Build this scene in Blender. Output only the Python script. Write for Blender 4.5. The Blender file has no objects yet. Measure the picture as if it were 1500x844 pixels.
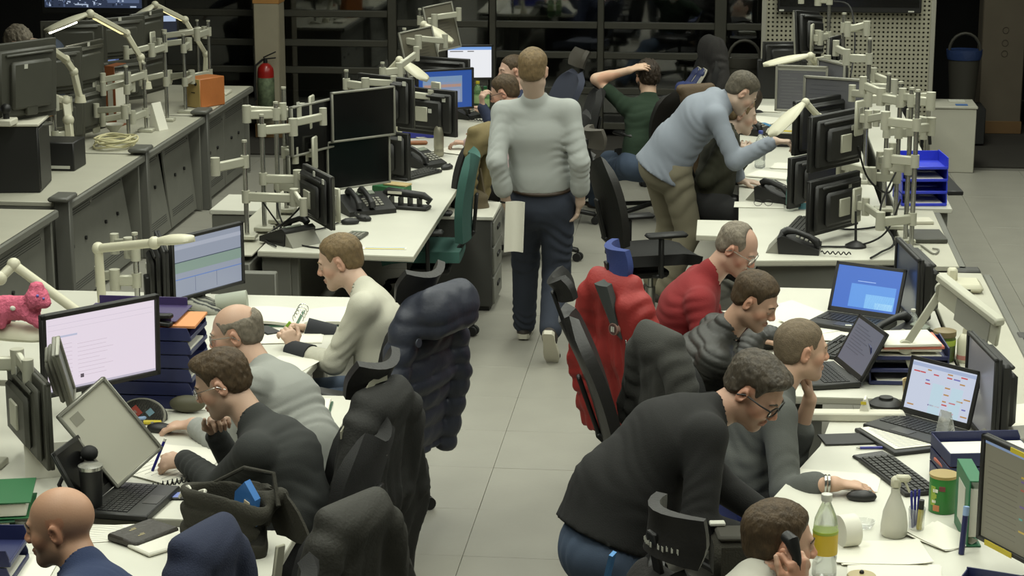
import bpy, math, random
import numpy as np
from mathutils import Vector, Matrix

random.seed(7)
SC = bpy.context.scene
COL = SC.collection

# ------------------------------------------------------------------ camera, world, lights, exposure
cam_d = bpy.data.cameras.new('camera')
cam_d.sensor_width = 36.0
cam_d.lens = 36.0 * 3070.0 / 1500.0
cam_d.clip_end = 200
cam = bpy.data.objects.new('camera', cam_d)
COL.objects.link(cam)
cam.location = (0, 0, 3.25)
cam.rotation_euler = (math.radians(90 - 13.6), 0, math.radians(5.85))
SC.camera = cam

world = bpy.data.worlds.new('night')
SC.world = world
world.use_nodes = True
world.node_tree.nodes['Background'].inputs[0].default_value = (0.55, 0.6, 0.7, 1)
world.node_tree.nodes['Background'].inputs[1].default_value = 0.03

SC.view_settings.view_transform = 'Standard'
SC.view_settings.look = 'None'
SC.view_settings.gamma = 1.0
SC.view_settings.use_curve_mapping = False
SC.view_settings.exposure = 0.0

LAMP_COL = (0.97, 1.0, 0.88)
def area_lamp(x, y, z, sx, sy, w):
    d = bpy.data.lights.new('overhead_light', 'AREA')
    d.shape = 'RECTANGLE'; d.size = sx; d.size_y = sy; d.energy = w; d.color = LAMP_COL
    d.spread = math.radians(150)
    o = bpy.data.objects.new('overhead_light', d); COL.objects.link(o)
    o.location = (x, y, z)
    return o
# the hall's luminaires hang in two long rows over the desk banks and one over the aisle, above the frame
for yy in (4.5, 7.0, 9.5, 12.0, 14.5, 17.0):  # the farthest pair is added to brighten the pegboard and the back
    area_lamp(-2.9, yy, 4.3, 0.9, 2.0, 47)
    area_lamp(1.2, yy, 4.3, 0.9, 2.0, 47)
for yy in (8.0, 11.5, 15.0):  # unseen extra row, added to lift the floor on the right
    area_lamp(4.2, yy, 4.3, 0.9, 2.0, 48)
for yy in (6.0, 10.0, 14.0):
    area_lamp(-0.85, yy, 4.3, 0.8, 2.0, 40)

# ------------------------------------------------------------------ helpers
def lin(r, g, b):
    def f(c):
        c /= 255.0
        return c / 12.92 if c <= 0.04045 else ((c + 0.055) / 1.055) ** 2.4
    return (f(r), f(g), f(b), 1.0)

MATS = {}
def mat(name, rgb=(128, 128, 128), rough=0.5, metal=0.0, bump=0.0, bscale=60.0, var=0.0, vscale=6.0,
        spec=0.5, attr=None, emit=0.0, stretch=None, trans=0.0, alpha=1.0, sheen=0.0, coat=0.0):
    if name in MATS: return MATS[name]
    m = bpy.data.materials.new(name); m.use_nodes = True
    nt = m.node_tree; N = nt.nodes; L = nt.links
    b = N['Principled BSDF']
    c = lin(*rgb)
    b.inputs['Base Color'].default_value = c
    b.inputs['Roughness'].default_value = rough
    b.inputs['Metallic'].default_value = metal
    b.inputs['Specular IOR Level'].default_value = spec
    if sheen: b.inputs['Sheen Weight'].default_value = sheen
    if coat: b.inputs['Coat Weight'].default_value = coat
    if trans:
        b.inputs['Transmission Weight'].default_value = trans
    if alpha < 1: b.inputs['Alpha'].default_value = alpha
    if emit:
        b.inputs['Emission Color'].default_value = c
        b.inputs['Emission Strength'].default_value = emit
        b.inputs['Base Color'].default_value = (0.01, 0.01, 0.01, 1)
    tc = None
    if var or bump:
        tc = N.new('ShaderNodeTexCoord')
    if attr:
        a = N.new('ShaderNodeAttribute'); a.attribute_name = attr
        src = a.outputs['Color']
    else:
        src = None
    if var:
        n = N.new('ShaderNodeTexNoise'); n.inputs['Scale'].default_value = vscale
        n.inputs['Detail'].default_value = 5.0
        L.new(tc.outputs['Object'], n.inputs['Vector'])
        mr = N.new('ShaderNodeMapRange')
        mr.inputs['From Min'].default_value = 0.3; mr.inputs['From Max'].default_value = 0.7
        mr.inputs['To Min'].default_value = 1.0 - var; mr.inputs['To Max'].default_value = 1.0 + var
        L.new(n.outputs['Fac'], mr.inputs['Value'])
        mx = N.new('ShaderNodeMix'); mx.data_type = 'RGBA'; mx.blend_type = 'MULTIPLY'
        mx.inputs['Factor'].default_value = 1.0
        if src is not None: L.new(src, mx.inputs['A'])
        else: mx.inputs['A'].default_value = c
        L.new(mr.outputs['Result'], mx.inputs['B'])
        L.new(mx.outputs['Result'], b.inputs['Base Color'])
    elif src is not None:
        L.new(src, b.inputs['Base Color'])
    if bump:
        n2 = N.new('ShaderNodeTexNoise'); n2.inputs['Scale'].default_value = bscale
        n2.inputs['Detail'].default_value = 4.0
        if stretch:
            mp = N.new('ShaderNodeMapping'); mp.inputs['Scale'].default_value = stretch
            L.new(tc.outputs['Object'], mp.inputs['Vector']); L.new(mp.outputs['Vector'], n2.inputs['Vector'])
        else:
            L.new(tc.outputs['Object'], n2.inputs['Vector'])
        bp = N.new('ShaderNodeBump'); bp.inputs['Strength'].default_value = bump
        bp.inputs['Distance'].default_value = 0.01
        L.new(n2.outputs['Fac'], bp.inputs['Height'])
        L.new(bp.outputs['Normal'], b.inputs['Normal'])
    MATS[name] = m
    return m

def V(*a): return Vector(a)

class MB:
    """collects shapes and links them as one mesh object"""
    def __init__(s):
        s.v = []; s.f = []; s.mi = []; s.M = None
    def at(s, loc=(0, 0, 0), rot=(0, 0, 0)):
        from mathutils import Euler
        s.M = Matrix.Translation(loc) @ Euler([math.radians(a) for a in rot], 'XYZ').to_matrix().to_4x4()
        return s
    def frame(s, o, x, y, z):
        m = Matrix((x, y, z)).transposed().to_4x4(); m.translation = Vector(o); s.M = m
        return s
    def add(s, vs, fs, m=0):
        o = len(s.v)
        if s.M is not None: vs = [tuple(s.M @ Vector(p)) for p in vs]
        s.v += [tuple(p) for p in vs]
        s.f += [tuple(i + o for i in f) for f in fs]
        s.mi += [m] * len(fs)
        return s
    def box(s, c, d, bev=0.0, m=0):
        x, y, z = c; a, b, h = d[0] / 2, d[1] / 2, d[2] / 2
        if bev <= 0:
            vs = [(x + i * a, y + j * b, z + k * h) for i in (-1, 1) for j in (-1, 1) for k in (-1, 1)]
            return s.add(vs, [(0, 1, 3, 2), (4, 6, 7, 5), (0, 4, 5, 1), (2, 3, 7, 6), (0, 2, 6, 4), (1, 5, 7, 3)], m)
        e = min(bev, a * .98, b * .98, h * .98)
        vs = []; ix = {}
        for i in (-1, 1):
            for j in (-1, 1):
                for k in (-1, 1):
                    for ax in range(3):
                        p = [x + i * (a - (0 if ax == 0 else e)), y + j * (b - (0 if ax == 1 else e)), z + k * (h - (0 if ax == 2 else e))]
                        ix[(i, j, k, ax)] = len(vs); vs.append(p)
        fs = []
        q = [(-1, -1), (1, -1), (1, 1), (-1, 1)]
        for sg in (-1, 1):
            f = [ix[(sg, u, w, 0)] for u, w in q]; fs.append(f if sg > 0 else f[::-1])
            f = [ix[(u, sg, w, 1)] for u, w in q]; fs.append(f[::-1] if sg > 0 else f)
            f = [ix[(u, w, sg, 2)] for u, w in q]; fs.append(f if sg > 0 else f[::-1])
        for i in (-1, 1):
            for j in (-1, 1):
                f = [ix[(i, j, -1, 0)], ix[(i, j, -1, 1)], ix[(i, j, 1, 1)], ix[(i, j, 1, 0)]]; fs.append(f if i * j > 0 else f[::-1])
                f = [ix[(i, -1, j, 0)], ix[(i, 1, j, 0)], ix[(i, 1, j, 2)], ix[(i, -1, j, 2)]]; fs.append(f if i * j > 0 else f[::-1])
                f = [ix[(-1, i, j, 1)], ix[(-1, i, j, 2)], ix[(1, i, j, 2)], ix[(1, i, j, 1)]]; fs.append(f if i * j > 0 else f[::-1])
                for k in (-1, 1):
                    f = [ix[(i, j, k, 0)], ix[(i, j, k, 1)], ix[(i, j, k, 2)]]; fs.append(f if i * j * k > 0 else f[::-1])
        return s.add(vs, fs, m)
    def bar(s, p0, p1, w, t, bev=0.003, m=0, up=(0, 0, 1)):
        """a box running from p0 to p1, w along the side, t along up"""
        p0 = Vector(p0); p1 = Vector(p1); d = p1 - p0; L = d.length
        y = d / L; u = Vector(up)
        if abs(y.dot(u)) > .98: u = Vector((1, 0, 0))
        x = y.cross(u).normalized(); z = x.cross(y)
        old = s.M
        mm = Matrix((x, y, z)).transposed().to_4x4(); mm.translation = (p0 + p1) / 2
        s.M = mm if old is None else old @ mm
        s.box((0, 0, 0), (w, L, t), bev, m)
        s.M = old
        return s
    def cyl(s, p0, p1, r0, r1=None, n=12, m=0, caps=True):
        if r1 is None: r1 = r0
        p0 = Vector(p0); p1 = Vector(p1); d = (p1 - p0).normalized()
        u = Vector((0, 0, 1)) if abs(d.z) < .9 else Vector((1, 0, 0))
        x = d.cross(u).normalized(); y = d.cross(x)
        vs = []
        for p, r in ((p0, r0), (p1, r1)):
            for i in range(n):
                a = 2 * math.pi * i / n
                vs.append(p + x * (r * math.cos(a)) + y * (r * math.sin(a)))
        fs = [(i, (i + 1) % n, n + (i + 1) % n, n + i) for i in range(n)]
        if caps: fs += [tuple(range(n))[::-1], tuple(range(n, 2 * n))]
        return s.add(vs, fs, m)
    def tube(s, pts, r, n=8, m=0, closed=False):
        pts = [Vector(p) for p in pts]; K = len(pts)
        rs = r if isinstance(r, (list, tuple)) else [r] * K
        vs = []; prev = None
        for i, p in enumerate(pts):
            if closed: t = (pts[(i + 1) % K] - pts[i - 1])
            else: t = pts[min(i + 1, K - 1)] - pts[max(i - 1, 0)]
            t.normalize()
            if prev is None:
                u = Vector((0, 0, 1)) if abs(t.z) < .9 else Vector((1, 0, 0))
                x = t.cross(u).normalized()
            else:
                x = (prev - t * prev.dot(t)).normalized()
            prev = x; y = t.cross(x)
            for j in range(n):
                a = 2 * math.pi * j / n
                vs.append(p + (x * math.cos(a) + y * math.sin(a)) * rs[i])
        fs = []
        for i in range(K if closed else K - 1):
            o = i * n; o2 = ((i + 1) % K) * n
            fs += [(o + j, o + (j + 1) % n, o2 + (j + 1) % n, o2 + j) for j in range(n)]
        if not closed: fs += [tuple(range(n))[::-1], tuple(range((K - 1) * n, K * n))]
        return s.add(vs, fs, m)
    def lathe(s, prof, c=(0, 0, 0), n=16, m=0, ex=1.0, ey=1.0):
        vs = []; K = len(prof)
        for r, z in prof:
            for i in range(n):
                a = 2 * math.pi * i / n
                vs.append((c[0] + r * math.cos(a) * ex, c[1] + r * math.sin(a) * ey, c[2] + z))
        fs = []
        for k in range(K - 1):
            fs += [(k * n + i, k * n + (i + 1) % n, (k + 1) * n + (i + 1) % n, (k + 1) * n + i) for i in range(n)]
        fs += [tuple(range(n))[::-1], tuple(range((K - 1) * n, K * n))]
        return s.add(vs, fs, m)
    def prism(s, poly, h0, h1, m=0, axis='z'):
        n = len(poly)
        def mk(u, w, h): return (u, w, h) if axis == 'z' else ((u, h, w) if axis == 'y' else (h, u, w))
        vs = [mk(u, w, h0) for u, w in poly] + [mk(u, w, h1) for u, w in poly]
        fs = [tuple(range(n))[::-1], tuple(range(n, 2 * n))] + [(i, (i + 1) % n, n + (i + 1) % n, n + i) for i in range(n)]
        return s.add(vs, fs, m)
    def sheet(s, rows, th=0.0, m=0):
        """a grid of points; th > 0 gives it a thickness along its normals"""
        R = len(rows); C = len(rows[0])
        P_ = [[Vector(p) for p in r] for r in rows]
        vs = [p for r in P_ for p in r]
        fs = [(i * C + j, i * C + j + 1, (i + 1) * C + j + 1, (i + 1) * C + j) for i in range(R - 1) for j in range(C - 1)]
        if th:
            b = []
            for i in range(R):
                for j in range(C):
                    du = P_[i][min(j + 1, C - 1)] - P_[i][max(j - 1, 0)]
                    dv = P_[min(i + 1, R - 1)][j] - P_[max(i - 1, 0)][j]
                    nn = du.cross(dv)
                    nn = nn.normalized() if nn.length > 1e-9 else Vector((0, 0, 1))
                    b.append(P_[i][j] - nn * th)
            o = R * C
            vs = vs + b
            fs = fs + [tuple(o + k for k in f[::-1]) for f in fs]
            ring = [j for j in range(C)] + [i * C + C - 1 for i in range(1, R)] + [(R - 1) * C + j for j in range(C - 2, -1, -1)] + [i * C for i in range(R - 2, 0, -1)]
            for a in range(len(ring)):
                p, q = ring[a], ring[(a + 1) % len(ring)]
                fs.append((q, p, p + o, q + o))
        return s.add(vs, fs, m)
    def ball(s, c, r, m=0, n=10, k=7):
        rr = r if isinstance(r, (list, tuple)) else (r, r, r)
        vs = [(c[0], c[1], c[2] - rr[2])]; fs = []
        for i in range(1, k):
            a = math.pi * i / k - math.pi / 2
            for j in range(n):
                b = 2 * math.pi * j / n
                vs.append((c[0] + rr[0] * math.cos(a) * math.cos(b), c[1] + rr[1] * math.cos(a) * math.sin(b), c[2] + rr[2] * math.sin(a)))
        vs.append((c[0], c[1], c[2] + rr[2]))
        fs += [(0, 1 + (j + 1) % n, 1 + j) for j in range(n)]
        for i in range(k - 2):
            o = 1 + i * n
            fs += [(o + j, o + (j + 1) % n, o + n + (j + 1) % n, o + n + j) for j in range(n)]
        o = 1 + (k - 2) * n; t = len(vs) - 1
        fs += [(t, o + j, o + (j + 1) % n) for j in range(n)]
        return s.add(vs, fs, m)
    def mesh(s, name, mats, ang=38):
        me = bpy.data.meshes.new(name)
        me.from_pydata(s.v, [], s.f)
        for m in (mats if isinstance(mats, (list, tuple)) else [mats]): me.materials.append(m)
        me.polygons.foreach_set('material_index', s.mi)
        me.polygons.foreach_set('use_smooth', [True] * len(s.f))
        me.set_sharp_from_angle(angle=math.radians(ang))
        me.update()
        return me
    def build(s, name, mats, parent=None, loc=(0, 0, 0), rot=(0, 0, 0), ang=38):
        o = bpy.data.objects.new(name, s.mesh(name, mats, ang)); COL.objects.link(o)
        o.location = loc; o.rotation_euler = [math.radians(a) for a in rot]
        if parent: o.parent = parent
        return o

def thing(name, label, cat, loc=(0, 0, 0), rz=0.0, group=None, rot=None):
    o = bpy.data.objects.new(name, None); COL.objects.link(o)
    o.empty_display_size = 0.05
    o.location = loc
    o.rotation_euler = [math.radians(a) for a in (rot if rot else (0, 0, rz))]
    o['label'] = label; o['category'] = cat
    if group: o['group'] = group
    return o
def tag(o, label, cat, group=None):
    o['label'] = label; o['category'] = cat
    if group: o['group'] = group
    return o
def struct(o):
    o['kind'] = 'structure'; return o
def copy_thing(src, loc, rz, label, group=None):
    def cp(o, par):
        c = o.copy(); COL.objects.link(c); c.parent = par
        for k in o.children: cp(k, c)
        return c
    r = cp(src, None)
    r.location = loc; r.rotation_euler = (0, 0, math.radians(rz)); r['label'] = label
    if group: r['group'] = group
    elif 'group' in r: del r['group']
    return r

# ------------------------------------------------------------------ signed distance sculpting (numpy), meshed as one continuous surface
def A(p): return np.array(p, dtype=np.float64)
def nrm(v):
    v = A(v); return v / (np.linalg.norm(v) + 1e-12)

def fnoise(x, y, z, s):
    """cheap smooth pseudo noise in -1..1"""
    x = x * s; y = y * s; z = z * s
    return (np.sin(1.7 * x + 1.3 * np.sin(1.1 * y + .7 * z) + .4) * np.sin(1.5 * y + 1.2 * np.sin(1.3 * z + .9 * x) + 1.1)
            + np.sin(1.9 * z + 1.4 * np.sin(1.2 * x + 1.0 * y) + 2.3) * np.sin(2.3 * x - 1.7 * y + .6)) * .5

def wrinkle(sa, lat, x, y, z, wl):
    """irregular creases that run across the length sa and fade in and out"""
    m = np.clip(.45 + 1.2 * fnoise(x + 2.1, y, z - 1.3, 5.5), .04, 1.3)
    th = 1.25 * fnoise(x - .7, y + .4, z * .8, 3.2) + .35
    u = sa * np.cos(th) + lat * np.sin(th)
    ph = 2 * math.pi * u / wl + 1.6 * fnoise(x, y, z, 6)
    a = np.sin(ph * .8); b = np.sin(ph * 1.6 + 2.0 * fnoise(y, z, x, 8))
    return m * (.75 * (1 - 2 * np.abs(a) ** .8) + .35 * b)

class Sdf:
    def __init__(s): s.pr = []; s.post = []
    def cap(s, a, b, ra, rb=None, k=.02, wr=0, wl=.06, op='u', puff=False):
        a = A(a); b = A(b); rb = ra if rb is None else rb
        ba = b - a; L2 = ba @ ba + 1e-12; Ln = math.sqrt(L2)
        ref = nrm(np.cross(ba, (0.31, .53, .79)))
        def f(x, y, z):
            px = x - a[0]; py = y - a[1]; pz = z - a[2]
            t = np.clip((px * ba[0] + py * ba[1] + pz * ba[2]) / L2, 0, 1)
            d = np.sqrt((px - t * ba[0]) ** 2 + (py - t * ba[1]) ** 2 + (pz - t * ba[2]) ** 2) - (ra + (rb - ra) * t)
            if wr:
                sa = (px * ba[0] + py * ba[1] + pz * ba[2]) / Ln
                if puff: d = d + wr * (1 - 1.6 * np.abs(np.sin(math.pi * sa / wl)) ** .7)
                else: d = d + wr * wrinkle(sa, px * ref[0] + py * ref[1] + pz * ref[2], x, y, z, wl)
            return d
        r = max(ra, rb) + abs(wr) * 1.5
        s.pr.append((f, np.minimum(a, b) - r, np.maximum(a, b) + r, k, op)); return s
    def ell(s, c, r, ax=None, k=.02, op='u'):
        c = A(c); r = A(r if hasattr(r, '__len__') else (r, r, r)); R = np.eye(3) if ax is None else A(ax)
        def f(x, y, z):
            px = x - c[0]; py = y - c[1]; pz = z - c[2]
            q = [px * R[i][0] + py * R[i][1] + pz * R[i][2] for i in range(3)]
            k0 = np.sqrt(sum((q[i] / r[i]) ** 2 for i in range(3)))
            k1 = np.sqrt(sum((q[i] / r[i] ** 2) ** 2 for i in range(3))) + 1e-6
            return k0 * (k0 - 1) / k1
        m = np.sqrt(sum((R[i] * r[i]) ** 2 for i in range(3)))
        s.pr.append((f, c - m, c + m, k, op)); return s
    def ecap(s, a, b, lat, ra, rb, k=.03, wr=0, wl=.08, op='u', puff=False, flat=False):
        """capsule with an elliptic section; ra, rb = (along lat, across)"""
        a = A(a); b = A(b); ba = b - a; Ln = np.linalg.norm(ba); u = ba / Ln
        l = nrm(A(lat) - u * (A(lat) @ u)); w = np.cross(u, l)
        def f(x, y, z):
            px = x - a[0]; py = y - a[1]; pz = z - a[2]
            s0 = px * u[0] + py * u[1] + pz * u[2]
            t = np.clip(s0 / Ln, 0, 1)
            rl = ra[0] + (rb[0] - ra[0]) * t; rw = ra[1] + (rb[1] - ra[1]) * t
            e = (s0 - t * Ln)
            q = np.sqrt(((px * l[0] + py * l[1] + pz * l[2]) / rl) ** 2 + ((px * w[0] + py * w[1] + pz * w[2]) / rw) ** 2 + (e / np.minimum(rl, rw)) ** 2)
            d = (q - 1) * np.minimum(rl, rw)
            if wr:
                if puff: d = d + wr * (1 - 1.6 * np.abs(np.sin(math.pi * s0 / wl)) ** .7)
                else: d = d + wr * wrinkle(s0, px * l[0] + py * l[1] + pz * l[2], x, y, z, wl)
            if flat: d = np.maximum(d, -s0)
            return d
        r = max(ra[0], rb[0], ra[1], rb[1]) + abs(wr) * 1.5
        s.pr.append((f, np.minimum(a, b) - r, np.maximum(a, b) + r, k, op)); return s
    def rbox(s, c, ax, half, rad, k=.02, op='u'):
        c = A(c); R = A(ax); h = A(half) - rad
        def f(x, y, z):
            px = x - c[0]; py = y - c[1]; pz = z - c[2]
            q = [np.abs(px * R[i][0] + py * R[i][1] + pz * R[i][2]) - h[i] for i in range(3)]
            return np.sqrt(sum(np.maximum(qq, 0) ** 2 for qq in q)) + np.minimum(np.maximum(np.maximum(q[0], q[1]), q[2]), 0) - rad
        m = np.sqrt(sum((R[i] * (h[i] + rad)) ** 2 for i in range(3))) + .0
        s.pr.append((f, c - m, c + m, k, op)); return s
    def cut(s, f): s.post.append(f); return s          # f(x, y, z, d) -> d
    def mesh(s, h, fine=()):
        lo = np.min([p[1] for p in s.pr if p[4] == 'u'], axis=0) - 2.2 * h
        hi = np.max([p[2] for p in s.pr if p[4] == 'u'], axis=0) + 2.2 * h
        X = []
        for ax in range(3):
            c = [lo[ax]]
            while c[-1] < hi[ax]:
                st = h
                for (f0, f1, fh) in fine:
                    if f0[ax] - fh <= c[-1] <= f1[ax]: st = min(st, fh)
                    elif c[-1] < f0[ax] < c[-1] + st: st = max(min(st, f0[ax] - c[-1]), .002)
                c.append(c[-1] + st)
            X.append(np.array(c))
        D = np.full([len(c) for c in X], .5, dtype=np.float32)
        for f, a, b, k, op in s.pr:
            mg = k + 2.5 * h
            sl = []
            for ax in range(3):
                i0 = max(int(np.searchsorted(X[ax], a[ax] - mg)) - 1, 0); i1 = min(int(np.searchsorted(X[ax], b[ax] + mg)) + 1, len(X[ax]))
                sl.append(slice(i0, i1))
            sl = tuple(sl)
            if any(q.stop <= q.start for q in sl): continue
            x = X[0][sl[0]][:, None, None]; y = X[1][sl[1]][None, :, None]; z = X[2][sl[2]][None, None, :]
            d = f(x, y, z); o = D[sl]
            if op == 'u':
                hh = np.maximum(k - np.abs(o - d), 0) / k
                D[sl] = np.minimum(o, d) - hh * hh * k * .25
            else:
                d = -d
                hh = np.maximum(k - np.abs(o - d), 0) / k
                D[sl] = np.maximum(o, d) + hh * hh * k * .25
        if s.post:
            ii = np.nonzero(np.abs(D) < .06)
            d = D[ii]; x = X[0][ii[0]]; y = X[1][ii[1]]; z = X[2][ii[2]]
            for f in s.post: d = f(x, y, z, d)
            D[ii] = d
        return nets(D, X)

def nets(D, X):
    S = D < 0
    n = D.shape
    c = np.zeros([q - 1 for q in n], dtype=np.uint8)
    cor = [(i, j, k) for i in (0, 1) for j in (0, 1) for k in (0, 1)]
    for i, j, k in cor: c += S[i:n[0] - 1 + i, j:n[1] - 1 + j, k:n[2] - 1 + k]
    ai, aj, ak = np.nonzero((c > 0) & (c < 8))
    idx = np.full(c.shape, -1, dtype=np.int64); idx[ai, aj, ak] = np.arange(len(ai))
    acc = np.zeros((len(ai), 3)); cnt = np.zeros(len(ai))
    for (i, j, k) in cor:
        for ax in range(3):
            if (i, j, k)[ax]: continue
            e = [i, j, k]; e[ax] = 1
            da = D[ai + i, aj + j, ak + k]; db = D[ai + e[0], aj + e[1], ak + e[2]]
            m = (da < 0) != (db < 0)
            t = da[m] / (da[m] - db[m])
            pa = [X[0][ai[m] + i], X[1][aj[m] + j], X[2][ak[m] + k]]
            pb = X[ax][(ai, aj, ak)[ax][m] + 1]
            for q in range(3):
                acc[m, q] += pa[q] + (t * (pb - pa[q]) if q == ax else 0)
            cnt[m] += 1
    vs = acc / np.maximum(cnt, 1)[:, None]
    fs = []
    for ax in range(3):
        a = [slice(None)] * 3; b = [slice(None)] * 3
        a[ax] = slice(0, n[ax] - 1); b[ax] = slice(1, n[ax])
        d = S[tuple(a)].astype(np.int8) - S[tuple(b)].astype(np.int8)
        u, w = [(1, 2), (2, 0), (0, 1)][ax]
        i = list(np.nonzero(d)); sg = d[tuple(i)]
        ok = (i[u] > 0) & (i[w] > 0) & (i[u] < n[u] - 1) & (i[w] < n[w] - 1)
        i = [q[ok] for q in i]; sg = sg[ok]
        def cell(du, dw):
            q = [q_.copy() for q_ in i]; q[u] = q[u] + du; q[w] = q[w] + dw
            return idx[q[0], q[1], q[2]]
        F = np.stack([cell(-1, -1), cell(0, -1), cell(0, 0), cell(-1, 0)], 1)
        F[sg < 0] = F[sg < 0][:, ::-1]
        fs.append(F)
    return vs, np.concatenate(fs)

def np_obj(name, vs, fs, mats, parent=None, col=None, ang=None):
    me = bpy.data.meshes.new(name)
    me.vertices.add(len(vs)); me.vertices.foreach_set('co', vs.astype(np.float32).ravel())
    me.loops.add(fs.size); me.loops.foreach_set('vertex_index', fs.astype(np.int32).ravel())
    me.polygons.add(len(fs)); me.polygons.foreach_set('loop_start', np.arange(0, fs.size, 4, dtype=np.int32))
    me.polygons.foreach_set('use_smooth', np.ones(len(fs), dtype=bool))
    me.update(calc_edges=True)
    for m in (mats if isinstance(mats, (list, tuple)) else [mats]): me.materials.append(m)
    if col is not None:
        at = me.color_attributes.new('tint', 'FLOAT_COLOR', 'POINT')
        cc = np.ones((len(vs), 4), dtype=np.float32); cc[:, :3] = col
        at.data.foreach_set('color', cc.ravel())
    o = bpy.data.objects.new(name, me); COL.objects.link(o)
    if parent: o.parent = parent
    return o
def sdf_obj(name, s, mats, parent=None, h=.01, fine=(), off=(0, 0, 0), colf=None):
    vs, fs = s.mesh(h, fine)
    col = colf(vs) if colf else None
    return np_obj(name, vs - A(off), fs, mats, parent, col)

# ------------------------------------------------------------------ people
def linv(r, g, b): return np.array(lin(r, g, b)[:3])
def yawv(a): return np.array((math.cos(math.radians(a)), math.sin(math.radians(a)), 0.0))
def ik(a, b, l1, l2, hint):
    """joint between a and b with bone lengths l1, l2 bending towards hint"""
    a = A(a); b = A(b); d = b - a; L = np.linalg.norm(d)
    s = 1.0
    if L > (l1 + l2) * .995: s = L / ((l1 + l2) * .995)
    l1 *= s; l2 *= s
    u = d / L
    x = (l1 * l1 - l2 * l2 + L * L) / (2 * L)
    y = math.sqrt(max(l1 * l1 - x * x, 0))
    h = A(hint); h = nrm(h - u * (h @ u))
    return a + u * x + h * y

def hand_sdf(s, wrist, d, n, side, curl=(25, 25, 25), thumb=.6, sc=1.0, spread=.10):
    """palm, four unequal fingers and a thumb. d = along the palm, n = out of the palm's inside, side = towards the thumb"""
    w = A(wrist); d = nrm(d); n = A(n); n = nrm(n - d * (n @ d)); sd = A(side); t = np.cross(d, n)
    t = t if t @ sd > 0 else -t
    s.ecap(w - d * .01, w + d * .078 * sc, t, (.026 * sc, .018 * sc), (.036 * sc, .012 * sc), k=.02)
    lens = (.070, .079, .073, .057)
    for i in range(4):
        off = (.030 - .020 * i) * sc
        p = w + d * (.082 - .004 * abs(i - 1.2)) * sc + t * off
        ang = 0; dirv = nrm(d + t * spread * (1.5 - i))
        p = p - dirv * .012
        for q in range(3):
            ang += math.radians(curl[q])
            v = dirv * math.cos(ang) + n * math.sin(ang)
            ln = lens[i] * sc * (.48, .30, .26)[q] + (.012 if q == 0 else 0)
            s.cap(p, p + v * ln, (.0094, .0086, .0078)[q] * sc, (.0086, .0078, .0066)[q] * sc, k=.004 if q else .007)
            p = p + v * ln
    p = w + d * .022 * sc + t * .022 * sc + n * .006
    v = nrm(d * .75 + t * (.25 + thumb) + n * .25)
    s.cap(p, p + v * .042 * sc, .014 * sc, .0115 * sc, k=.014)
    p = p + v * .042 * sc; v = nrm(d * 1.0 + t * thumb * .35 + n * .3)
    s.cap(p, p + v * .030 * sc, .0108 * sc, .009 * sc, k=.005)
    p = p + v * .030 * sc; v = nrm(d + n * .35)
    s.cap(p, p + v * .022 * sc, .009 * sc, .0075 * sc, k=.004)

SKIN = mat('skin', rough=.52, attr='tint', bump=.06, bscale=180, spec=.4)
def hair_mat(name, rgb): return mat(name, rgb, rough=.62, bump=.5, bscale=140, stretch=(1, 1, .25), var=.3, vscale=45, spec=.35)
HAIR_GREY = hair_mat('hair_grey', (118, 110, 96)); HAIR_BROWN = hair_mat('hair_brown', (72, 58, 40))
HAIR_DARK = hair_mat('hair_dark', (46, 36, 26)); HAIR_LIGHT = hair_mat('hair_light_brown', (112, 94, 66)); HAIR_SALT = hair_mat('hair_salt', (82, 76, 64))
EYE_W = mat('eye_white', (205, 200, 190), .25); EYE_D = mat('eye_iris', (40, 34, 28), .2)

def head_axes(yaw, pitch, roll=0):
    f = yawv(yaw); r = np.array((f[1], -f[0], 0.0)); u = np.array((0, 0, 1.0))
    p = math.radians(pitch)
    f2 = f * math.cos(p) - u * math.sin(p); u2 = u * math.cos(p) + f * math.sin(p)
    q = math.radians(roll)
    r2 = r * math.cos(q) - u2 * math.sin(q); u3 = u2 * math.cos(q) + r * math.sin(q)
    return np.array((r2, f2, u3))

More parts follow.
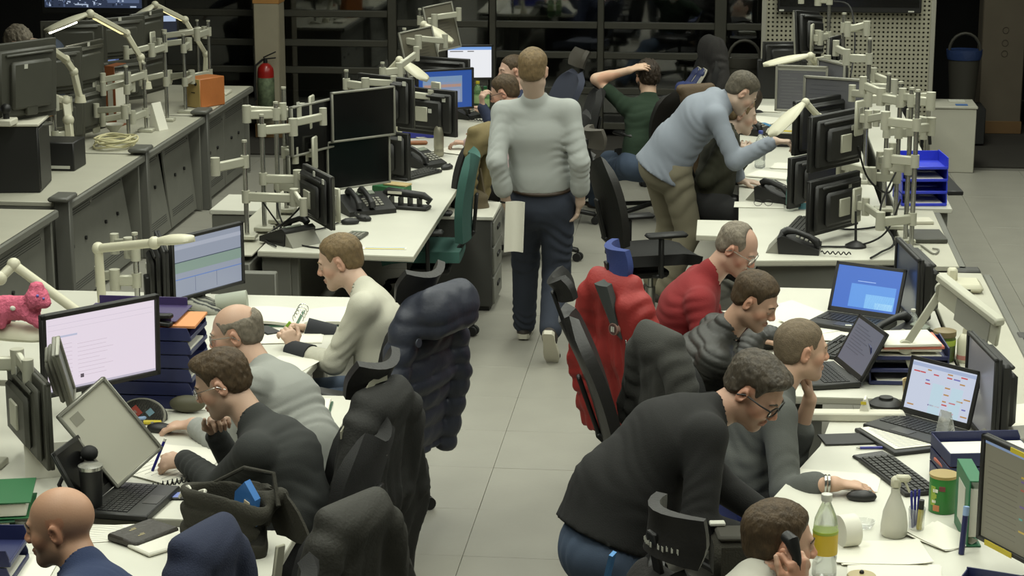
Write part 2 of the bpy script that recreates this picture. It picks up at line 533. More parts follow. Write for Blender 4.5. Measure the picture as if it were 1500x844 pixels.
def person(label, head, hyaw, hpitch, pelvis, neck, pyaw, cyaw, wr, wl, ankr=None, ankl=None, hroll=0, bow=(0, 0, 0),
           eh_r=(0, 0, -1), eh_l=(0, 0, -1), kn_r=None, kn_l=None, hand_r=None, hand_l=None, sc=1.0, build=1.0, belly=0.0,
           skin=(190, 160, 138), hair='short', hair_m=None, hair_t=.012, top=None, top_name='shirt', top_kind='shirt', sleeve=(1.0, 1.0),
           pants=None, shoe=None, collar=0, cuff=None, hem=.10, glasses=None, hskin=.0045, hcl=.010, stubble=0.0, brows=None, legs=True,
           loc=None, wrk=.004, shoes_sole=None, waist_pts=None, headscale=1.0, sole_y=None, beard=None, untuck=0.0, toe=None, lift_heel=None, belt=None, shw=.185):
    """one continuous figure from its joints (world metres); clothes, hair and shoes are its children"""
    head = A(head); pelvis = A(pelvis); neck = A(neck)
    base = A((pelvis[0], pelvis[1], 0.0)) if loc is None else A(loc)
    root = thing('person', label, 'person', tuple(base))
    HX = head_axes(hyaw, hpitch, hroll)
    hs = headscale
    def hp(x, y, z): return head + (HX[0] * x + HX[1] * y + HX[2] * z) * hs
    pf = yawv(pyaw); pr = np.array((pf[1], -pf[0], 0.0))
    cf = yawv(cyaw); cr = np.array((cf[1], -cf[0], 0.0))
    mid = (pelvis + neck) / 2 + A(bow)
    def spine(t): return pelvis * (1 - t) ** 2 + 2 * mid * t * (1 - t) + neck * t * t
    sp = [spine(t) for t in (0, .22, .45, .68, .88, 1.0)]
    up = nrm(sp[4] - sp[3])
    cr = nrm(cr - up * (cr @ up))
    fw = np.cross(up, cr)                                   # chest forward
    if fw @ cf < 0: fw = -fw
    shw = shw * sc * (0.5 + .5 * build)
    sh_c = neck - up * .054
    shr = sh_c + cr * shw; shl = sh_c - cr * shw
    ua, fa = .295 * sc, .262 * sc
    wr_, wl_ = A(wr), A(wl)
    elr = ik(shr, wr_, ua, fa, eh_r); ell_ = ik(shl, wl_, ua, fa, eh_l)
    hipr = pelvis + pr * .092 * sc - np.array((0, 0, .03)); hipl = pelvis - pr * .092 * sc - np.array((0, 0, .03))
    tl, sl_ = .43 * sc, .425 * sc
    legdat = []
    if legs:
        for hip, an, kn in ((hipr, ankr, kn_r), (hipl, ankl, kn_l)):
            if an is None: continue
            an = A(an); legdat.append((hip, ik(hip, an, tl, sl_, kn if kn is not None else pf), an))
    b = build
    # ---- body: torso, arms, hands, neck, head in one surface
    s = Sdf()
    sh = .82
    s.ecap(sp[0], sp[2], pr, (.15 * b * sh, .11 * b * sh), (.135 * b * sh, .10 * b * sh), k=.03)
    s.ecap(sp[2], sp[4], cr, (.135 * b * sh, .10 * b * sh), (.14 * b * sh, .095 * b * sh), k=.03)
    s.cap(shr, shl, .045, k=.03)
    for sh_, el, w, hd, sl, sg in ((shr, elr, wr_, hand_r, sleeve[0], 1), (shl, ell_, wl_, hand_l, sleeve[1], -1)):
        s.cap(sh_, el, .044 * sc, .036 * sc, k=.02)
        s.cap(el, w, .041 * sc, .0275 * sc, k=.02)
        s.cap(el + (w - el) * .05, el + (w - el) * .4, .042 * sc, .039 * sc, k=.02)
        if hd is not None:
            d = hd.get('d'); d = nrm(w - el) if d is None else nrm(d)
            hand_sdf(s, w + d * .012, d, hd.get('n', (0, 0, -1)), hd.get('t', -cr * sg), hd.get('curl', (22, 25, 20)), hd.get('thumb', .6), sc * hd.get('s', 1.0), hd.get('spread', .1))
    for hip, kn, an in legdat:
        s.cap(hip, kn, .062, .045, k=.03); s.cap(kn, an, .045, .032, k=.02)
    nb = neck - up * .02
    s.cap(hp(0, -.022, -.05), nb, .056 * hs, .062, k=.03)
    s.cap(nb + cr * .02, nb + cr * .11 - up * .035, .05, .036, k=.03).cap(nb - cr * .02, nb - cr * .11 - up * .035, .05, .036, k=.03)
    H = lambda c, r, k=.02, op='u': s.ell(hp(*c), A(r if hasattr(r, '__len__') else (r, r, r)) * hs, HX, k, op)
    def C(a, c, ra, rb, k=.02, op='u'): s.cap(hp(*a), hp(*c), ra * hs, rb * hs, k, op=op)
    H((0, -.012, .030), (.0755, .097, .086))
    H((0, .030, -.030), (.060, .060, .078), .03)
    for q in (1, -1):
        C((q * .047, -.005, -.062), (q * .012, .062, -.098), .022, .018, .03)
        H((q * .042, .056, -.026), (.022, .020, .024), .02)
    H((0, .068, -.100), (.021, .017, .017), .02)
    C((-.034, .083, .020), (.034, .083, .020), .009, .009, .018)
    C((0, .085, .010), (0, .105, -.028), .0075, .0118, .016)
    for q in (1, -1):
        H((q * .0125, .098, -.033), .0092, .008)
        s.ell(hp(q * .031, .092, .000), A((.017, .011, .009)) * hs, HX, .010, 'sub')
        H((q * .031, .0805, .0045), (.0155, .0125, .0125), .004)
    H((0, .0885, -.0645), (.0225, .010, .0052), .006)
    H((0, .0865, -.0745), (.0195, .010, .0062), .006)
    C((-.022, .094, -.0695), (.022, .094, -.0695), .0022, .0022, .004, 'sub')
    for q in (1, -1):
        ea = np.array((HX[0] * q * .9 - HX[1] * .43, HX[1] * .85 + HX[0] * q * .38 - HX[2] * .2, HX[2]))
        ea = np.array([nrm(v) for v in ea])
        s.ell(hp(q * .0775, -.010, -.004), A((.0085, .019, .032)) * hs, ea, .006)
        s.ell(hp(q * .0855, -.004, -.002), A((.006, .0095, .017)) * hs, ea, .004, 'sub')
    skl = linv(*[.72 * c_ + .28 * (sum(skin) / 3) * t_ for c_, t_ in zip(skin, (1.03, 1.0, .95))])
    def paint(vs):
        q = (vs - head) / hs
        x = q @ HX[0]; y = q @ HX[1]; z = q @ HX[2]
        c = np.tile(skl, (len(vs), 1))
        def mixin(m, rgb):
            m = np.clip(m, 0, 1)[:, None]; c[:] = c * (1 - m) + rgb * m
        red = skl * np.array((1.06, .78, .70))
        mixin(1.3 - np.sqrt((x / .03) ** 2 + ((y - .11) / .03) ** 2 + ((z + .03) / .025) ** 2) * 1.0, red)
        mixin((np.abs(x) > .072) * (np.abs(y + .01) < .04) * (np.abs(z) < .045) * .6, red)
        mixin(1.4 - np.sqrt(((np.abs(x) - .045) / .025) ** 2 + ((y - .06) / .04) ** 2 + ((z + .03) / .025) ** 2), red * .98)
        if stubble:
            st = np.clip((-.042 - z + np.maximum(0, .05 - np.abs(y - .03)) * .1) / .02, 0, 1) * (y > -.03) * np.clip((y + .03) / .02, 0, 1) * (z > -.14)
            mixin(stubble * st, linv(70, 62, 54))
        mixin(1.5 - np.sqrt((x / .022) ** 2 + ((y - .095) / .016) ** 2 + ((z + .0695) / .0085) ** 2), skl * np.array((.85, .52, .50)))
        if hair == 'shaved':
            mixin(.35 * ((z > .0) & (y < .03)) * np.clip((.075 - z) / .03, 0, 1), linv(90, 78, 66))
        return c
    fine = [(head - .13 * hs, head + .13 * hs, hskin)]
    for w, hd in ((wr_, hand_r), (wl_, hand_l)):
        if hd is not None:
            d = hd.get('d'); d = nrm(d) if d is not None else np.zeros(3)
            fine.append((w + d * .09 - .11, w + d * .09 + .11, min(hskin * 1.05, .006)))
    sdf_obj('body', s, SKIN, root, .014, fine, base, paint)
    # ---- eyes and brows
    for q in (1, -1):
        e = MB()
        ctr = hp(q * .031, .0775, .0005)
        e.frame(ctr - base, Vector(HX[0]), Vector(HX[2]), Vector(-HX[1])).ball((0, 0, 0), .0128 * hs, 0, 10, 8)
        e.ball((0, 0, -.0078 * hs), (.0062 * hs, .0062 * hs, .0058 * hs), 1, 8, 6)
        e.build('eye', [EYE_W, EYE_D], root)
    hm = hair_m or HAIR_BROWN
    if hair != 'bald_nobrow':
        for q in (1, -1):
            e = MB().tube([Vector(hp(q * x, y, z) - base) for x, y, z in ((.014, .0925, .021), (.026, .0925, .0255), (.040, .0855, .0245), (.049, .077, .019))], [.003, .0042, .0036, .002], 6)
            e.build('eyebrow', brows or hm, root)
    # ---- hair
    if hair in ('short', 'balding', 'curly', 'thin', 'full'):
        t = hair_t
        g = Sdf()
        g.ell(hp(0, -.014, .032), A((.0775 + t * .75, .0985 + t, .087 + t * 1.15)) * hs, HX)
        g.ell(hp(0, -.035, -.02), A((.068 + t * .5, .066 + t * .6, .06)) * hs, HX, .03)
        if hair == 'full': g.ell(hp(.01, .055, .095), A((.055, .04, .028)) * hs, HX, .03)
        ys = np.array((-.13, -.095, -.06, -.028, -.016, .012, .024, .032, .046, .062, .078, .09, .12))
        zs = np.array((-.072, -.072, -.06, -.03, .022, .026, .0, -.012, .042, .062, .074, .08, .085)) if hair != 'curly' else np.array((-.085, -.085, -.075, -.045, .01, .012, -.01, -.02, .03, .05, .06, .066, .07))
        amp = {'curly': .008, 'full': .0035}.get(hair, .0018); fr = {'curly': 75}.get(hair, 85)
        def hc(x, y, z, d):
            qx, qy, qz = (x - head[0]) / hs, (y - head[1]) / hs, (z - head[2]) / hs
            lx = qx * HX[0][0] + qy * HX[0][1] + qz * HX[0][2]; ly = qx * HX[1][0] + qy * HX[1][1] + qz * HX[1][2]; lz = qx * HX[2][0] + qy * HX[2][1] + qz * HX[2][2]
            d = d + amp * fnoise(lx * 1.3, ly * .55, lz * .6, fr) + amp * .7 * fnoise(lx * 1.5 + 3, ly * .4, lz * .6, fr * 2.1)
            if hair != 'curly': d = d + t * .62 * np.clip((.085 - lz) / .06, 0, 1)
            gz = np.interp(ly, ys, zs)
            ed = (gz - lz) * .75 + .002 * fnoise(lx, ly, lz, 160)
            if hair == 'balding':
                e2 = (lz - .066 + .005 * fnoise(lx, ly, lz, 40)) * .8
                e2 = np.where(ly > -.085, e2, e2 - .02)
                ed = np.maximum(ed, e2)
            if hair == 'thin':
                ed = np.maximum(ed, (.075 - np.sqrt((lx / 1.0) ** 2 + (ly - .075) ** 2 + (lz - .095) ** 2)) * .8)
            inn = -(d + t + .012)
            d = d + np.clip(.022 + ed, 0, .022) * (.55 * t / .012) * .8
            return np.maximum(np.maximum(d, ed), inn)
        g.cut(hc)
        sdf_obj('hair', g, hm, root, min(.0062, hskin * 1.3), (), base)
    if beard:
        g = Sdf(); g.ell(hp(0, .030, -.032), A((.064, .066, .082)) * hs, HX).cap(hp(-.05, 0, -.06), hp(0, .068, -.102), .027 * hs).cap(hp(.05, 0, -.06), hp(0, .068, -.102), .027 * hs)
        def bc(x, y, z, d):
            qx, qy, qz = x - head[0], y - head[1], z - head[2]
            ly = qx * HX[1][0] + qy * HX[1][1] + qz * HX[1][2]; lz = qx * HX[2][0] + qy * HX[2][1] + qz * HX[2][2]
            lx = qx * HX[0][0] + qy * HX[0][1] + qz * HX[0][2]
            ed = (lz - np.interp(ly, (-.02, .02, .06, .085, .12), (.01, -.02, -.05, -.052, -.05)))
            mo = .014 - np.sqrt((lx * .55) ** 2 + (lz + .069) ** 2)
            return np.maximum(np.maximum(d + .002 * fnoise(x, y, z, 120), ed), mo)
        g.cut(bc); sdf_obj('beard', g, beard, root, .006, (), base)
    # ---- top garment
    if top is not None:
        puff = top_kind == 'puffer'
        wv = 0 if puff else wrk; wlen = .075
        g = Sdf()
        by = belly
        hemp = sp[0] + (sp[0] - sp[1]) / np.linalg.norm(sp[0] - sp[1]) * hem
        g.ecap(hemp, sp[1], pr, ((.166 + untuck) * b, (.128 + by * .4 + untuck) * b), (.160 * b, (.124 + by) * b), .03, wv * .8, wlen, puff=puff, flat=True)
        g.ecap(sp[1], sp[3], pr * .5 + cr * .5, (.160 * b, (.124 + by) * b), (.168 * b, .122 * b), .04, wv, wlen * 1.2, puff=puff)
        g.ecap(sp[3], sp[4] - up * .01, cr, (.168 * b, .122 * b), (.150 * b, .098 * b), .04, wv * .5, wlen * 1.3, puff=puff)
        if by: g.ell(sp[1] + fw * .05, (.13, .11 + by, .13), np.array((pr, pf, (0, 0, 1.0))), .06)
        g.cap(shr, shl, .053, k=.05)
        for q in (1, -1):
            g.cap(nb + cr * q * .03 - up * .01, sh_c + cr * q * shw * .9, .055, .053, k=.04)
        for sh_, el, w, slv in ((shr, elr, wr_, sleeve[0]), (shl, ell_, wl_, sleeve[1])):
            ex = .012 if puff else 0
            g.cap(sh_, sh_ + (el - sh_) * min(1, slv * 2), .057 * b + ex, .052 * b + ex, .035, wv * .8, wlen, puff=puff)
            if slv > .5:
                e2 = el + (w - el) * ((slv - .5) * 2)
                g.cap(el, e2, .053 * b + ex, (.040 if slv > .9 else .047) * b + ex, .02, wv * .8, wlen * .75, puff=puff)
                if slv < .9: g.cap(el + (w - el) * ((slv - .5) * 2 - .14), e2 + (w - el) * .01, .054 * b, .053 * b, .008)
                s_end = e2
            elif slv < .5:
                pass
        hd = nrm(hp(0, -.02, -.05) - nb)
        g.cap(nb, nb + hd * .050, .076, .0715, k=.03)
        if collar:
            g.ecap(nb + hd * -.01, nb + hd * (.02 + collar), cr, (.075, .077), (.072, .074), .012)
        if puff:
            segs = [(shr, elr), (elr, wr_), (shl, ell_), (ell_, wl_)]
            def quilt(x, y, z, d):
                ax_ = nrm(sp[4] - sp[1])
                tt = (x - sp[0][0]) * ax_[0] + (y - sp[0][1]) * ax_[1] + (z - sp[0][2]) * ax_[2]
                best = np.full(d.shape, .068)
                off = 0.0
                for a_, b_ in segs:
                    ba = b_ - a_; L_ = np.linalg.norm(ba); u = ba / L_
                    s_ = (x - a_[0]) * u[0] + (y - a_[1]) * u[1] + (z - a_[2]) * u[2]; sc_ = np.clip(s_, 0, L_)
                    r_ = np.sqrt((x - a_[0] - sc_ * u[0]) ** 2 + (y - a_[1] - sc_ * u[1]) ** 2 + (z - a_[2] - sc_ * u[2]) ** 2)
                    m_ = (r_ < best) & (s_ > .11 if a_ is shr or a_ is shl else True)
                    tt = np.where(m_, s_ + .3, tt); best = np.where(m_, r_, best)
                return d + .0030 * (1 - 1.9 * np.abs(np.sin(math.pi * (tt + .003 * fnoise(x, y, z, 12)) / .038)) ** .55)
            g.cut(quilt)
        nk = (hp(0, -.01, -.05), nb)
        fwd = fw; upv = up; ns = nb
        def nc(x, y, z, d):
            # open the neck: carve a tube along the neck axis, lower at the throat
            a0 = nb - up * .015 + fw * .02; b0 = hp(0, .0, -.03)
            ba = b0 - a0; L2 = ba @ ba
            px, py, pz = x - a0[0], y - a0[1], z - a0[2]
            tt = (px * ba[0] + py * ba[1] + pz * ba[2]) / L2
            tc = np.clip(tt, 0, 2)
            rr = np.sqrt((px - tc * ba[0]) ** 2 + (py - tc * ba[1]) ** 2 + (pz - tc * ba[2]) ** 2)
            return np.maximum(d, (.0605 if not collar else .0595) - rr)
        g.cut(nc)
        sdf_obj(top_name, g, top, root, .0062 if puff else hcl, [(nb - .12, nb + .11, min(.0065, hcl))] if hskin < .0065 else (), base)
        if cuff is not None:
            for w, el, slv in ((wr_, elr, sleeve[0]), (wl_, ell_, sleeve[1])):
                if slv > .9:
                    u = nrm(w - el)
                    c_ = MB().cyl(Vector(w - u * cuff[1] - base), Vector(w + u * .022 - base), .054 * b, .049 * b, 18, 0)
                    c_.build('cuff', cuff[0], root)
    if pants is not None:
        g = Sdf()
        hd = pelvis + nrm(sp[1] - sp[0]) * .06
        g.ecap(hd, pelvis - nrm(sp[1] - sp[0]) * .05, pr, (.150 * b, .112 * b + belly * .3), (.168 * b, .130 * b), .03, .003, .1, flat=True)
        for hip, kn, an in legdat:
            seat_ = nrm(kn - hip)
            g.cap(hip - np.array((0, 0, .01)), kn, .098 * b, .077 * b, .045, .006, .13)
            e = an + (kn - an) * .06
            g.cap(kn, e, .077 * b, .062 * b, .02, .007, .085)
        if len(legdat): sdf_obj('trousers', g, pants, root, hcl * 1.15, (), base)
    if belt is not None:
        ctr = pelvis + nrm(sp[1] - sp[0]) * .055 - base
        ring = [Vector(ctr + pr * (.160 * b * math.cos(a * .2618)) + np.cross(nrm(sp[1] - sp[0]), pr) * (.124 * b * math.sin(a * .2618))) for a in range(24)]
        MB().tube(ring, .013, 6, 0, True).build('belt', belt, root)
    if shoe is not None:
        for i, (hip, kn, an) in enumerate(legdat):
            td = (pf if toe is None else A(toe[i]) if toe[i] is not None else pf)
            td = nrm(td)
            sh3 = nrm(an - kn)
            side = nrm(np.cross(td, (0, 0, 1.0) if abs(td[2]) < .9 else pf)); un = np.cross(side, td)
            heel = an - un * .055 - td * .035
            g = Sdf()
            g.ecap(heel + un * .025, heel + td * .20 + un * .018, side, (.036, .034), (.040, .022), .02)
            g.cap(an + un * .01, heel + td * .04 + un * .03, .044, .04, .03)
            g.ecap(heel + td * .20 + un * .018, heel + td * .235 + un * .015, side, (.042, .022), (.036, .018), .02)
            def flat(x, y, z, d):
                return np.maximum(d, -((x - heel[0]) * un[0] + (y - heel[1]) * un[1] + (z - heel[2]) * un[2]) + .0)
            g.cut(flat)
            so = sdf_obj('shoe', g, shoe, root, .010, (), base)
            if shoes_sole is not None:
                m = MB(); pts = []
                for (l, w2) in ((-.035, .022), (-.02, .034), (.06, .036), (.15, .044), (.20, .044), (.235, .034), (.255, .016)): pts.append((l, w2))
                poly = [(l, w2) for l, w2 in pts] + [(l, -w2) for l, w2 in pts[::-1]]
                m.frame(heel - base, Vector(td), Vector(side), Vector(un)).prism(poly, -.006, .022)
                m.build('sole', shoes_sole, so)
    if glasses is not None:
        m = MB(); lens = MB()
        for q in (1, -1):
            ring = []
            for i in range(14):
                a = 2 * math.pi * i / 14
                ca, sa = math.cos(a), math.sin(a)
                ex = math.copysign(abs(ca) ** .75, ca) * .0255; ez = math.copysign(abs(sa) ** .75, sa) * .0185
                ring.append(Vector(hp(q * (.0325) + ex, .104 - abs(q * .0325 + ex) * .16, -.001 + ez) - base))
            m.tube(ring, glasses[1], 6, 0, True)
            lens.add([r for r in ring], [tuple(range(14))])
            m.tube([Vector(hp(q * .058, .096, .008) - base), Vector(hp(q * .077, .06, .010) - base), Vector(hp(q * .083, .0, .008) - base), Vector(hp(q * .080, -.025, -.012) - base)], glasses[1] * 1.1, 6)
        m.tube([Vector(hp(-.008, .103, .004) - base), Vector(hp(0, .106, .007) - base), Vector(hp(.008, .103, .004) - base)], glasses[1], 6)
        g_ = m.build('glasses', glasses[0], root)
        lens.build('lens', mat('lens', (235, 238, 245), .02, trans=1.0, alpha=.35), g_)
    return dict(root=root, base=base, elr=elr, ell=ell_, shr=shr, shl=shl, hp=hp, HX=HX, nb=nb, cr=cr, fw=fw, up=up, sp=sp, leg=legdat)

# ------------------------------------------------------------------ the hall
TILE = mat('floor_tile', (140, 138, 128), .42, var=.045, vscale=3.5, bump=.05, bscale=40, spec=.4)
JOINT = mat('floor_joint', (104, 102, 94), .8)
BACK_FLOOR = mat('dark_back_floor', (46, 43, 37), .9, bump=.3, bscale=300)  # darker floor strip along the back
WALLM = mat('hall_wall', (92, 90, 82), .85, var=.05)
CEIL = mat('ceiling_paint', (120, 118, 110), .9, var=.03)
FRAME = mat('window_frame', (60, 59, 50), .55, var=.1)
NIGHT = mat('night_wall', (14, 14, 13), .9, var=.2)
GLASS = mat('window_glass', (200, 206, 205), .03, trans=1.0, spec=.6)
GLASS.node_tree.nodes['Principled BSDF'].inputs['IOR'].default_value = 2.1

fl = struct(MB().box((-1.5, 9.5, -.06), (16, 26, .09)).build('floor', JOINT))
tm = MB().box((0, 0, -.0075), (.5985, .5985, .015), .0012).mesh('tile', TILE)
cells = []
for i in range(-13, 11):
    for j in range(7, 31):
        x, y = -.78 + .6 * i, .35 + .6 * j
        if y > 18.1: continue
        # inside the view cone of the hall
        d = y * math.cos(math.radians(5.85)); 
        a = math.degrees(math.atan2(-x, y))
        if -11 < a < 22.5 and y > 5.6: cells.append((y * y + (x + .85) ** 2 * 9, x, y))
cells.sort()
rest = MB()
for n, (q, x, y) in enumerate(cells):
    if n < 290:
        o = bpy.data.objects.new('tile', tm); COL.objects.link(o); o.parent = fl; o.location = (x, y, random.uniform(-.0006, .0006))
    else:
        rest.box((x, y, -.0075), (.5985, .5985, .015), .0012)
done = set((round(x, 2), round(y, 2)) for q, x, y in cells)
for i in range(-13, 11):
    for j in range(-4, 31):
        x, y = -.78 + .6 * i, .35 + .6 * j
        if y <= 18.1 and (round(x, 2), round(y, 2)) not in done: rest.box((x, y, -.0075), (.5985, .5985, .015), .0012)
rt_ = rest.build('tile_field', TILE, fl); rt_['kind'] = 'stuff'
struct(MB().box((-1.5, 20.2, -.006), (16, 3.9, .012)).build('trim_1', BACK_FLOOR))
struct(MB().box((-9.55, 9.5, 2.5), (.1, 26, 5.2)).build('wall_left', WALLM))
struct(MB().box((6.55, 9.5, 2.5), (.1, 26, 5.2)).build('wall_right', WALLM))
struct(MB().box((-1.5, -3.5, 2.5), (16, .1, 5.2)).build('wall_front', WALLM))
struct(MB().box((-1.5, 9.5, 5.15), (16, 26, .1)).build('ceiling', CEIL))
struct(MB().box((-1.5, 22.4, 2.5), (16, .1, 5.2)).build('wall_back', NIGHT))

# glazed wall: one window unit per bay, each with posts, rails and its own panes
GY = 19.5
posts = [-5.35, -4.24, -3.125, -2.178, -1.167, -.06, .95]
rails_a = [.10, .589, .847, 1.124, 1.62, 2.3, 3.1]
rails_b = [.10, .43, .763, 1.043, 1.55, 2.3, 3.1]
for i in range(len(posts) - 1):
    x0, x1 = posts[i], posts[i + 1]
    rl = rails_a if i < 2 else rails_b
    w = struct(bpy.data.objects.new('window_%d' % (i + 1), None)); COL.objects.link(w); w.location = (x0, GY, 0)
    pw = .085 if i in (0, 1, 2) else (.11 if i == 5 else .06)
    f = MB().box((0, 0, 1.7), (pw, .09, 3.4), .006)
    f.build('post', FRAME, w)
    for z in rl:
        MB().box(((x1 - x0) / 2, 0, z), (x1 - x0 - pw, .07, .062), .006).build('rail', FRAME, w)
    zz = rl
    for a, b in zip(zz[:-1], zz[1:]):
        MB().box(((x1 - x0) / 2, .005, (a + b) / 2), (x1 - x0 - pw, .012, b - a - .06), 0).build('pane', GLASS, w)
struct(MB().box((-7.5, GY, 1.7), (4.2, .12, 3.4)).build('trim_2', NIGHT))
# a low plinth and an equipment rack stand in the dark behind the glass
RACKM = mat('rack_dark', (30, 30, 28), .7, var=.15)

# round-edged column with the orange band
COLM = mat('column_paint', (158, 150, 128), .7, var=.05)
COLB = mat('column_base_wood', (104, 78, 44), .6, var=.1)
c = struct(MB().box((-4.245, 19.22, 1.85), (.245, .245, 3.5), .012).build('column', COLM)); c.name = 'trim_3'
MB().box((-4.245, 19.22, .065), (.26, .26, .13), .004).build('base_band', COLB, c)
MB().box((-4.245, 19.22, 1.30), (.252, .252, .10), .004).build('orange_band', mat('orange_band', (176, 128, 70), .6), c)
pil = struct(MB().box((2.585, 20.2, 1.8), (.40, .34, 3.6), .01).build('trim_4', mat('pillar_paint', (92, 84, 70), .8, var=.05)))
MB().box((2.585, 20.2, .06), (.415, .355, .12), .004).build('base_band', COLB, pil)
for k, z in enumerate((.98, .86, .76)):
    MB().frame((2.6, 20.028, z), Vector((1, 0, 0)), Vector((0, 0, 1)), Vector((0, -1, 0))).tube([(.028 * math.cos(a * .7), .03 * math.sin(a * .7), 0) for a in range(9)], .004, 5, 0, True).build('wall_numeral', mat('numeral', (74, 66, 54), .8), pil)
struct(MB().box((4.6, 20.6, 1.7), (3.4, .1, 3.4)).build('trim_5', NIGHT))

# fire extinguisher hanging on the column
RED = mat('extinguisher_red', (150, 28, 22), .35, coat=.3)
BLK = mat('black_plastic', (22, 22, 21), .5, var=.08)
BLKR = mat('black_rubber', (17, 17, 16), .75)
e = thing('fire_extinguisher', 'red fire extinguisher with black base hanging on the cream column', 'fire extinguisher', (-4.24, 19.0, .22))
MB().lathe([(.066, .02), (.076, .04), (.077, .41), (.07, .45), (.045, .48), (.022, .495)], n=20).build('cylinder', RED, e)
MB().lathe([(.079, 0), (.08, .06), (.078, .062)], n=20).build('foot_ring', BLKR, e)
MB().lathe([(.0775, .10), (.0785, .102), (.0785, .36), (.0775, .362)], n=20).build('label_wrap', mat('ext_label', (92, 104, 78), .6, var=.5, vscale=22), e)
MB().lathe([(.0787, .085), (.0787, .10)], n=20).build('label_band', mat('ext_white', (170, 160, 140), .6), e)
v = MB().cyl((0, 0, .49), (0, 0, .54), .02).bar((-.02, 0, .545), (.10, 0, .60), .018, .012).bar((-.02, 0, .53), (.10, 0, .545), .018, .012)
v.build('valve', BLK, e)
MB().tube([(-.02, 0, .53), (-.09, -.02, .47), (-.1, -.03, .3), (-.095, -.02, .15)], .011).build('hose', BLKR, e)

# pegboard partition, real holes
PEG = mat('pegboard_paint', (158, 155, 136), .6, var=.04)
pb = thing('pegboard_partition', 'large cream perforated partition board below the wall screen', 'partition', (1.03, 18.16, 0))
m = MB(); px0, px1, pz0, pz1 = -.695, .695, .05, 1.75; st = .0375; hr = .0085
nx = int((px1 - px0) / st); nz = int((pz1 - pz0) / st)
for i in range(nx):
    for k in range(nz):
        cx_, cz_ = px0 + (i + .5) * (px1 - px0) / nx, pz0 + (k + .5) * (pz1 - pz0) / nz
        a, b = (px1 - px0) / nx / 2, (pz1 - pz0) / nz / 2
        vs = [(cx_ - a, -.012, cz_ - b), (cx_ + a, -.012, cz_ - b), (cx_ + a, -.012, cz_ + b), (cx_ - a, -.012, cz_ + b)]
        q = [(-hr, -hr), (hr, -hr), (hr, hr), (-hr, hr)]
        vs += [(cx_ + u, -.012, cz_ + w) for u, w in q] + [(cx_ + u, .008, cz_ + w) for u, w in q]
        m.add(vs, [(0, 1, 5, 4), (1, 2, 6, 5), (2, 3, 7, 6), (3, 0, 4, 7), (4, 5, 9, 8), (5, 6, 10, 9), (6, 7, 11, 10), (7, 4, 8, 11)])
m.build('perforated_sheet', PEG, pb)
MB().box((0, .02, .9), (1.39, .02, 1.7)).build('backing', mat('peg_backing', (70, 68, 58), .9), pb)
for sx in (-1, 1): MB().box((sx * .715, 0, .9), (.04, .06, 1.8), .006).build('edge_post', mat('peg_edge', (150, 148, 136), .5), pb)
tv = thing('wall_screen', 'wide black switched-off screen at the top of the pegboard', 'screen', (1.03, 18.10, 1.335))
MB().box((0, 0, .36), (1.21, .05, .72), .008).build('housing', BLK, tv)
MB().box((0, -.0275, .375), (1.17, .004, .65)).build('display', mat('black_screen', (8, 8, 8), .15), tv)
MB().box((-.57, -.028, .015), (.04, .004, .014)).build('label_sticker', mat('sticker', (190, 190, 178), .6), tv)
MB().box((.52, -.028, .015), (.05, .004, .012)).build('label_sticker', mat('sticker'), tv)

# dark cabinet, espresso jug on its stand, white cabinet
wc = thing('white_cabinet', 'plain white floor cabinet at the right of the pegboard', 'cabinet', (1.93, 18.12, 0))
WHP = mat('white_panel', (172, 170, 156), .55, var=.03)
MB().box((0, 0, .275), (.38, .42, .55), .006).build('body', WHP, wc)
MB().box((0, 0, .56), (.40, .44, .02), .004).build('top', WHP, wc)
MB().box((0, 0, .02), (.36, .40, .04)).build('plinth', BLK, wc)
tag(MB().box((0, 0, .004), (.10, .06, .008), .001).build('blue_pad', mat('blue_note', (72, 106, 160), .6), None, (2.0, 17.98, .571)), 'small blue pad on the front edge of the white cabinet', 'notepad')
tag(MB().box((0, 0, .005), (.14, .10, .01), .002).build('pale_booklet', mat('sticker'), None, (1.98, 18.2, .571)), 'pale booklet lying at the back of the white cabinet top', 'booklet')
st_ = thing('black_stand', 'black stand with a thick slab top and thin leg by the pegboard', 'stand', (1.50, 17.7, 0))
MB().box((.03, 0, .455), (.30, .28, .075), .006).build('slab', BLK, st_)
MB().box((.155, 0, .22), (.025, .03, .44), .003).build('leg', BLK, st_)
MB().box((.1, 0, .012), (.26, .26, .024), .006).build('foot', BLK, st_)
MB().tube([(.16, -.13, .42), (.20, -.14, .40), (.21, -.14, .30)], .014).build('side_handle', BLK, st_)
jg = thing('black_jug', 'round black insulated jug on the black stand', 'jug', (1.47, 17.7, .4925))
MB().lathe([(.048, 0), (.058, .02), (.062, .06), (.054, .10), (.038, .13), (.040, .15)], n=18).build('body', BLK, jg)
MB().lathe([(.041, .148), (.04, .165), (.012, .172)], n=18).build('lid', BLK, jg)
MB().tube([(.045, 0, .135), (.085, 0, .12), (.088, 0, .06), (.06, 0, .035)], .009).build('handle', BLK, jg)

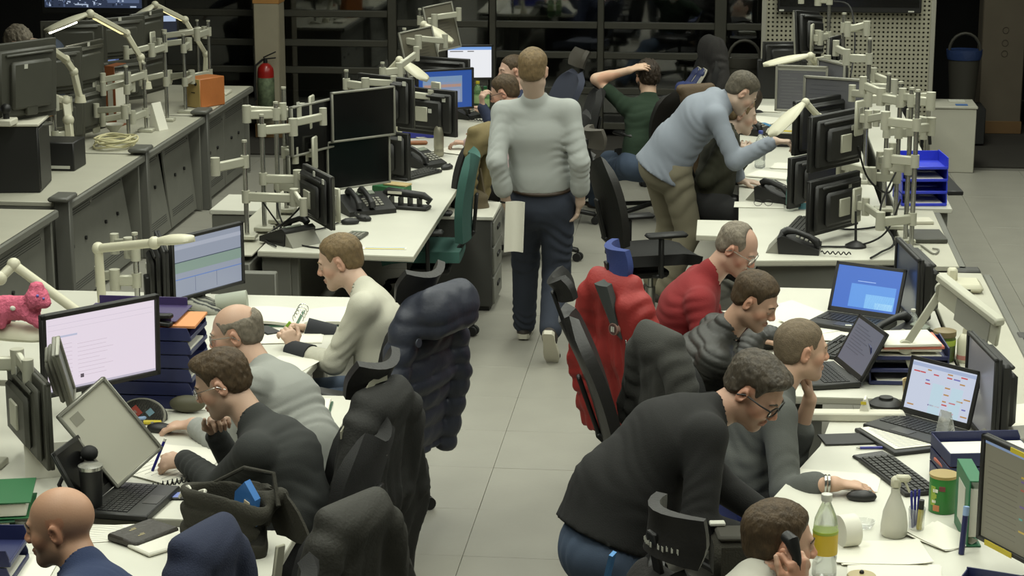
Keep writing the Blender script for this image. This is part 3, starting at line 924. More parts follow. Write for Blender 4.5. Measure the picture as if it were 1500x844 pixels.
# waste bins
def bin_(loc, label, bag):
    b = thing('waste_bin', label, 'bin', loc)
    MB().lathe([(.115, 0), (.15, .5), (.155, .5), (.15, .49), (.11, .02)], n=20, ex=1.0, ey=.8).build('tub', mat('bin_grey', (58, 56, 48), .6), b)
    MB().lathe([(.152, .42), (.162, .46), (.165, .51), (.14, .50)], n=20, ex=1.0, ey=.8).build('bin_bag', bag, b)
    MB().frame((0, -.02, .5), Vector((1, 0, 0)), Vector((0, 0, 1)), Vector((0, -1, 0))).tube([(.14 * math.cos(a * math.pi / 10), .16 * math.sin(a * math.pi / 10), 0) for a in range(11)], .014).build('lid_hoop', mat('bin_grey'), b)
bin_((2.17, 19.5, .35), 'tall grey waste bin with a blue bag beside the right pillar', mat('blue_bag', (44, 62, 104), .4, bump=.4, bscale=30))
bin_((.16, 18.75, .35), 'dark grey waste bin left of the pegboard behind the leaning man', mat('bin_grey'))
tag(MB().box((0, 0, .168), (.4, .4, .336), .01).build('low_cupboard', RACKM, None, (.14, 18.75, .012)), 'low dark cupboard under the dark grey bin left of the pegboard', 'cupboard')
tag(MB().box((0, 0, .168), (.5, .4, .336), .01).build('low_cupboard', RACKM, None, (2.12, 19.5, .012)), 'low dark cupboard under the blue-bagged waste bin', 'cupboard')

# ------------------------------------------------------------------ builders for the office equipment
WHITE = mat('white_desktop', (196, 195, 182), .45, var=.02, spec=.4)
EDGEW = mat('desk_edge', (176, 174, 158), .5)
STEEL = mat('grey_steel', (104, 104, 96), .55, var=.05)
STEELD = mat('dark_steel', (62, 62, 58), .55, var=.05)
ALU = mat('aluminium', (178, 177, 160), .42, metal=.2, var=.04)
CHROME = mat('chrome', (176, 176, 170), .22, metal=.9)
GREYP = mat('grey_plastic', (126, 125, 114), .5, var=.04)
MONB = mat('monitor_black', (28, 28, 26), .5, var=.06)
MONG = mat('monitor_grey', (66, 66, 58), .5, var=.05)
SILV = mat('silver_frame', (140, 139, 128), .4, metal=.3)
LAMPW = mat('lamp_white', (196, 193, 170), .45)
PAPER = mat('paper', (216, 214, 200), .7)
PAPER2 = mat('paper_cream', (198, 195, 178), .7)
STICK = mat('sticker')
SCR_OFF = mat('screen_off', (12, 12, 12), .22)
NAVY = mat('navy_tray', (36, 42, 82), .45)
BLUEP = mat('blue_plastic', (44, 50, 140), .4)
GREENB = mat('green_binder', (28, 92, 50), .5)
YEL = mat('yellow', (196, 178, 48), .6)
INK = mat('ink', (70, 70, 66), .7)
LG = mat('print_grey', (150, 150, 140), .7)
ORANGE = mat('orange_folder', (206, 136, 84), .6)

EM = {}
def glow(rgb, s=1.0):
    k = ('glow_%d_%d_%d' % rgb, s)
    if k not in EM: EM[k] = mat('%s_%g' % k, rgb, .3, emit=s)
    return EM[k]

def monitor(loc, yaw, label, w=.50, h=.31, tilt=0, roll=0, body=None, frame=None, screen=None, rects=(), stickers=(), group=None, stand=None, bez=.016, deep=.05, vesa=False, name='monitor'):
    """screen looks along local +X; rects = (u0, v0, u1, v1, material) in 0..1 from the lower left as its viewer sees it"""
    body = body or MONB; frame = frame or body
    t = thing(name, label, 'monitor', loc, group=group, rot=(roll, -tilt, yaw))
    m = MB().box((-.008, 0, 0), (.016, w, h), .004)
    m.box((-.016 - deep * .25, 0, .0), (deep * .5, w * .90, h * .84), .012)
    m.box((-.016 - deep * .7, 0, -.01), (deep * .6, w * .62, h * .60), .016)
    m.box((-.02 - deep * .55, 0, h * .36), (deep * .3, w * .74, .018), .007)
    m.build('back_shell', body, t)
    f = MB()
    for sg in (-1, 1):
        f.box((.006, sg * (w / 2 - bez / 2), 0), (.016, bez, h), .003)
        f.box((.006, 0, sg * (h / 2 - bez / 2)), (.016, w, bez), .003)
    f.build('bezel', frame, t)
    iw, ih = w - 2 * bez, h - 2 * bez
    s = MB().box((.002, 0, 0), (.004, iw, ih), 0, 0); ms = [screen or SCR_OFF]
    for (u0, v0, u1, v1, mm) in rects:
        if mm not in ms: ms.append(mm)
        s.box((.0045, -iw / 2 + (u0 + u1) / 2 * iw, -ih / 2 + (v0 + v1) / 2 * ih), (.0012, (u1 - u0) * iw, (v1 - v0) * ih), 0, ms.index(mm))
    s.build('display', ms, t)
    for (u, v) in stickers:
        inner = abs(u - .5) < .34 and abs(v - .47) < .32
        MB().box((-.0165 - deep * (1.0 if inner else .5), -w / 2 + u * w, -h / 2 + v * h), (.004, .028, .028)).build('label_sticker', STICK, t)
    if vesa:
        MB().box((-.02 - deep, 0, -.01), (.012, .10, .10), .003).build('mount_plate', ALU, t)
    if stand:
        st = MB().box((-.075, 0, -h / 2 - stand / 2 + h * .3), (.03, .09, stand + h * .3), .006)
        st.build('stand_neck', body, t)
        MB().box((-.03, 0, -h / 2 - stand + .008), (.20, .26, .016), .006).build('stand_foot', body, t)
    return t

def pole_rig(base, h, arms, label, r=.0135, group=None, extra=True):
    """a post clamped to the desk with flat jointed arms; arms = (height, elbow offset, end offset) relative to the base"""
    t = thing('monitor_pole', label, 'monitor arm', base, group=group)
    MB().cyl((0, 0, 0), (0, 0, h), r, n=14).build('pole', CHROME, t)
    MB().cyl((0, 0, h), (0, 0, h + .012), r * 1.1, n=14).build('end_cap', ALU, t)
    MB().box((0, 0, .012), (.11, .09, .024), .004).build('clamp_foot', ALU, t)
    for (z, el, en) in arms:
        a = MB().cyl((0, 0, z - .035), (0, 0, z + .035), r * 1.75, n=14)
        e = Vector((el[0], el[1], z)); 
        a.bar((0, 0, z), e, .028, .052, .006)
        a.cyl(e + V(0, 0, -.045), e + V(0, 0, .055), .026, n=14)
        if en is not None:
            f = Vector((en[0], en[1], z + (en[2] if len(en) > 2 else 0)))
            a.bar(e + V(0, 0, .03), f + V(0, 0, .0), .026, .045, .006)
            a.cyl(f + V(0, 0, -.05), f + V(0, 0, .05), .022, n=14)
            a.build('arm', ALU, t)
            if len(en) > 3:
                d = yawv(en[3]); d = Vector(d)
                s = d.cross(V(0, 0, 1))
                p = MB().bar(f, f + d * .05, .03, .05, .004)
                p.frame(f + d * .06, d, s, V(0, 0, 1)).box((0, 0, 0), (.016, .085, .20), .007)
                p.box((-.010, 0, 0), (.008, .04, .12), .003, 1)
                p.build('mount_plate', [ALU, GREYP], t)
        else: a.build('arm', ALU, t)
    return t

def desk_lamp(pts, label, head_len=.34, head_w=.13, head_dir=None, r=.02, lit=False, base=True, tube=False, group=None, hthick=.03, hroll=0):
    """jointed lamp: pts run from the foot to the head joint (world), then a paddle-shaped head along head_dir"""
    o = Vector(pts[0])
    t = thing('desk_lamp', label, 'desk lamp', tuple(o), group=group)
    P_ = [Vector(p) - o for p in pts]
    if base: MB().cyl((0, 0, 0), (0, 0, .05), .04, .032, 14).build('clamp', LAMPW, t)
    for i, (a, b) in enumerate(zip(P_[:-1], P_[1:])):
        if tube: m = MB().cyl(a, b, r, n=12)
        else: m = MB().bar(a, b, r * 2, r * 1.7, .006)
        m.ball(b, r * 1.45, 0, 12, 8)
        m.build('arm', LAMPW, t)
        if lit and i == len(P_) - 2:
            d = (b - a)
            MB().bar(a + d * .12 + V(0, 0, -r * .95), b - d * .1 + V(0, 0, -r * .95), r * 1.2, .006).build('arm_reflected_glow', glow((255, 240, 170), 1.3), t)  # lamp light reflected on the arm, put in as an emissive strip
    d = Vector(head_dir).normalized(); j = P_[-1]
    s = d.cross(V(0, 0, 1)).normalized(); u = s.cross(d)
    if hroll:
        q = Matrix.Rotation(math.radians(hroll), 3, d); s = q @ s; u = q @ u
    rows = []; N = 12
    for i in range(N + 1):
        f = i / N
        w = head_w * .5 * (.20 + .80 * math.sin(min(1, f * 1.7) * math.pi / 2)) * (1 if f < .8 else math.sqrt(max(0, 1 - ((f - .8) / .2) ** 2)) * .9 + .1)
        hh = hthick * (.7 + .5 * math.sin(f * math.pi))
        rows.append([j + d * (head_len * f) + s * (w * math.cos(a)) + u * (hh * math.sin(a) * .9 if math.sin(a) > 0 else hh * .45 * math.sin(a)) for a in [2 * math.pi * k / 14 for k in range(14)]])
    m = MB(); vs = [p for r_ in rows for p in r_]
    fs = [(i * 14 + k, i * 14 + (k + 1) % 14, (i + 1) * 14 + (k + 1) % 14, (i + 1) * 14 + k) for i in range(N) for k in range(14)]
    fs += [tuple(range(14))[::-1], tuple(range(N * 14, N * 14 + 14))]
    m.add(vs, fs); m.build('lamp_head', LAMPW, t)
    if lit:
        c = j + d * (head_len * .62) - u * (hthick * .60)
        MB().frame(c, d, s, u).box((0, 0, 0), (head_len * .62, head_w * .62, .008), .004).build('light_tube', glow((255, 250, 225), 6.0), t)
    return t

def keyboard(loc, rz, label, w=.44, d=.14):
    t = thing('keyboard', label, 'keyboard', loc, rz)
    MB().box((0, 0, .009), (w, d, .018), .004).build('case', BLK, t)
    k = MB()
    for r in range(5):
        for c in range(14):
            k.box((-w / 2 + .022 + c * (w - .044) / 13, -d / 2 + .02 + r * (d - .04) / 4, .020), ((w - .05) / 14 * .86, (d - .03) / 5 * .82, .006))
    k.build('keys', mat('key_grey', (52, 52, 48), .6), t)['kind'] = 'stuff'
    return t
def mouse(loc, rz, label):
    t = thing('computer_mouse', label, 'mouse', loc, rz)
    MB().ball((0, 0, .012), (.055, .031, .024), 0, 14, 8).build('shell', BLK, t)
    MB().cyl((.03, 0, .030), (.03, 0, .036), .006, n=10).build('wheel', GREYP, t)
    return t

def phone(loc, rz, label, handset=True, two=False, w=.22):
    """desk phone: wedge body on a wire-thin stand, sloping keypad, handset in its cradle, curly cord; front is local -Y"""
    t = thing('desk_phone', label, 'telephone', loc, rz)
    MB().prism([(-.12, .0), (.10, .0), (.11, .085), (.085, .10), (-.12, .028)], -w / 2, w / 2, 0, 'x').build('body', BLK, t)
    up = Vector((0, .205, .072)).normalized(); nn = Vector((0, -up.z, up.y))
    k = MB(); k.frame(V(.035, -.02, .066), V(1, 0, 0), up, nn)
    for r in range(4):
        for c in range(4): k.box((-.045 + c * .03, -.05 + r * .026, .0), (.022, .017, .008), .002)
    k.build('keys', GREYP, t)['kind'] = 'stuff'
    d = MB(); d.frame(V(.03, .072, .098), V(1, 0, 0), up, nn); d.box((0, 0, 0), (.11, .04, .012), .003)
    d.build('display', mat('lcd_grey', (118, 124, 112), .3), t)
    hs = []
    for q in ([-.075] if not two else [-.08, .0]):
        h = MB(); h.frame(V(q, -.015, .075), V(1, 0, 0), up, nn)
        h.tube([(0, -.10, .0), (0, -.085, .022), (0, -.04, .034), (0, .04, .034), (0, .085, .022), (0, .10, .0)], [.021, .022, .016, .016, .022, .021], 10)
        h.build('handset', BLK, t)
    if handset:
        c = [V(-.10, -.10, .02) + V(-.02 + .008 * math.cos(i * 1.3), -.03 - .012 * i * .5, .008 * math.sin(i * 1.3) - .0) for i in range(28)]
        c = [V(p.x, p.y, max(p.z, .006)) for p in c]
        MB().tube(c, .0035, 5).build('cord', BLKR, t)
    MB().prism([(.10, 0), (.17, 0), (.10, .08)], -w / 2 + .01, w / 2 - .01, 0, 'x').build('rear_foot', GREYP, t)
    return t

def laptop(loc, rz, label, w=.35, d=.24, open_=105, screen=None, rects=(), body=None, bez=.016):
    """the typist sits at local -Y"""
    body = body or MONB
    t = thing('laptop', label, 'laptop', loc, rz)
    MB().box((0, 0, .013), (w, d, .026), .005).build('base', body, t)
    k = MB()
    for r in range(6):
        for c in range(14):
            k.box((-w / 2 + .03 + c * (w - .06) / 13, -d * .12 + r * .0195, .0275), ((w - .06) / 14 * .86, .0165, .003))
    k.build('keys', mat('key_black', (20, 20, 20), .5), t)['kind'] = 'stuff'
    MB().box((0, -d * .34, .0265), (.09, .055, .002)).build('touchpad', mat('touchpad', (48, 48, 45), .4), t)
    a = math.radians(open_); u = V(0, -math.cos(a), math.sin(a)); nn = V(0, -math.sin(a), -math.cos(a))
    lid_h = d * .98
    m = MB(); m.frame(V(0, d / 2, .026), V(1, 0, 0), u, V(1, 0, 0).cross(u)); m.box((0, lid_h / 2, -.004), (w, lid_h, .012), .004)
    for sg in (-1, 1):
        m.box((sg * (w / 2 - bez / 2), lid_h / 2, .003), (bez, lid_h, .005), .001); 
    m.box((0, lid_h - bez / 2, .003), (w, bez, .005), .001); m.box((0, bez * .75, .003), (w, bez * 1.5, .005), .001)
    lid = m.build('lid', body, t)
    iw, ih = w - 2 * bez, lid_h - 2.5 * bez
    s = MB(); s.frame(V(0, d / 2, .026), V(1, 0, 0), u, V(1, 0, 0).cross(u))
    c0 = bez * 1.5 + ih / 2
    s.box((0, c0, .0035), (iw, ih, .001), 0, 0); ms = [screen or SCR_OFF]
    for (u0, v0, u1, v1, mm) in rects:
        if mm not in ms: ms.append(mm)
        s.box((-iw / 2 + (u0 + u1) / 2 * iw, c0 - ih / 2 + (v0 + v1) / 2 * ih, .0042), ((u1 - u0) * iw, (v1 - v0) * ih, .0008), 0, ms.index(mm))
    s.build('display', ms, lid)
    return t

def sheets(loc, rz, label, w=.21, d=.297, n=1, mt=None, curl=.0, lines=0, name='paper_sheet', group=None, cat='paper'):
    """a sheet or a thin pile of paper, a little uneven; printed lines as flat ink"""
    t = thing(name, label, cat, loc, rz, group)
    for k in range(n):
        rows = []
        a = random.uniform(-6, 6) if k else 0
        ca, sa = math.cos(math.radians(a)), math.sin(math.radians(a)); ox = random.uniform(-.008, .008) if k else 0
        for i in range(7):
            r = []
            for j in range(6):
                x = (j / 5 - .5) * w; y = (i / 6 - .5) * d
                z = .0018 + k * .0022 + curl * (max(0, abs(j / 5 - .5) * 2 - .4) ** 2) * (1 if j > 2 else .5) + curl * .3 * max(0, i / 6 - .6)
                r.append((x * ca - y * sa + ox, x * sa + y * ca, z))
            rows.append(r)
        MB().sheet(rows, .0014).build('sheet', mt or PAPER, t)
    if lines:
        q = MB()
        for i in range(lines):
            y = d * (.40 - .8 * i / max(lines - 1, 1))
            q.box((-w * random.uniform(0, .08), y, .0024 + (n - 1) * .0022 + curl * .02), (w * random.uniform(.5, .78), d * .008, .0006))
        if curl < .02: q.build('print', LG, t)['kind'] = 'stuff'
    return t

def tray_stack(loc, rz, label, n=4, w=.26, d=.34, pitch=.065, col=None, fill=True, flare=True):
    """stacked letter trays open at local -Y with drawn-up sides"""
    t = thing('letter_trays', label, 'letter trays', loc, rz)
    col = col or NAVY
    for k in range(n):
        z = k * pitch
        m = MB().box((0, 0, z + .004), (w, d, .006), .002)
        for sg in (-1, 1):
            m.prism([(-d / 2 * .98, z + .004), (d / 2, z + .004), (d / 2, z + pitch * .96), (-d / 2 * .92, z + pitch * .96), (-d / 2 * .98, z + pitch * .5)], sg * w / 2 - .003, sg * w / 2 + .003, 0, 'x')
        m.box((0, d / 2 - .003, z + pitch * .45), (w, .006, pitch * .88), .002)
        m.box((0, -d / 2 + .004, z + .011), (w, .008, .016), .003)
        tr = m.build('tray', col, t)
        if fill and k % 2 == 0:
            MB().box((0, -.01, z + .014), (w * .82, d * .9, .012), .001).build('paper_pile', PAPER, tr)
    return t

def binder(loc, rz, label, col, w=.285, d=.315, th=.07, rot=None):
    t = thing('ring_binder', label, 'binder', loc, rz, rot=rot)
    MB().box((0, 0, .003), (w, d, .005), .001).box((0, 0, th - .003), (w, d, .005), .001).box((-w / 2 + .003, 0, th / 2), (.006, d, th), .002).build('cover', col, t)
    MB().box((.0, 0, th / 2), (w * .88, d * .94, th * .72), .002).build('page_block', PAPER, t)
    MB().box((-w / 2 - .001, 0, th / 2), (.002, d * .5, th * .6)).build('spine_label', STICK, t)
    return t

def bottle(loc, label, h=.30, r=.037, body=None, cap=None, lab=None, waist=False, name='water_bottle'):
    t = thing(name, label, 'bottle', loc)
    if waist: pr = [(r * .85, 0), (r, .01), (r * .98, h * .36), (r * .84, h * .5), (r, h * .64), (r * .92, h * .76), (r * .55, h * .86), (r * .5, h * .92)]
    else: pr = [(r * .8, 0), (r, .01), (r, h * .16), (r * .93, h * .2), (r, h * .24), (r, h * .6), (r * .9, h * .72), (r * .55, h * .84), (r * .36, h * .9), (r * .36, h * .95)]
    MB().lathe(pr, n=20).build('body', body, t, ang=60)
    MB().lathe([(r * .42, h * .92), (r * .44, h * .93), (r * .44, h), (r * .3, h + .002)], n=16).build('cap', cap or STICK, t)
    if lab: MB().lathe([(r * 1.012, h * .30), (r * 1.02, h * .31), (r * 1.02, h * .54), (r * 1.012, h * .55)], n=20).build('label', lab, t)
    return t

def cable(pts, r, label, m=None, group=None):
    """a loose cable through world points, smoothed"""
    P_ = [Vector(p) for p in pts]; out = []
    for i in range(len(P_) - 1):
        p0, p1, p2, p3 = P_[max(i - 1, 0)], P_[i], P_[i + 1], P_[min(i + 2, len(P_) - 1)]
        for s in range(6):
            t = s / 6
            out.append(.5 * ((2 * p1) + (p2 - p0) * t + (2 * p0 - 5 * p1 + 4 * p2 - p3) * t * t + (3 * p1 - p0 - 3 * p2 + p3) * t ** 3))
    out.append(P_[-1])
    o = MB(); b = P_[0]; o.tube([p - b for p in out], r, 6)
    return tag(o.build('cable', m or BLKR, None, tuple(b)), label, 'cable', group)

# ---- office chair; it faces local +X, origin on the floor under the column
def office_chair(loc, rz, label, fabric, back_m=None, head=True, head_m=None, arms=True, back_h=.56, back_tilt=12, seat_z=.47, back_w=.46, mesh_back=False, group=None, wing=False, head_tilt=25, back_z=.12, base=True, shift=-.23, head_s=1.0):
    back_m = back_m or fabric; head_m = head_m or back_m
    t = thing('office_chair', label, 'chair', loc, rz, group)
    if base:
        for k in range(5):
            a = 2 * math.pi * k / 5 + .35
            x, y = math.cos(a), math.sin(a)
            MB().bar((x * .03, y * .03, .115), (x * .30, y * .30, .075), .045, .03, .008).build('base_leg', BLK, t)
            c = MB()
            for sg in (-1, 1):
                c.frame((x * .30, y * .30, .03), V(x, y, 0), V(-y, x, 0), V(0, 0, 1)); c.cyl((0, sg * .008, 0), (0, sg * .03, 0), .03, n=14)
            c.M = None; c.cyl((x * .30, y * .30, .03), (x * .30, y * .30, .08), .009, n=8)
            c.build('caster', BLKR, t)
        MB().cyl((0, 0, .09), (0, 0, .30), .03, n=14).cyl((0, 0, .30), (0, 0, seat_z - .07), .017, n=12).build('column', CHROME, t)
        MB().box((-.03, 0, seat_z - .075), (.24, .18, .05), .015).build('mechanism', BLK, t)
    s = MB(); rows = []
    for i in range(9):
        f = i / 8; x = -.22 + .46 * f
        r = []
        for j in range(9):
            g = j / 8 * 2 - 1
            wd = .235 * (1 - .18 * max(0, f - .6) ** 2 * 4) * (1 - .10 * (1 - f))
            z = seat_z - .012 * (1 - abs(g) ** 3) * 1 + .006 - .035 * max(0, f - .75) ** 1.5 * 6
            r.append((x, wd * g, z))
        rows.append(r)
    s.sheet(rows, .065); s.build('seat', fabric, t)
    bt = math.radians(back_tilt)
    up = V(-math.sin(bt), 0, math.cos(bt)); bx = V(math.cos(bt), 0, math.sin(bt)); o = V(shift, 0, seat_z + back_z)
    b = MB(); rows = []
    for i in range(11):
        f = i / 10
        wd = back_w / 2 * (.86 + .20 * math.sin(f * math.pi * .9)) * (1 if f < .82 else 1 - .55 * ((f - .82) / .18) ** 2)
        r = []
        for j in range(9):
            g = j / 8 * 2 - 1
            p = o + up * (back_h * f) + V(0, wd * g, 0) + bx * (.035 * abs(g) ** 2 + .035 * math.sin(f * math.pi) * .6)
            r.append(p)
        rows.append(r)
    b.sheet(rows, .05 if not mesh_back else .022); b.build('backrest', back_m, t)
    MB().bar(V(-.10, 0, seat_z - .06), o + up * .05 - bx * .06, .07, .025, .006).bar(o + up * .03 - bx * .055, o + up * (back_h * .55) - bx * .05, .06, .02, .006).build('back_support', BLK, t)
    if head:
        hc = o + up * (back_h + .13)
        q = MB(); ht = math.radians(head_tilt)
        hu = V(-math.sin(ht), 0, math.cos(ht)); hb = V(math.cos(ht), 0, math.sin(ht)); rows = []
        for i in range(7):
            f = i / 6 - .5
            rows.append([hc + hu * (.15 * head_s * f) + V(0, .135 * head_s * g * (1 - .25 * abs(f)), 0) + hb * (.055 * abs(g) ** 2 * (1.0 if not wing else 1.4) + .012 * math.cos(f * math.pi)) for g in [j / 8 * 2 - 1 for j in range(9)]])
        q.sheet(rows, .035); q.build('headrest', head_m, t)
        MB().bar(o + up * (back_h - .06) - bx * .03, hc - hb * .03, .05, .016, .004).build('headrest_stem', BLK, t)
    if arms:
        for sg in (-1, 1):
            MB().bar((-.04, sg * .20, seat_z - .06), (-.04, sg * .285, seat_z - .04), .05, .02, .004).bar((-.04, sg * .285, seat_z - .05), (-.04, sg * .285, seat_z + .19), .05, .022, .006, up=(1, 0, 0)).build('arm_post', BLK, t)
            MB().box((-.01, sg * .285, seat_z + .205), (.25, .085, .028), .012).build('armrest', BLK, t)
    return t

def drape(loc, rz, label, m, top=1.12, bot=.40, w=.25, th=.085, x0=-.27, tilt=12, sleeves=True, hood=None, puff=False, lining=None, wr=.012, name='jacket', sl_len=.55, extra=None, spread=.06, front=True, skew=0):
    """a jacket hung over a chair back (the chair faces local +X); one sewn surface with sleeves, hood and creases"""
    t = thing(name, label, 'jacket', loc, rz)
    s = Sdf(); bt = math.radians(tilt)
    def pt(y, z, dx=0): return (x0 - (z - .6) * math.tan(bt) + dx, y, z)
    wl = .16
    if puff: wr = 0
    q = wr if puff else wr * .45
    s.cap(pt(-w * .50, top - .05), pt(w * .50, top - .05), th * .62, k=.06)
    s.ecap(pt(0, bot + .0), pt(0, (top + bot) / 2), (0, 1, 0), (w + spread, th * .9), (w * .98, th), .05, q, wl, puff=puff, flat=True)
    s.ecap(pt(0, (top + bot) / 2), pt(0, top - .09), (0, 1, 0), (w * .98, th), (w * .66, th * .72), .05, q, wl, puff=puff)
    if sleeves:
        for sg in (-1, 1):
            a = pt(sg * w * .70, top - .11, -.01); b = pt(sg * (w + .03), top - .10 - sl_len * .5, -.045 + skew); c = pt(sg * (w + .035), top - .10 - sl_len, -.05 + skew * 2)
            s.cap(a, b, .068, .060, .022, wr * .8, wl * .75, puff=puff); s.cap(b, c, .060, .048, .014, wr * .8, wl * .75, puff=puff)
    if hood:
        s.ecap(pt(-.10, top + hood[1], hood[0]), pt(.10, top + hood[1], hood[0]), (0, 0, 1), (.115, .085), (.115, .085), .05, wr * .7, .1)
    else:
        s.cap(pt(-.12, top - .01, .02), pt(.12, top - .01, .02), .035, k=.03)
    if extra: extra(s, pt)
    if puff: s.cut(lambda x, y, z, d: d + .008 * (1 - 1.9 * np.abs(np.sin(math.pi * (z + .02 * fnoise(x, y, z, 5)) / .092)) ** .6) * np.clip((top - z) / .12, 0, 1) + .004 * fnoise(x, y, z, 26))
    if not puff:
        def folds(x, y, z, d):
            f = np.clip((top - .06 - z) / .35, 0, 1)
            return d + f * (.011 * np.sin(52 * y + 2.6 * fnoise(x, y, z, 4) + 3 * z) + .005 * np.sin(118 * y + 4 * fnoise(x, y, z, 6)))
        s.cut(folds)
    sdf_obj('shell', s, m, t, .0115)
    return t, pt

# ------------------------------------------------------------------ left bank: steel console desks seen from behind
VENT = mat('vent_dark', (58, 58, 54), .7)
def console(y0, y1, label, lean=(0, 0), knobs=2, post=True):
    t = thing('console_desk', label, 'console', (-4.0, y0, 0), group=None)
    L = y1 - y0
    MB().box((-.48, L / 2, .725), (.98, L - .03, .03), .004).build('worktop', mat('console_top', (176, 174, 158), .5, var=.03), t)
    MB().box((.008, L / 2, .715), (.03, L - .03, .05), .008).box((-.05, L / 2, .68), (.05, L - .05, .05), .004).build('edge_rail', STEEL, t)
    MB().box((-.93, L / 2, .36), (.04, L - .1, .68)).box((-.5, L / 2, .03), (.8, L - .1, .06)).build('carcass', STEELD, t)
    for s_, yy in ((0, .035), (1, L - .035)):
        MB().box((-.47, yy, .36), (.9, .03, .70), .003).build('end_panel', STEEL, t)
    n = 2; pw = (L - .16) / n
    for k in range(n):
        a = lean[k]
        m = MB(); m.at((-.06, .08 + pw * (k + .5), .03), (0, a, 0))
        m.box((0, 0, .315), (.018, pw - .012, .63), .003)
        m.build('panel', STEEL, t)
        v = MB(); v.at((-.06, .08 + pw * (k + .5), .03), (0, a, 0))
        for zz in (.545, .56, .575, .59, .08, .095, .11, .125): v.box((.0095, 0, zz), (.003, pw * .8, .004))
        v.build('vent_slots', VENT, t)['kind'] = 'stuff'
        for u in (-.14, .14):
            kb = MB(); kb.at((-.06, .08 + pw * (k + .5), .03), (0, a, 0))
            kb.cyl((.008, u * pw / .8, .36), (.022, u * pw / .8, .36), .013, n=12); kb.build('latch', BLK, t)
        sc = MB(); sc.at((-.06, .08 + pw * (k + .5), .03), (0, a, 0))
        sc.cyl((.008, pw * .42, .56), (.014, pw * .42, .56), .009, n=10); sc.build('key_lock', CHROME, t)
    if post:
        MB().box((-.02, .0, .38), (.10, .06, .76), .006).box((-.02, .0, .775), (.13, .20, .03), .01).build('corner_post', mat('post_grey', (90, 90, 84), .5), t)
    return t
console(10.05, 12.05, 'grey steel console at the left edge with its panels shut')
console(12.25, 13.97, 'grey steel console with a black cube and small black box on it', (-5, -8))
console(14.0, 15.68, 'grey steel console with coiled white cable and leaning panels', (-8, -5))
console(15.72, 17.35, 'grey steel console at the far end carrying the orange box')

def on_con(px): return px
BB = thing('black_equipment_box', 'large black equipment cube on the left console under the big screen', 'box', (-4.56, 12.70, .741), 8)
MB().box((0, 0, .21), (.56, .40, .42), .006).build('case', BLK, BB)
MB().box((.282, 0, .21), (.004, .36, .38), .002).build('side_plate', mat('side_plate', (34, 34, 32), .45), BB)
tag(MB().box((0, 0, .009), (.56, .42, .018), .004).build('white_board', PAPER2, None, (-4.55, 12.70, 1.1615), (0,0,8)), 'white board lying across the top of the black cube', 'board')
monitor((-4.389, 12.72, 1.422), 150, 'large dark screen seen from behind standing on the black cube', w=.52, h=.50, body=MONG, frame=MONG, deep=.08, tilt=4, stickers=((.62, .72),), stand=.031 + .0)
gd = thing('small_gadget', 'small pale gadget with a black camera on the white board', 'gadget', (-4.42, 12.46, 1.18))
MB().box((0, 0, .02), (.10, .14, .04), .006).build('body', PAPER2, gd)
MB().cyl((0, 0, .04), (0, 0, .08), .02).ball((0, 0, .10), .035).build('camera_ball', BLK, gd)
sb = thing('small_black_box', 'small black ventilated box on the console right of the black cube', 'box', (-4.42, 13.42, .741), 0)
MB().box((0, 0, .095), (.30, .26, .19), .006).build('case', BLK, sb)
MB().box((.02, -.132, .025), (.20, .004, .02)).build('label_strip', STICK, sb)
tag(MB().prism([(-.05, 0), (.05, 0), (.02, .20), (.015, .20)], -.05, .05, 0, 'x').build('white_card', PAPER, None, (-4.17, 15.02, .741), (0, 0, 65)), 'white folded card standing on the console near the poles', 'card')

# orange wooden loudspeaker box
ob = thing('wooden_box', 'orange wooden box with a pale front on the far console', 'box', (-4.12, 16.22, .741), -32)
MB().box((0, 0, .115), (.19, .27, .23), .006).build('case', mat('orange_wood', (172, 104, 54), .5, bump=.2, bscale=30, stretch=(1, 6, 1), var=.08), ob)
MB().box((0, -.137, .115), (.186, .006, .226), .002).build('front_plate', mat('pale_wood', (170, 146, 92), .5, var=.05), ob)
MB().cyl((.05, -.14, .19), (.05, -.145, .19), .014).box((.02, -.141, .12), (.04, .004, .006)).build('socket', BLK, ob)

# coiled white cable
MBc = []
rr = random.Random(3)
for k in range(70):
    a = k * .55; r = .13 + .035 * math.sin(k * .31) + .01 * rr.random()
    MBc.append((-4.27 + r * .9 * math.cos(a), 14.25 + r * 1.2 * math.sin(a), .748 + .0009 * k + .012 * (math.sin(k * .9) ** 2)))
cable(MBc, .007, 'coil of pale cable lying on the left console', mat('cable_white', (196, 190, 150), .5))
tag(MB().lathe([(.02, 0), (.03, .03), (.07, .075), (.075, .08), (.06, .075)], n=18).build('white_dish', PAPER, None, (-4.43, 14.75, .741)), 'small white dish between the poles on the left console', 'dish')

# curved banks of monitors, backs towards the aisle
GRPB = 'grey monitors seen from behind on the left consoles'
k = 0
spots = [(-4.93, 13.86, 108, .0), (-4.66, 14.10, 140, 0), (-4.55, 14.50, 166, 0),
         (-4.92, 15.46, 108, 0), (-4.66, 15.72, 140, 0), (-4.55, 16.14, 166, 0)]
words = ['nearest of the first curved bank', 'middle of the first curved bank', 'farthest of the first curved bank', 'nearest of the second curved bank', 'middle of the second curved bank', 'farthest of the second curved bank']
for (x, y, a, q), wd in zip(spots, words):
    for z, lv in ((1.285 if y < 15 else 1.33, 'upper'), (.955 if y < 15 else 1.0, 'lower')):
        monitor((x, y, z), a, '%s grey monitor seen from behind, %s on the left consoles' % (lv, wd), w=.49, h=.32, body=MONG, frame=SILV, tilt=3, stickers=((.5, .97),) if z > 1.1 else (), deep=.04)
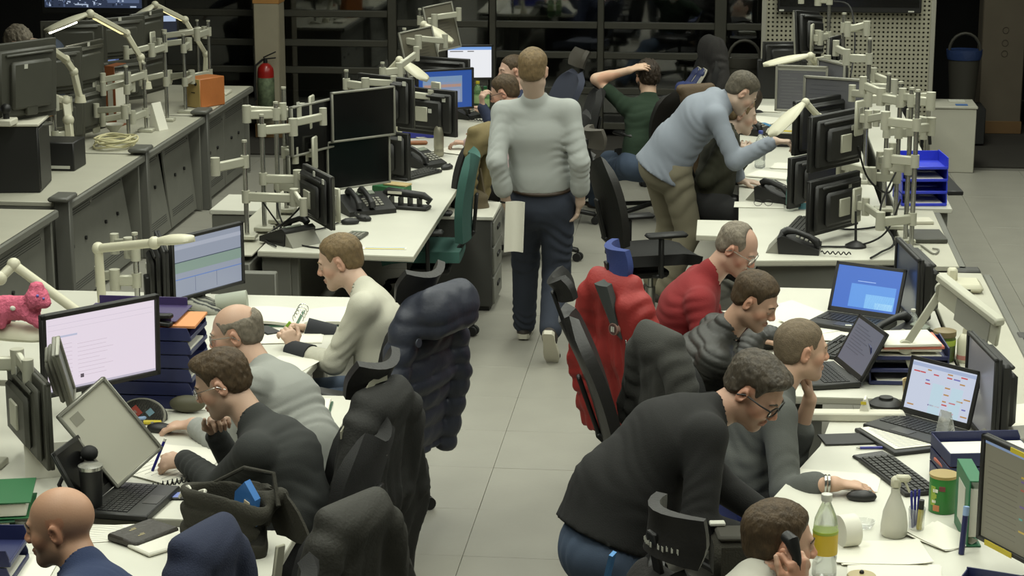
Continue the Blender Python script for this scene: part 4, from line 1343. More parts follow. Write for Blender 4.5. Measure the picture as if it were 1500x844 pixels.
# posts and arms carrying them
pole_rig((-4.53, 13.42 + .3, .741), .46, [(.40, (.05, -.12), (-.12, .12, 0)), (.16, (.06, .10), (-.1, .2, 0))], 'silver post with two arms beside the small black box')
pole_rig((-4.27, 14.58, .741), .52, [(.36, (-.02, .2), (-.18, .02, 0, 166)), (.22, (.03, -.18), (-.2, -.1, 0))], 'silver post with a mount plate behind the coiled cable')
pole_rig((-4.235, 14.92, .741), .50, [(.42, (-.05, -.26), (-.22, -.3, 0)), (.14, (-.03, -.25), (-.22, -.35, 0, 160))], 'silver post with crossing arms behind the white card')
pole_rig((-4.21, 15.42, .741), .66, [(.56, (-.04, -.22), (-.20, -.34, 0)), (.30, (-.05, .2), (-.22, .1, 0))], 'tall silver post between the two banks of grey monitors')
pole_rig((-4.175, 15.84, .741), .60, [(.50, (-.02, .24), (-.25, .22, 0, 166)), (.24, (.0, .22), (-.2, .3, 0))], 'silver post just left of the orange wooden box')
pole_rig((-4.17, 16.62, .741), .62, [(.54, (-.03, -.26), (-.28, -.32, 0)), (.2, (-.1, -.2), (-.26, -.3, 0))], 'thin silver post behind the orange wooden box')
pole_rig((-4.36, 17.0, .741), .58, [(.50, (.1, -.15), (-.15, -.2, 0))], 'farthest silver post at the end of the left consoles')
pole_rig((-4.60, 14.15 - .3, .741), .44, [(.34, (.1, .1), (-.1, .15, 0))], 'short silver post behind the white pipe frame')
# white pipe-like lamp foot and the lamps
desk_lamp([(-4.45, 13.80, .741), (-4.46, 13.80, 1.0), (-4.49, 13.86, 1.12), (-4.63, 13.82, 1.17)], 'white bent pipe lamp stand beside the small black box', .16, .06, (-.9, -.2, -.3), r=.028)
desk_lamp([(-4.273, 16.859, 0.741), (-4.24, 16.75, 0.92), (-4.228, 16.75, 1.077), (-4.381, 16.7, 1.365), (-4.57, 16.5, 1.505)], 'white jointed lamp arching over the far bank of grey monitors', .36, .15, (-.62, -.55, -.50), r=.022, lit=True)
desk_lamp([(-4.228, 14.95, 1.054), (-4.264, 14.95, 1.284), (-4.349, 14.9, 1.464), (-4.458, 14.4, 1.66)], 'lit white desk lamp reaching over the first curved bank', .34, .15, (-.80, -.30, -.32), r=.022, lit=True)
desk_lamp([(-4.4, 13.9, 1.107), (-4.421, 13.85, 1.325), (-4.458, 13.8, 1.415), (-4.463, 13.4, 1.561)], 'white lamp arm disappearing behind the large dark screen', .3, .12, (-.9, -.3, -.25), r=.022)
# folders standing behind the posts
binder((-4.60, 13.62, .741), 80, 'orange cardboard folder standing behind the silver posts', mat('orange_card', (168, 116, 40), .6), w=.28, d=.06, th=.30)
binder((-4.52, 15.16, .741), 80, 'brown cardboard box file between the curved banks', mat('brown_card', (128, 72, 36), .6), w=.20, d=.08, th=.46)
tag(MB().box((0, 0, .012), (.10, .22, .024), .006).build('white_block', PAPER2, None, (-4.12, 16.85, .741)), 'white strip lying on the far end of the left consoles', 'strip')

# the far wall television with its city picture
GT = lambda r, g, b, s=1.0: glow((r, g, b), s)
tvl = thing('television', 'blue-lit television on a stand at the top left', 'television', (-5.07, 16.5, 0))
MB().box((0, 0, 1.70), (.86, .06, .54), .008).build('housing', BLK, tvl)
scr = MB().box((0, -.031, 1.71), (.80, .004, .46), 0, 0)
r2 = random.Random(5)
for k in range(150):
    x = r2.uniform(-.39, .25); z = 1.485 + abs(r2.gauss(0, .07)) + .01
    s_ = r2.choice([.004, .006, .009, .014])
    if z < 1.92: scr.box((x, -.0335, z), (s_, .002, s_ * r2.choice([1, 1.6, .7])), 0, r2.choice([1, 1, 2, 3]))
scr.box((-.10, -.0338, 1.505), (.10, .002, .009), 0, 1).box((.33, -.0338, 1.49), (.05, .002, .012), 0, 1).box((.25, -.0334, 1.62), (.26, .002, .20), 0, 3)
scr.build('display', [GT(52, 62, 84, .8), GT(170, 184, 206, 1.0), GT(36, 44, 62, .7), GT(84, 98, 128, .9)], tvl)
MB().box((-.15, .05, .75), (.16, .05, 1.4), .01).box((-.25, .1, .02), (.5, .4, .04), .01).build('stand', mat('tv_stand', (66, 64, 50), .6), tvl)
# lit screens on the operators' side, seen between the banks
monitor((-4.98, 16.35, 1.13), -62, 'small blue-lit screen behind the first curved bank', w=.30, h=.24, screen=GT(76, 92, 138, .9), rects=((.6, .1, .9, .35, GT(120, 140, 190, .9)),))
monitor((-4.60, 16.62, 1.30), -75, 'narrow screen with a bright upper stripe behind the lit lamp', w=.36, h=.26, screen=GT(40, 46, 62, .6), rects=((.02, .75, .98, .95, GT(168, 186, 214, 1)),))
monitor((-5.28, 12.95, 1.20), 10, 'pale glowing screen cut off at the left edge', w=.5, h=.34, screen=GT(196, 200, 220, 1.0))

# ------------------------------------------------------------------ left middle desks
def desk(poly, label, z=.74, th=.032, loc=None, legs=(), panels=(), beam=None, mt=None):
    """worktop from a plan polygon, with steel panels and legs under it; coordinates are relative to loc"""
    t = thing('desk', label, 'desk', loc)
    b = [(x, y) for x, y in poly]
    MB().prism(b, z - th, z, 0).build('worktop', mt or WHITE, t, ang=25)
    cx_, cy_ = sum(p[0] for p in b) / len(b), sum(p[1] for p in b) / len(b)
    MB().prism([(cx_ + (x - cx_) * 1.002, cy_ + (y - cy_) * 1.002) for x, y in b], z - th * .82, z - th * .12).build('edge_band', EDGEW, t, ang=25)
    for (x, y, sx, sy, h) in legs: MB().box((x, y, h / 2), (sx, sy, h), .006).build('leg', STEEL, t)
    for (x, y, sx, sy, z0, z1) in panels: MB().box((x, y, (z0 + z1) / 2), (sx, sy, z1 - z0), .004).build('modesty_panel', STEEL, t)
    return t
desk([(0, 0), (.87, -.05), (.845, 4.75), (0, 4.75)], 'long white desk in the middle of the left row with phones and monitors', loc=(-2.535, 11.04, 0),
     legs=[(.16, .10, .10, .06, .706), (.74, 2.3, .08, .5, .706), (.16, 4.5, .1, .06, .706)],
     panels=[(.03, 2.3, .02, 4.4, .12, .70), (.09, .06, .16, .02, .12, .70)])
bm = thing('cable_beam', 'grey steel cable channel behind the left middle desk', 'cable channel', (-2.68, 10.98, 0))
MB().box((0, 2.3, .60), (.22, 4.6, .16), .006).build('channel', STEEL, bm)
MB().box((0, 2.3, .72), (.24, 4.55, .012), .003).build('cover', mat('console_top'), bm)
for y in (.1, 2.3, 4.4): MB().box((0, y, .26), (.12, .08, .52), .006).build('foot_post', STEELD, bm)
bb = thing('floor_panel', 'plain grey steel screen panel below the end of the left middle desk', 'panel', (-2.56, 10.80, 0))
MB().box((0, 0, .34), (.36, .06, .68), .006).build('panel', STEEL, bb)
sv = thing('side_shelf', 'small white-topped grey shelf behind the tall silver posts', 'shelf', (-2.98, 12.6, 0))
MB().box((0, 0, .68), (.30, .5, .03), .004).build('top', WHITE, sv); MB().box((0, 0, .33), (.28, .48, .66), .004).build('body', STEEL, sv)

# monitors of the first work place
G = GT
monitor((-2.183, 12.45, 1.287), -45, 'upper of two black switched-off monitors in the left middle row', w=.47, h=.305, frame=SILV, body=MONB, bez=.012, stickers=())
monitor((-2.218, 12.45, 0.988), -45, 'lower of two black switched-off monitors in the left middle row', w=.47, h=.305, frame=SILV, body=MONB, bez=.012)
monitor((-2.432, 12.15, 1.251), -24, 'dark monitor seen edge-on, upper left in the left middle row', w=.46, h=.30, frame=SILV, body=MONG, bez=.012, stickers=((.3, .98), (.6, .98)))
monitor((-2.455, 12.15, 0.962), -24, 'dark edge-on monitor below the upper left one of the left middle row', w=.46, h=.30, frame=SILV, body=MONG, bez=.012)
monitor((-2.252, 11.36, 0.988), 30, 'black monitor seen from behind at the near end of the left middle desk', w=.47, h=.30, frame=MONG, body=MONB, stickers=((.40, .965), (.08, .90)), vesa=True)
# second work place
monitor((-2.179, 13.3, 1.244), 58, 'dark monitor seen from behind, upper one right of the two black panels', w=.47, h=.32, body=MONB, frame=MONG, stickers=((.1, .9),))
monitor((-2.211, 13.3, 0.899), 58, 'dark monitor seen from behind, lower one right of the two black panels', w=.47, h=.30, body=MONB, stickers=((.1, .9),))
monitor((-2.042, 14.2, 1.037), 62, 'black monitor seen from behind with white labels left of the steel bottle', w=.50, h=.32, stickers=((.82, .82), (.16, .80), (.36, .55)), vesa=True)
monitor((-2.012, 14.9, 1.088), -62, 'monitor with a blue screen and a pale window beside the two green bottles', w=.44, h=.30, screen=G(44, 84, 160, .9),
        rects=((.08, .14, .82, .86, G(132, 148, 176, .9)), (.08, .70, .82, .86, G(96, 150, 190, .9)), (.10, .56, .80, .64, G(190, 140, 100, .9)), (.4, .2, .78, .5, G(150, 160, 186, .9))))
monitor((-2.063, 15.1, 1.164), 70, 'low black monitor seen from behind above the blue screen', w=.46, h=.26, stickers=((.2, .6),))
monitor((-1.98, 16.1, 1.13), -80, 'monitor with a bright white page in front of the dark windows', w=.37, h=.27, screen=G(232, 234, 238, 1.0),
        rects=((.0, .9, 1, 1, G(120, 160, 220, 1)), (.05, .84, .35, .87, G(120, 120, 120, .8)), (.45, .84, .6, .87, G(120, 120, 120, .8))))
BEI = mat('beige_screen', (92, 88, 74), .4)
for (p, lab, w_, h_) in (((-2.237, 15.2, 1.319), 'nearer silver-framed tilted panel above the left middle row', .27, .34), ((-2.183, 16, 1.409), 'farther silver-framed tilted panel near the dark windows', .25, .36)):
    monitor(p, -62, lab, w=w_, h=h_, body=MONG, frame=SILV, screen=BEI, tilt=10, roll=9, bez=.012, rects=[(.2, .3 + .07 * i, .8, .315 + .07 * i, mat('beige_line', (76, 72, 60), .5)) for i in range(7)])
# posts on the near left
pole_rig((-2.665, 11.35, .741), .55, [(.24, (.28, -.02), (.36, -.16, -.02)), (.44, (-.12, -.2), None)], 'front silver post of the cluster at the near end of the left middle desk')
pole_rig((-2.615, 11.58, .741), .66, [(.30, (.20, .0), (.30, -.12, 0)), (.58, (.16, .1), (.30, .28, .04))], 'second silver post of the near cluster, with a high arm')
pole_rig((-2.58, 11.80, .741), .70, [(.64, (-.16, -.05), (.02, .10, 0)), (.22, (.2, -.1), (.36, -.34, -.05, 62))], 'third silver post of the near cluster, arm reaching the black monitor')
pole_rig((-2.60, 12.12, .741), .74, [(.60, (.1, -.1), (.10, .04, 0, -7)), (.36, (.08, -.12), (.12, .0, 0, -7))], 'rear silver post of the near cluster behind the edge-on monitors')
pole_rig((-2.42, 13.2, .741), .70, [(.62, (.14, -.1), (.30, .05, 0)), (.30, (.1, -.1), (.26, .05, 0))], 'silver post behind the two black panels')
pole_rig((-2.35, 14.2, .741), .62, [(.40, (.15, -.08), (.34, -.04, 0, 62)), (.56, (.1, .1), (.2, .25, .1))], 'silver post left of the steel bottle monitor')
pole_rig((-2.35, 15.2, .741), .74, [(.66, (.12, -.12), (.3, .0, .0)), (.45, (.1, .1), (.3, .1, 0))], 'silver post under the nearer tilted panel')
pole_rig((-2.35, 16.0, .741), .80, [(.72, (.12, -.06), (.3, .0, .05))], 'farthest silver post of the left middle row')
MB_ = desk_lamp([(-2.30, 14.7, .741), (-2.442, 14.8, 1.19), (-2.311, 14.7, 1.323)], 'white desk lamp with a pointed head below the nearer tilted panel', .30, .12, (.75, -.55, -.42), r=.02, tube=True)
desk_lamp([(-2.25, 15.75, .741), (-2.325, 15.7, 1.328), (-2.263, 15.6, 1.474)], 'white desk lamp with a pointed head between the tilted panels', .30, .12, (.78, -.5, -.40), r=.02, tube=True)
tray_stack((-2.28, 14.95, .741), 100, 'blue letter trays behind the white lamp in the left middle row', 5, col=BLUEP, pitch=.07)
bm_ = thing('soft_toy', 'small blue and white plush figure hanging by the tilted panels', 'toy', (-2.177, 15.3, 1.166))
MB().ball((0, 0, 0), (.04, .035, .045), 0).ball((.045, 0, -.01), .03, 1).ball((0, 0, .05), .025, 0).ball((.03, -.01, .035), .018, 1).build('body', [BLUEP, PAPER], bm_)
tag(MB().box((0, 0, .11), (.075, .012, .22), .002).build('white_card', PAPER, None, (-2.168, 15.35, 1.195), (0, 6, 0)), 'upright white card beside the nearer tilted panel', 'card')

# desk phones and small things
phone((-2.13, 12.17, .741), 32, 'wide black desk phone with two handsets on the left middle desk', two=True, w=.30)
org = thing('desk_organizer', 'black slatted desk organizer with a white label strip on the left middle desk', 'organizer', (-1.885, 12.28, .741), -12)
MB().box((0, 0, .012), (.26, .10, .022), .006).build('base', BLK, org)
MB().tube([(-.15, 0, .085), (-.13, 0, .10), (.10, 0, .085), (.14, 0, .06), (.12, 0, .04)], [.022, .026, .022, .018, .014], 10).build('rail', BLK, org)
for k in range(4): MB().box((-.11 + .06 * k, 0, .045), (.012, .07, .06), .003).build('divider', BLK, org)
MB().box((-.08, -.024, .098), (.09, .004, .016)).build('label_strip', PAPER2, org)
gb = thing('green_box', 'flat green box with a beige lid behind the black organizer', 'box', (-2.063, 12.755, 0.741), -20)
MB().box((0, 0, .025), (.22, .12, .05), .004).build('tray', GREENB, gb); MB().box((.03, .02, .056), (.16, .09, .012), .003).build('lid', mat('beige_lid', (178, 158, 110), .6), gb)
mouse((-2.157, 11.803, 0.741), 20, 'black mouse in front of the two-handset phone')
mouse((-2.099, 11.907, 0.741), 160, 'second black mouse, right one in front of the two-handset phone')
calc = thing('calculator', 'small dark calculator on the corner of the left middle desk', 'calculator', (-2.063, 11.453, 0.741), -8)
MB().box((0, 0, .008), (.105, .16, .016), .004).build('case', MONG, calc)
for r in range(5):
    for c in range(4): MB().box((-.036 + c * .024, -.06 + r * .021, .018), (.018, .014, .006), .001).build('key', GREYP, calc)
MB().box((0, .058, .017), (.085, .025, .004)).build('display', mat('lcd_grey'), calc)
tag(MB().box((0, 0, .0012), (.30, .05, .002), 0, 0).box((0.03, -.012, .0026), (.22, .016, .0006), 0, 1).box((0.03, .010, .0026), (.22, .012, .0006), 0, 2).build('striped_ruler_card', [PAPER, YEL, mat('pale_blue', (138, 164, 200), .6)], None, (-1.879, 11.167, 0.741), (0, 0, 2)), 'clear strip with blue and yellow bands at the desk corner', 'strip')
phone((-2.42, 11.30, .741), -130, 'grey-backed desk phone seen from behind at the near end of the left middle desk')
keyboard((-2.00, 13.36, .741), 62, 'dark keyboard lying left of the olive jacket', w=.40)
phone((-2.0, 13.72, .741), 50, 'grey desk phone beside the keyboard in the left middle row', w=.20)
mouse((-1.83, 13.62, .741), 60, 'black mouse next to the olive jacket')
bottle((-1.95, 14.1, 0.741), 'brushed steel drinking bottle on the left middle desk', .26, .035, mat('brushed_steel', (150, 147, 130), .35, metal=.6, bump=.2, bscale=8, stretch=(30, 30, .1)), mat('cap_cream', (206, 202, 186), .5), name='steel_bottle')
PET = mat('pet_green', (150, 196, 140), .08, trans=.75, alpha=.75)
bottle((-1.918, 16.103, 0.741), 'green plastic bottle with a yellow cap in front of the pink shirt', .24, .036, PET, YEL, mat('label_pale_green', (160, 186, 130), .6), name='green_bottle')
bottle((-1.844, 15.972, 0.741), 'green plastic bottle with a green cap in front of the pink shirt', .22, .034, PET, GREENB, mat('label_pale_green'), name='green_bottle')
phone((-2, 15.82, 0.741), 60, 'pale grey desk phone below the blue screen', w=.18)
tag(MB().box((0, 0, .014), (.18, .035, .028), .01).build('wooden_stick', mat('copper_wood', (150, 96, 60), .5), None, (-2.183, 14.552, 0.741), (0, 0, 10)), 'brown wooden stick behind the steel bottle', 'stick')
sheets((-1.838, 14.304, 0.741), 60, 'scattered white sheets right of the steel bottle', .22, .3, 3)
sheets((-2.188, 14.997, 0.741), 40, 'white papers and wires under the labelled monitor', .25, .3, 4)
for i, (a, b, c, d) in enumerate((((-2.62, 11.4, 1.0), (-2.5, 11.45, .8), (-2.35, 11.2, .75), (-2.1, 11.08, .748)), ((-2.3, 11.33, 1.0), (-2.42, 11.4, .86), (-2.55, 11.3, .76), (-2.45, 11.12, .75)), ((-2.6, 11.8, .95), (-2.5, 11.6, .76), (-2.3, 11.6, .75), (-2.2, 11.9, .75)))):
    cable((a, b, c, d), .005, ['black cable drooping from the front silver post to the desk edge', 'black cable running under the near black monitor', 'black cable from the third silver post towards the two-handset phone'][i])

# drawer pedestal, chairs, jackets
ped = thing('drawer_pedestal', 'dark grey drawer pedestal with a pale top beside the teal chair', 'pedestal', (-1.70, 12.95, 0))
MB().box((0, 0, .31), (.54, .46, .56), .006).build('carcass', STEELD, ped); MB().box((0, 0, .60), (.56, .48, .025), .004).build('top', WHITE, ped)
for z, h in ((.13, .17), (.32, .17), (.495, .15)):
    d = MB().box((.276, 0, z), (.016, .43, h), .004).build('drawer', STEEL, ped); MB().box((.288, 0, z + .01), (.012, .12, .025), .004).build('handle', BLK, d)
MB().box((0, 0, .02), (.5, .42, .04)).build('plinth', BLK, ped)
TEAL = mat('teal_fabric', (54, 92, 84), .9, bump=.3, bscale=300); CHF = mat('chair_black_fabric', (30, 30, 29), .9, bump=.3, bscale=300); CHL = mat('chair_leather', (33, 32, 30), .5, bump=.12, bscale=80)
office_chair((-1.77, 12.20, 0), 182, 'empty teal office chair at the left middle desk', TEAL, head=False, back_h=.50, back_tilt=6)
office_chair((-1.87, 13.15, 0), 160, 'dark office chair under the olive jacket', CHF, head=False, back_h=.44, back_w=.24)
OLIVE = mat('olive_cloth', (112, 100, 66), .9, bump=.3, bscale=200, var=.08)
def ol(s, pt):
    for sg in (-1, 1): s.ecap(pt(sg * .125, .56, -.01), pt(sg * .10, 1.03, .0), (0, 1, 0), (.035, .055), (.045, .055), .04, .008, .1)
drape((-1.86, 13.15, 0), 160, 'olive jacket draped over a dark chair behind the pink shirt', OLIVE, top=1.12, bot=.97, w=.115, th=.065, sleeves=False, tilt=11, extra=ol)
cbg = thing('canvas_bag', 'brown canvas bag hanging low behind the teal chair', 'bag', (-1.577, 13, 0.477))
s = Sdf(); s.ecap((0, 0, .03), (0, 0, .20), (1, 0, 0), (.11, .07), (.09, .05), .03, .006, .1, flat=True); sdf_obj('body', s, mat('brown_canvas', (88, 78, 58), .9, bump=.3, bscale=150), cbg, .01)
MB().tube([(-.07, 0, .22), (-.04, .02, .38), (.04, .02, .38), (.07, 0, .22)], .008).build('strap', mat('brown_canvas'), cbg)
office_chair((-1.55, 16.45, 0), 205, 'empty dark blue swivel chair reclined by the windows', mat('chair_blue', (54, 58, 72), .9, bump=.3, bscale=300), back_tilt=24, head_m=mat('headrest_brown', (66, 62, 54), .7), arms=False, back_h=.42)

# ------------------------------------------------------------------ left front desks
desk([(0, 0), (1.62, 0), (1.62, .60), (1.45, .98), (1.85, 1.02), (1.85, 1.55), (0, 1.55)], 'white desk shared by the men in dark sweater and grey shirt', loc=(-3.35, 6.78, 0),
     legs=[(.1, .1, .08, .08, .706), (1.35, .12, .06, .08, .706), (1.75, 1.4, .06, .08, .706)], panels=[(.3, .75, .02, 1.4, .15, .68), (.8, .03, 1.0, .02, .25, .68)])
desk([(0, 0), (1.92, 0), (1.92, .84), (0, .84)], 'white desk nearest the camera on the left, under the bald man and the bags', loc=(-3.35, 5.86, 0),
     legs=[(.1, .1, .08, .08, .706), (1.82, .1, .06, .08, .706), (1.82, .74, .06, .08, .706)], panels=[(.3, .42, .02, .8, .15, .68)])
desk([(0, 0), (1.55, 0), (1.62, 1.62), (0, 1.62)], 'white desk of the young man in the pale sweater', loc=(-3.35, 8.42, 0),
     legs=[(.1, .1, .08, .08, .706), (1.42, 1.25, .06, .08, .706), (1.42, .12, .06, .08, .706)], panels=[(.3, .65, .02, 1.2, .15, .68)])

monitor((-2.49, 9.75, 0.976), -30, 'monitor showing a pale list with a green band beside the white lamp arm', w=.50, h=.315, screen=G(148, 156, 172, .9), stand=.20, bez=.018,
        rects=((.0, .42, 1, .60, G(132, 154, 142, .9)), (.0, .60, 1, .615, G(70, 84, 100, .8)), (.0, .30, 1, .315, G(96, 128, 190, .9)), (.0, .83, 1, .9, G(166, 172, 186, .95)), (.30, .04, .305, .3, G(120, 128, 150, .8)), (.62, .04, .625, .3, G(120, 128, 150, .8)), (.3, -.03, .62, .0, G(110, 140, 200, .8))))
monitor((-2.703, 9.7, 0.931), 20, 'black monitor seen edge-on left of the pale list screen', w=.48, h=.31, stickers=((.8, .5),), stand=.22)
monitor((-2.418, 7.75, 1.093), -42, 'large glowing monitor with a pinkish text page at the left', w=.53, h=.335, screen=G(226, 214, 226, 1.0), tilt=-2, stand=.22, bez=.02,
        rects=[(.10, .72, .28, .745, G(188, 192, 214, .95))] + [(.10 + .18 * (i % 2), .62 - .028 * i, .10 + .18 * (i % 2) + .13 + .25 * (i % 2) * random.random(), .626 - .028 * i, G(206, 192, 204, .95)) for i in range(18)] + [(.02, .90, .98, .905, G(206, 196, 210, .95)), (.02, .83, .98, .835, G(210, 200, 212, .95)), (.3, .12, .33, .17, G(90, 80, 90, .7)), (.0, .0, 1, .03, G(196, 190, 206, .9))],
        stickers=())
PANEL = mat('panel_glass', (196, 194, 178), .3)
monitor((-2.182, 7.05, 0.962), -56, 'silver-framed tilted panel with a blank pale face in front of the writing hand', w=.225, h=.345, tilt=14, roll=33, body=MONG, frame=SILV, bez=.012, screen=PANEL, rects=((.10, .80, .30, .93, mat('panel_mark', (150, 148, 134), .4)),), stand=None)
monitor((-2.391, 7.2, 1.138), 10, 'narrow grey tilted panel seen from its edge beside the pinkish screen', w=.10, h=.30, tilt=6, roll=33, body=GREYP, frame=SILV, screen=mat('panel_dim', (140, 142, 140), .35), bez=.01, deep=.04)
monitor((-2.535, 7.25, 0.978), 32, 'dark grey monitor seen from behind on an arm at the left edge', w=.50, h=.33, body=MONG, stickers=((.62, .93),), vesa=True)
pole_rig((-2.72, 7.28, .741), .50, [(.24, (-.1, -.12), (-.02, -.16, 0, 32)), (.40, (.12, .02), (.2, -.1, 0))], 'silver post behind the dark monitor at the left edge')
pole_rig((-2.766, 9.472, 0.741), .42, [(.33, (-.06, .10), (-.16, .2, .0)), (.20, (-.10, -.02), (-.2, .06, 0))], 'silver post with a white collar left of the pale list screen')
# lamps
desk_lamp([(-2.852, 9.2, 0.736), (-2.862, 9.2, 1.153), (-2.554, 9.05, 1.219)], 'white tubular lamp with a level arm in front of the pale list screen', .20, .085, (.97, -.15, .13), r=.021, tube=True)
desk_lamp([(-2.648, 8.35, 1.033), (-2.967, 8.35, 1.268), (-3.012, 8.3, 1.22)], 'white tubular lamp arm slanting up to the left edge', .22, .12, (-.5, -.2, -.9), r=.021, tube=True)
desk_lamp([(-3.017, 7.9, 0.708), (-3.007, 7.9, 1.099)], 'flat white lamp head under the pink plush animal', .36, .15, (.98, -.12, -.02), r=.02, tube=True, hthick=.045)
PINK = mat('pink_plush', (200, 98, 122), .95, bump=.8, bscale=90, var=.08)
pl = thing('plush_animal', 'pink long-haired plush animal standing on the flat white lamp head', 'toy', (-2.778, 7.84, 1.138), 0)
s = Sdf()
s.ecap((-.06, 0, .075), (.05, 0, .075), (0, 1, 0), (.042, .05), (.042, .05), .03).ell((.085, -.01, .125), (.046, .045, .045)).ell((.118, -.025, .105), (.026, .026, .022))
s.ell((.075, -.055, .12), (.018, .012, .032)).ell((.075, .045, .12), (.018, .012, .032)).ell((.085, -.01, .17), (.025, .025, .018))
for x, y in ((-.055, -.028), (-.055, .028)): s.cap((x, y, .06), (x - .005, y, .012), .022, .018)
for y, e in ((-.03, .1), (.03, .085)): s.cap((.045, y, .05), (e, y, .012), .02, .016)
s.cap((-.09, 0, .09), (-.13, 0, .13), .018, .024)
s.cut(lambda x, y, z, d: d + .0035 * fnoise(x, y, z, 140))
sdf_obj('body', s, PINK, pl, .006)
MB().ball((.05 - .055, -.047, .085), (.012, .006, .010)).build('tag', PAPER, pl); MB().ball((.122, -.046, .128), .005).ball((.10, -.052, .14), .006).build('eye', mat('toy_eye', (110, 110, 190), .2), pl)

tray_stack((-2.35, 8.20, .741), 90, 'tall stack of navy letter trays with an orange folder near the top', 6, w=.27, d=.42, pitch=.058)
tag(MB().box((0, 0, .006), (.36, .24, .012), .002).build('orange_folder', ORANGE, None, (-2.31, 8.20, 1.080), (0, 0, 2)), 'orange folder sticking out of the navy trays', 'folder')
st2 = thing('stapler', 'black stapler lying on the orange folder', 'stapler', (-2.30, 8.10, 1.0925), -20)
MB().box((0, 0, .008), (.17, .034, .016), .004).build('base', BLK, st2); MB().bar((-.08, 0, .022), (.09, 0, .044), .03, .02, .006).build('arm', BLK, st2)
tr2 = thing('letter_tray', 'single navy letter tray lying on top of the tall tray stack', 'letter tray', (-2.42, 8.24, 1.10), 90)
MB().box((0, 0, .003), (.27, .42, .006), .002).box((.133, 0, .02), (.005, .38, .04), .002).box((-.133, 0, .02), (.005, .38, .04), .002).build('tray', mat('purple_tray', (62, 50, 92), .45), tr2)
# striped cloth bundle on the tray
cl = thing('cloth_bundle', 'rolled grey and black striped cloth behind the tray stack', 'cloth', (-2.588, 9.675, 0.745), 8)
s = Sdf()
for i in range(6):
    y = -.06 + .025 * i
    s.tubepts = None
    pts = [(-.16 + .064 * j, y + .012 * math.sin(j * 1.3 + i), .02 + .035 * math.sin(j * .65 + .5) + .008 * (i % 2)) for j in range(6)]
    for a, b in zip(pts[:-1], pts[1:]): s.cap(a, b, .024, .022, .012)
vs, fs = s.mesh(.008)
sv_ = np.sin(vs[:, 1] * 190 + vs[:, 0] * 12 + 2 * np.sin(vs[:, 0] * 20))
colr = np.where((sv_ > .1)[:, None], linv(52, 54, 54), linv(146, 146, 134))
np_obj('folds', vs, fs, mat('striped_cloth', rough=.9, attr='tint', bump=.3, bscale=200), cl, colr)
MB().cyl((.15, 0, .035), (.30, .0, .05), .042, .05, 16).build('pale_roll', mat('pale_cloth', (158, 162, 148), .9), cl)
# round patched case, spectacle case, highlighters
rc = thing('round_case', 'round black case with red and blue diamond patches leaning by the trays', 'case', (-2.31, 7.941, 0.741), 4, rot=(62, 0, -6))
MB().lathe([(.095, 0), (.10, .006), (.10, .034), (.095, .04)], n=28, ex=1.0, ey=.72).build('shell', BLK, rc); MB().lathe([(.101, .032), (.104, .036), (.101, .040)], n=28, ex=1.0, ey=.72).build('rim', GREYP, rc)
for (x, y, q, m_) in ((-.03, .012, .034, mat('patch_red', (150, 60, 46), .7)), (.035, .016, .020, mat('patch_blue', (104, 136, 150), .7))):
    MB().prism([(x - q, y), (x, y - q * .9), (x + q, y), (x, y + q * .9)], .0405, .042).build('patch', m_, rc)
MB().prism([(-.042, .012), (-.03, .002), (-.018, .012), (-.03, .022)], .0425, .0435).build('patch', mat('patch_grey', (134, 110, 100), .7), rc)
sc_ = thing('spectacle_case', 'olive-grey spectacle case lying in front of the navy trays', 'case', (-2.156, 8.032, 0.741), 2)
MB().ball((0, 0, .036), (.075, .034, .036), 0, 18, 10).build('case', mat('olive_case', (84, 82, 64), .6), sc_)
for px_, m_, lab in (((202, 618), mat('pale_blue'), 'pale blue highlighter pen beside the mouse hand'), ((216, 620), YEL, 'yellow and black highlighter pen beside the mouse hand')):
    pass
h1 = thing('highlighter', 'pale blue highlighter beside the mouse hand', 'pen', (-2.322, 7.892, 0.741), 30)
MB().cyl((-.05, 0, .009), (.05, 0, .009), .009).build('barrel', mat('pale_blue'), h1)
h2 = thing('highlighter', 'yellow and black highlighter under the mouse hand', 'pen', (-2.269, 7.852, 0.741), 5)
MB().cyl((-.02, 0, .009), (.05, 0, .009), .009).build('barrel', YEL, h2); MB().cyl((-.055, 0, .009), (-.02, 0, .009), .0095).build('cap', BLK, h2)
mouse((-2.201, 7.767, 0.741), 175, 'dark mouse under the hand of the man in the grey shirt')
sheets((-2.255, 8.139, 0.741), 10, 'white paper under the spectacle case', .3, .2, 1)
sheets((-2.076, 7.286, 0.741), 60, 'sheets being written on by the man in the dark sweater', .21, .30, 3, lines=9)
sheets((-2.012, 7.473, 0.741), 80, 'sheet sticking out behind the writing hand', .21, .28, 1)
pen = thing('ballpoint_pen', 'blue ballpoint pen in the writing hand', 'pen', (-2.055, 7.22, 0.822))
MB().cyl(V(-.022, -.012, -.055), V(.022, .008, .055), .0055).build('barrel', mat('pen_blue', (44, 46, 130), .35), pen); MB().cyl(V(.022, .008, .055), V(.026, .010, .066), .0058).build('end_cap', PAPER, pen)
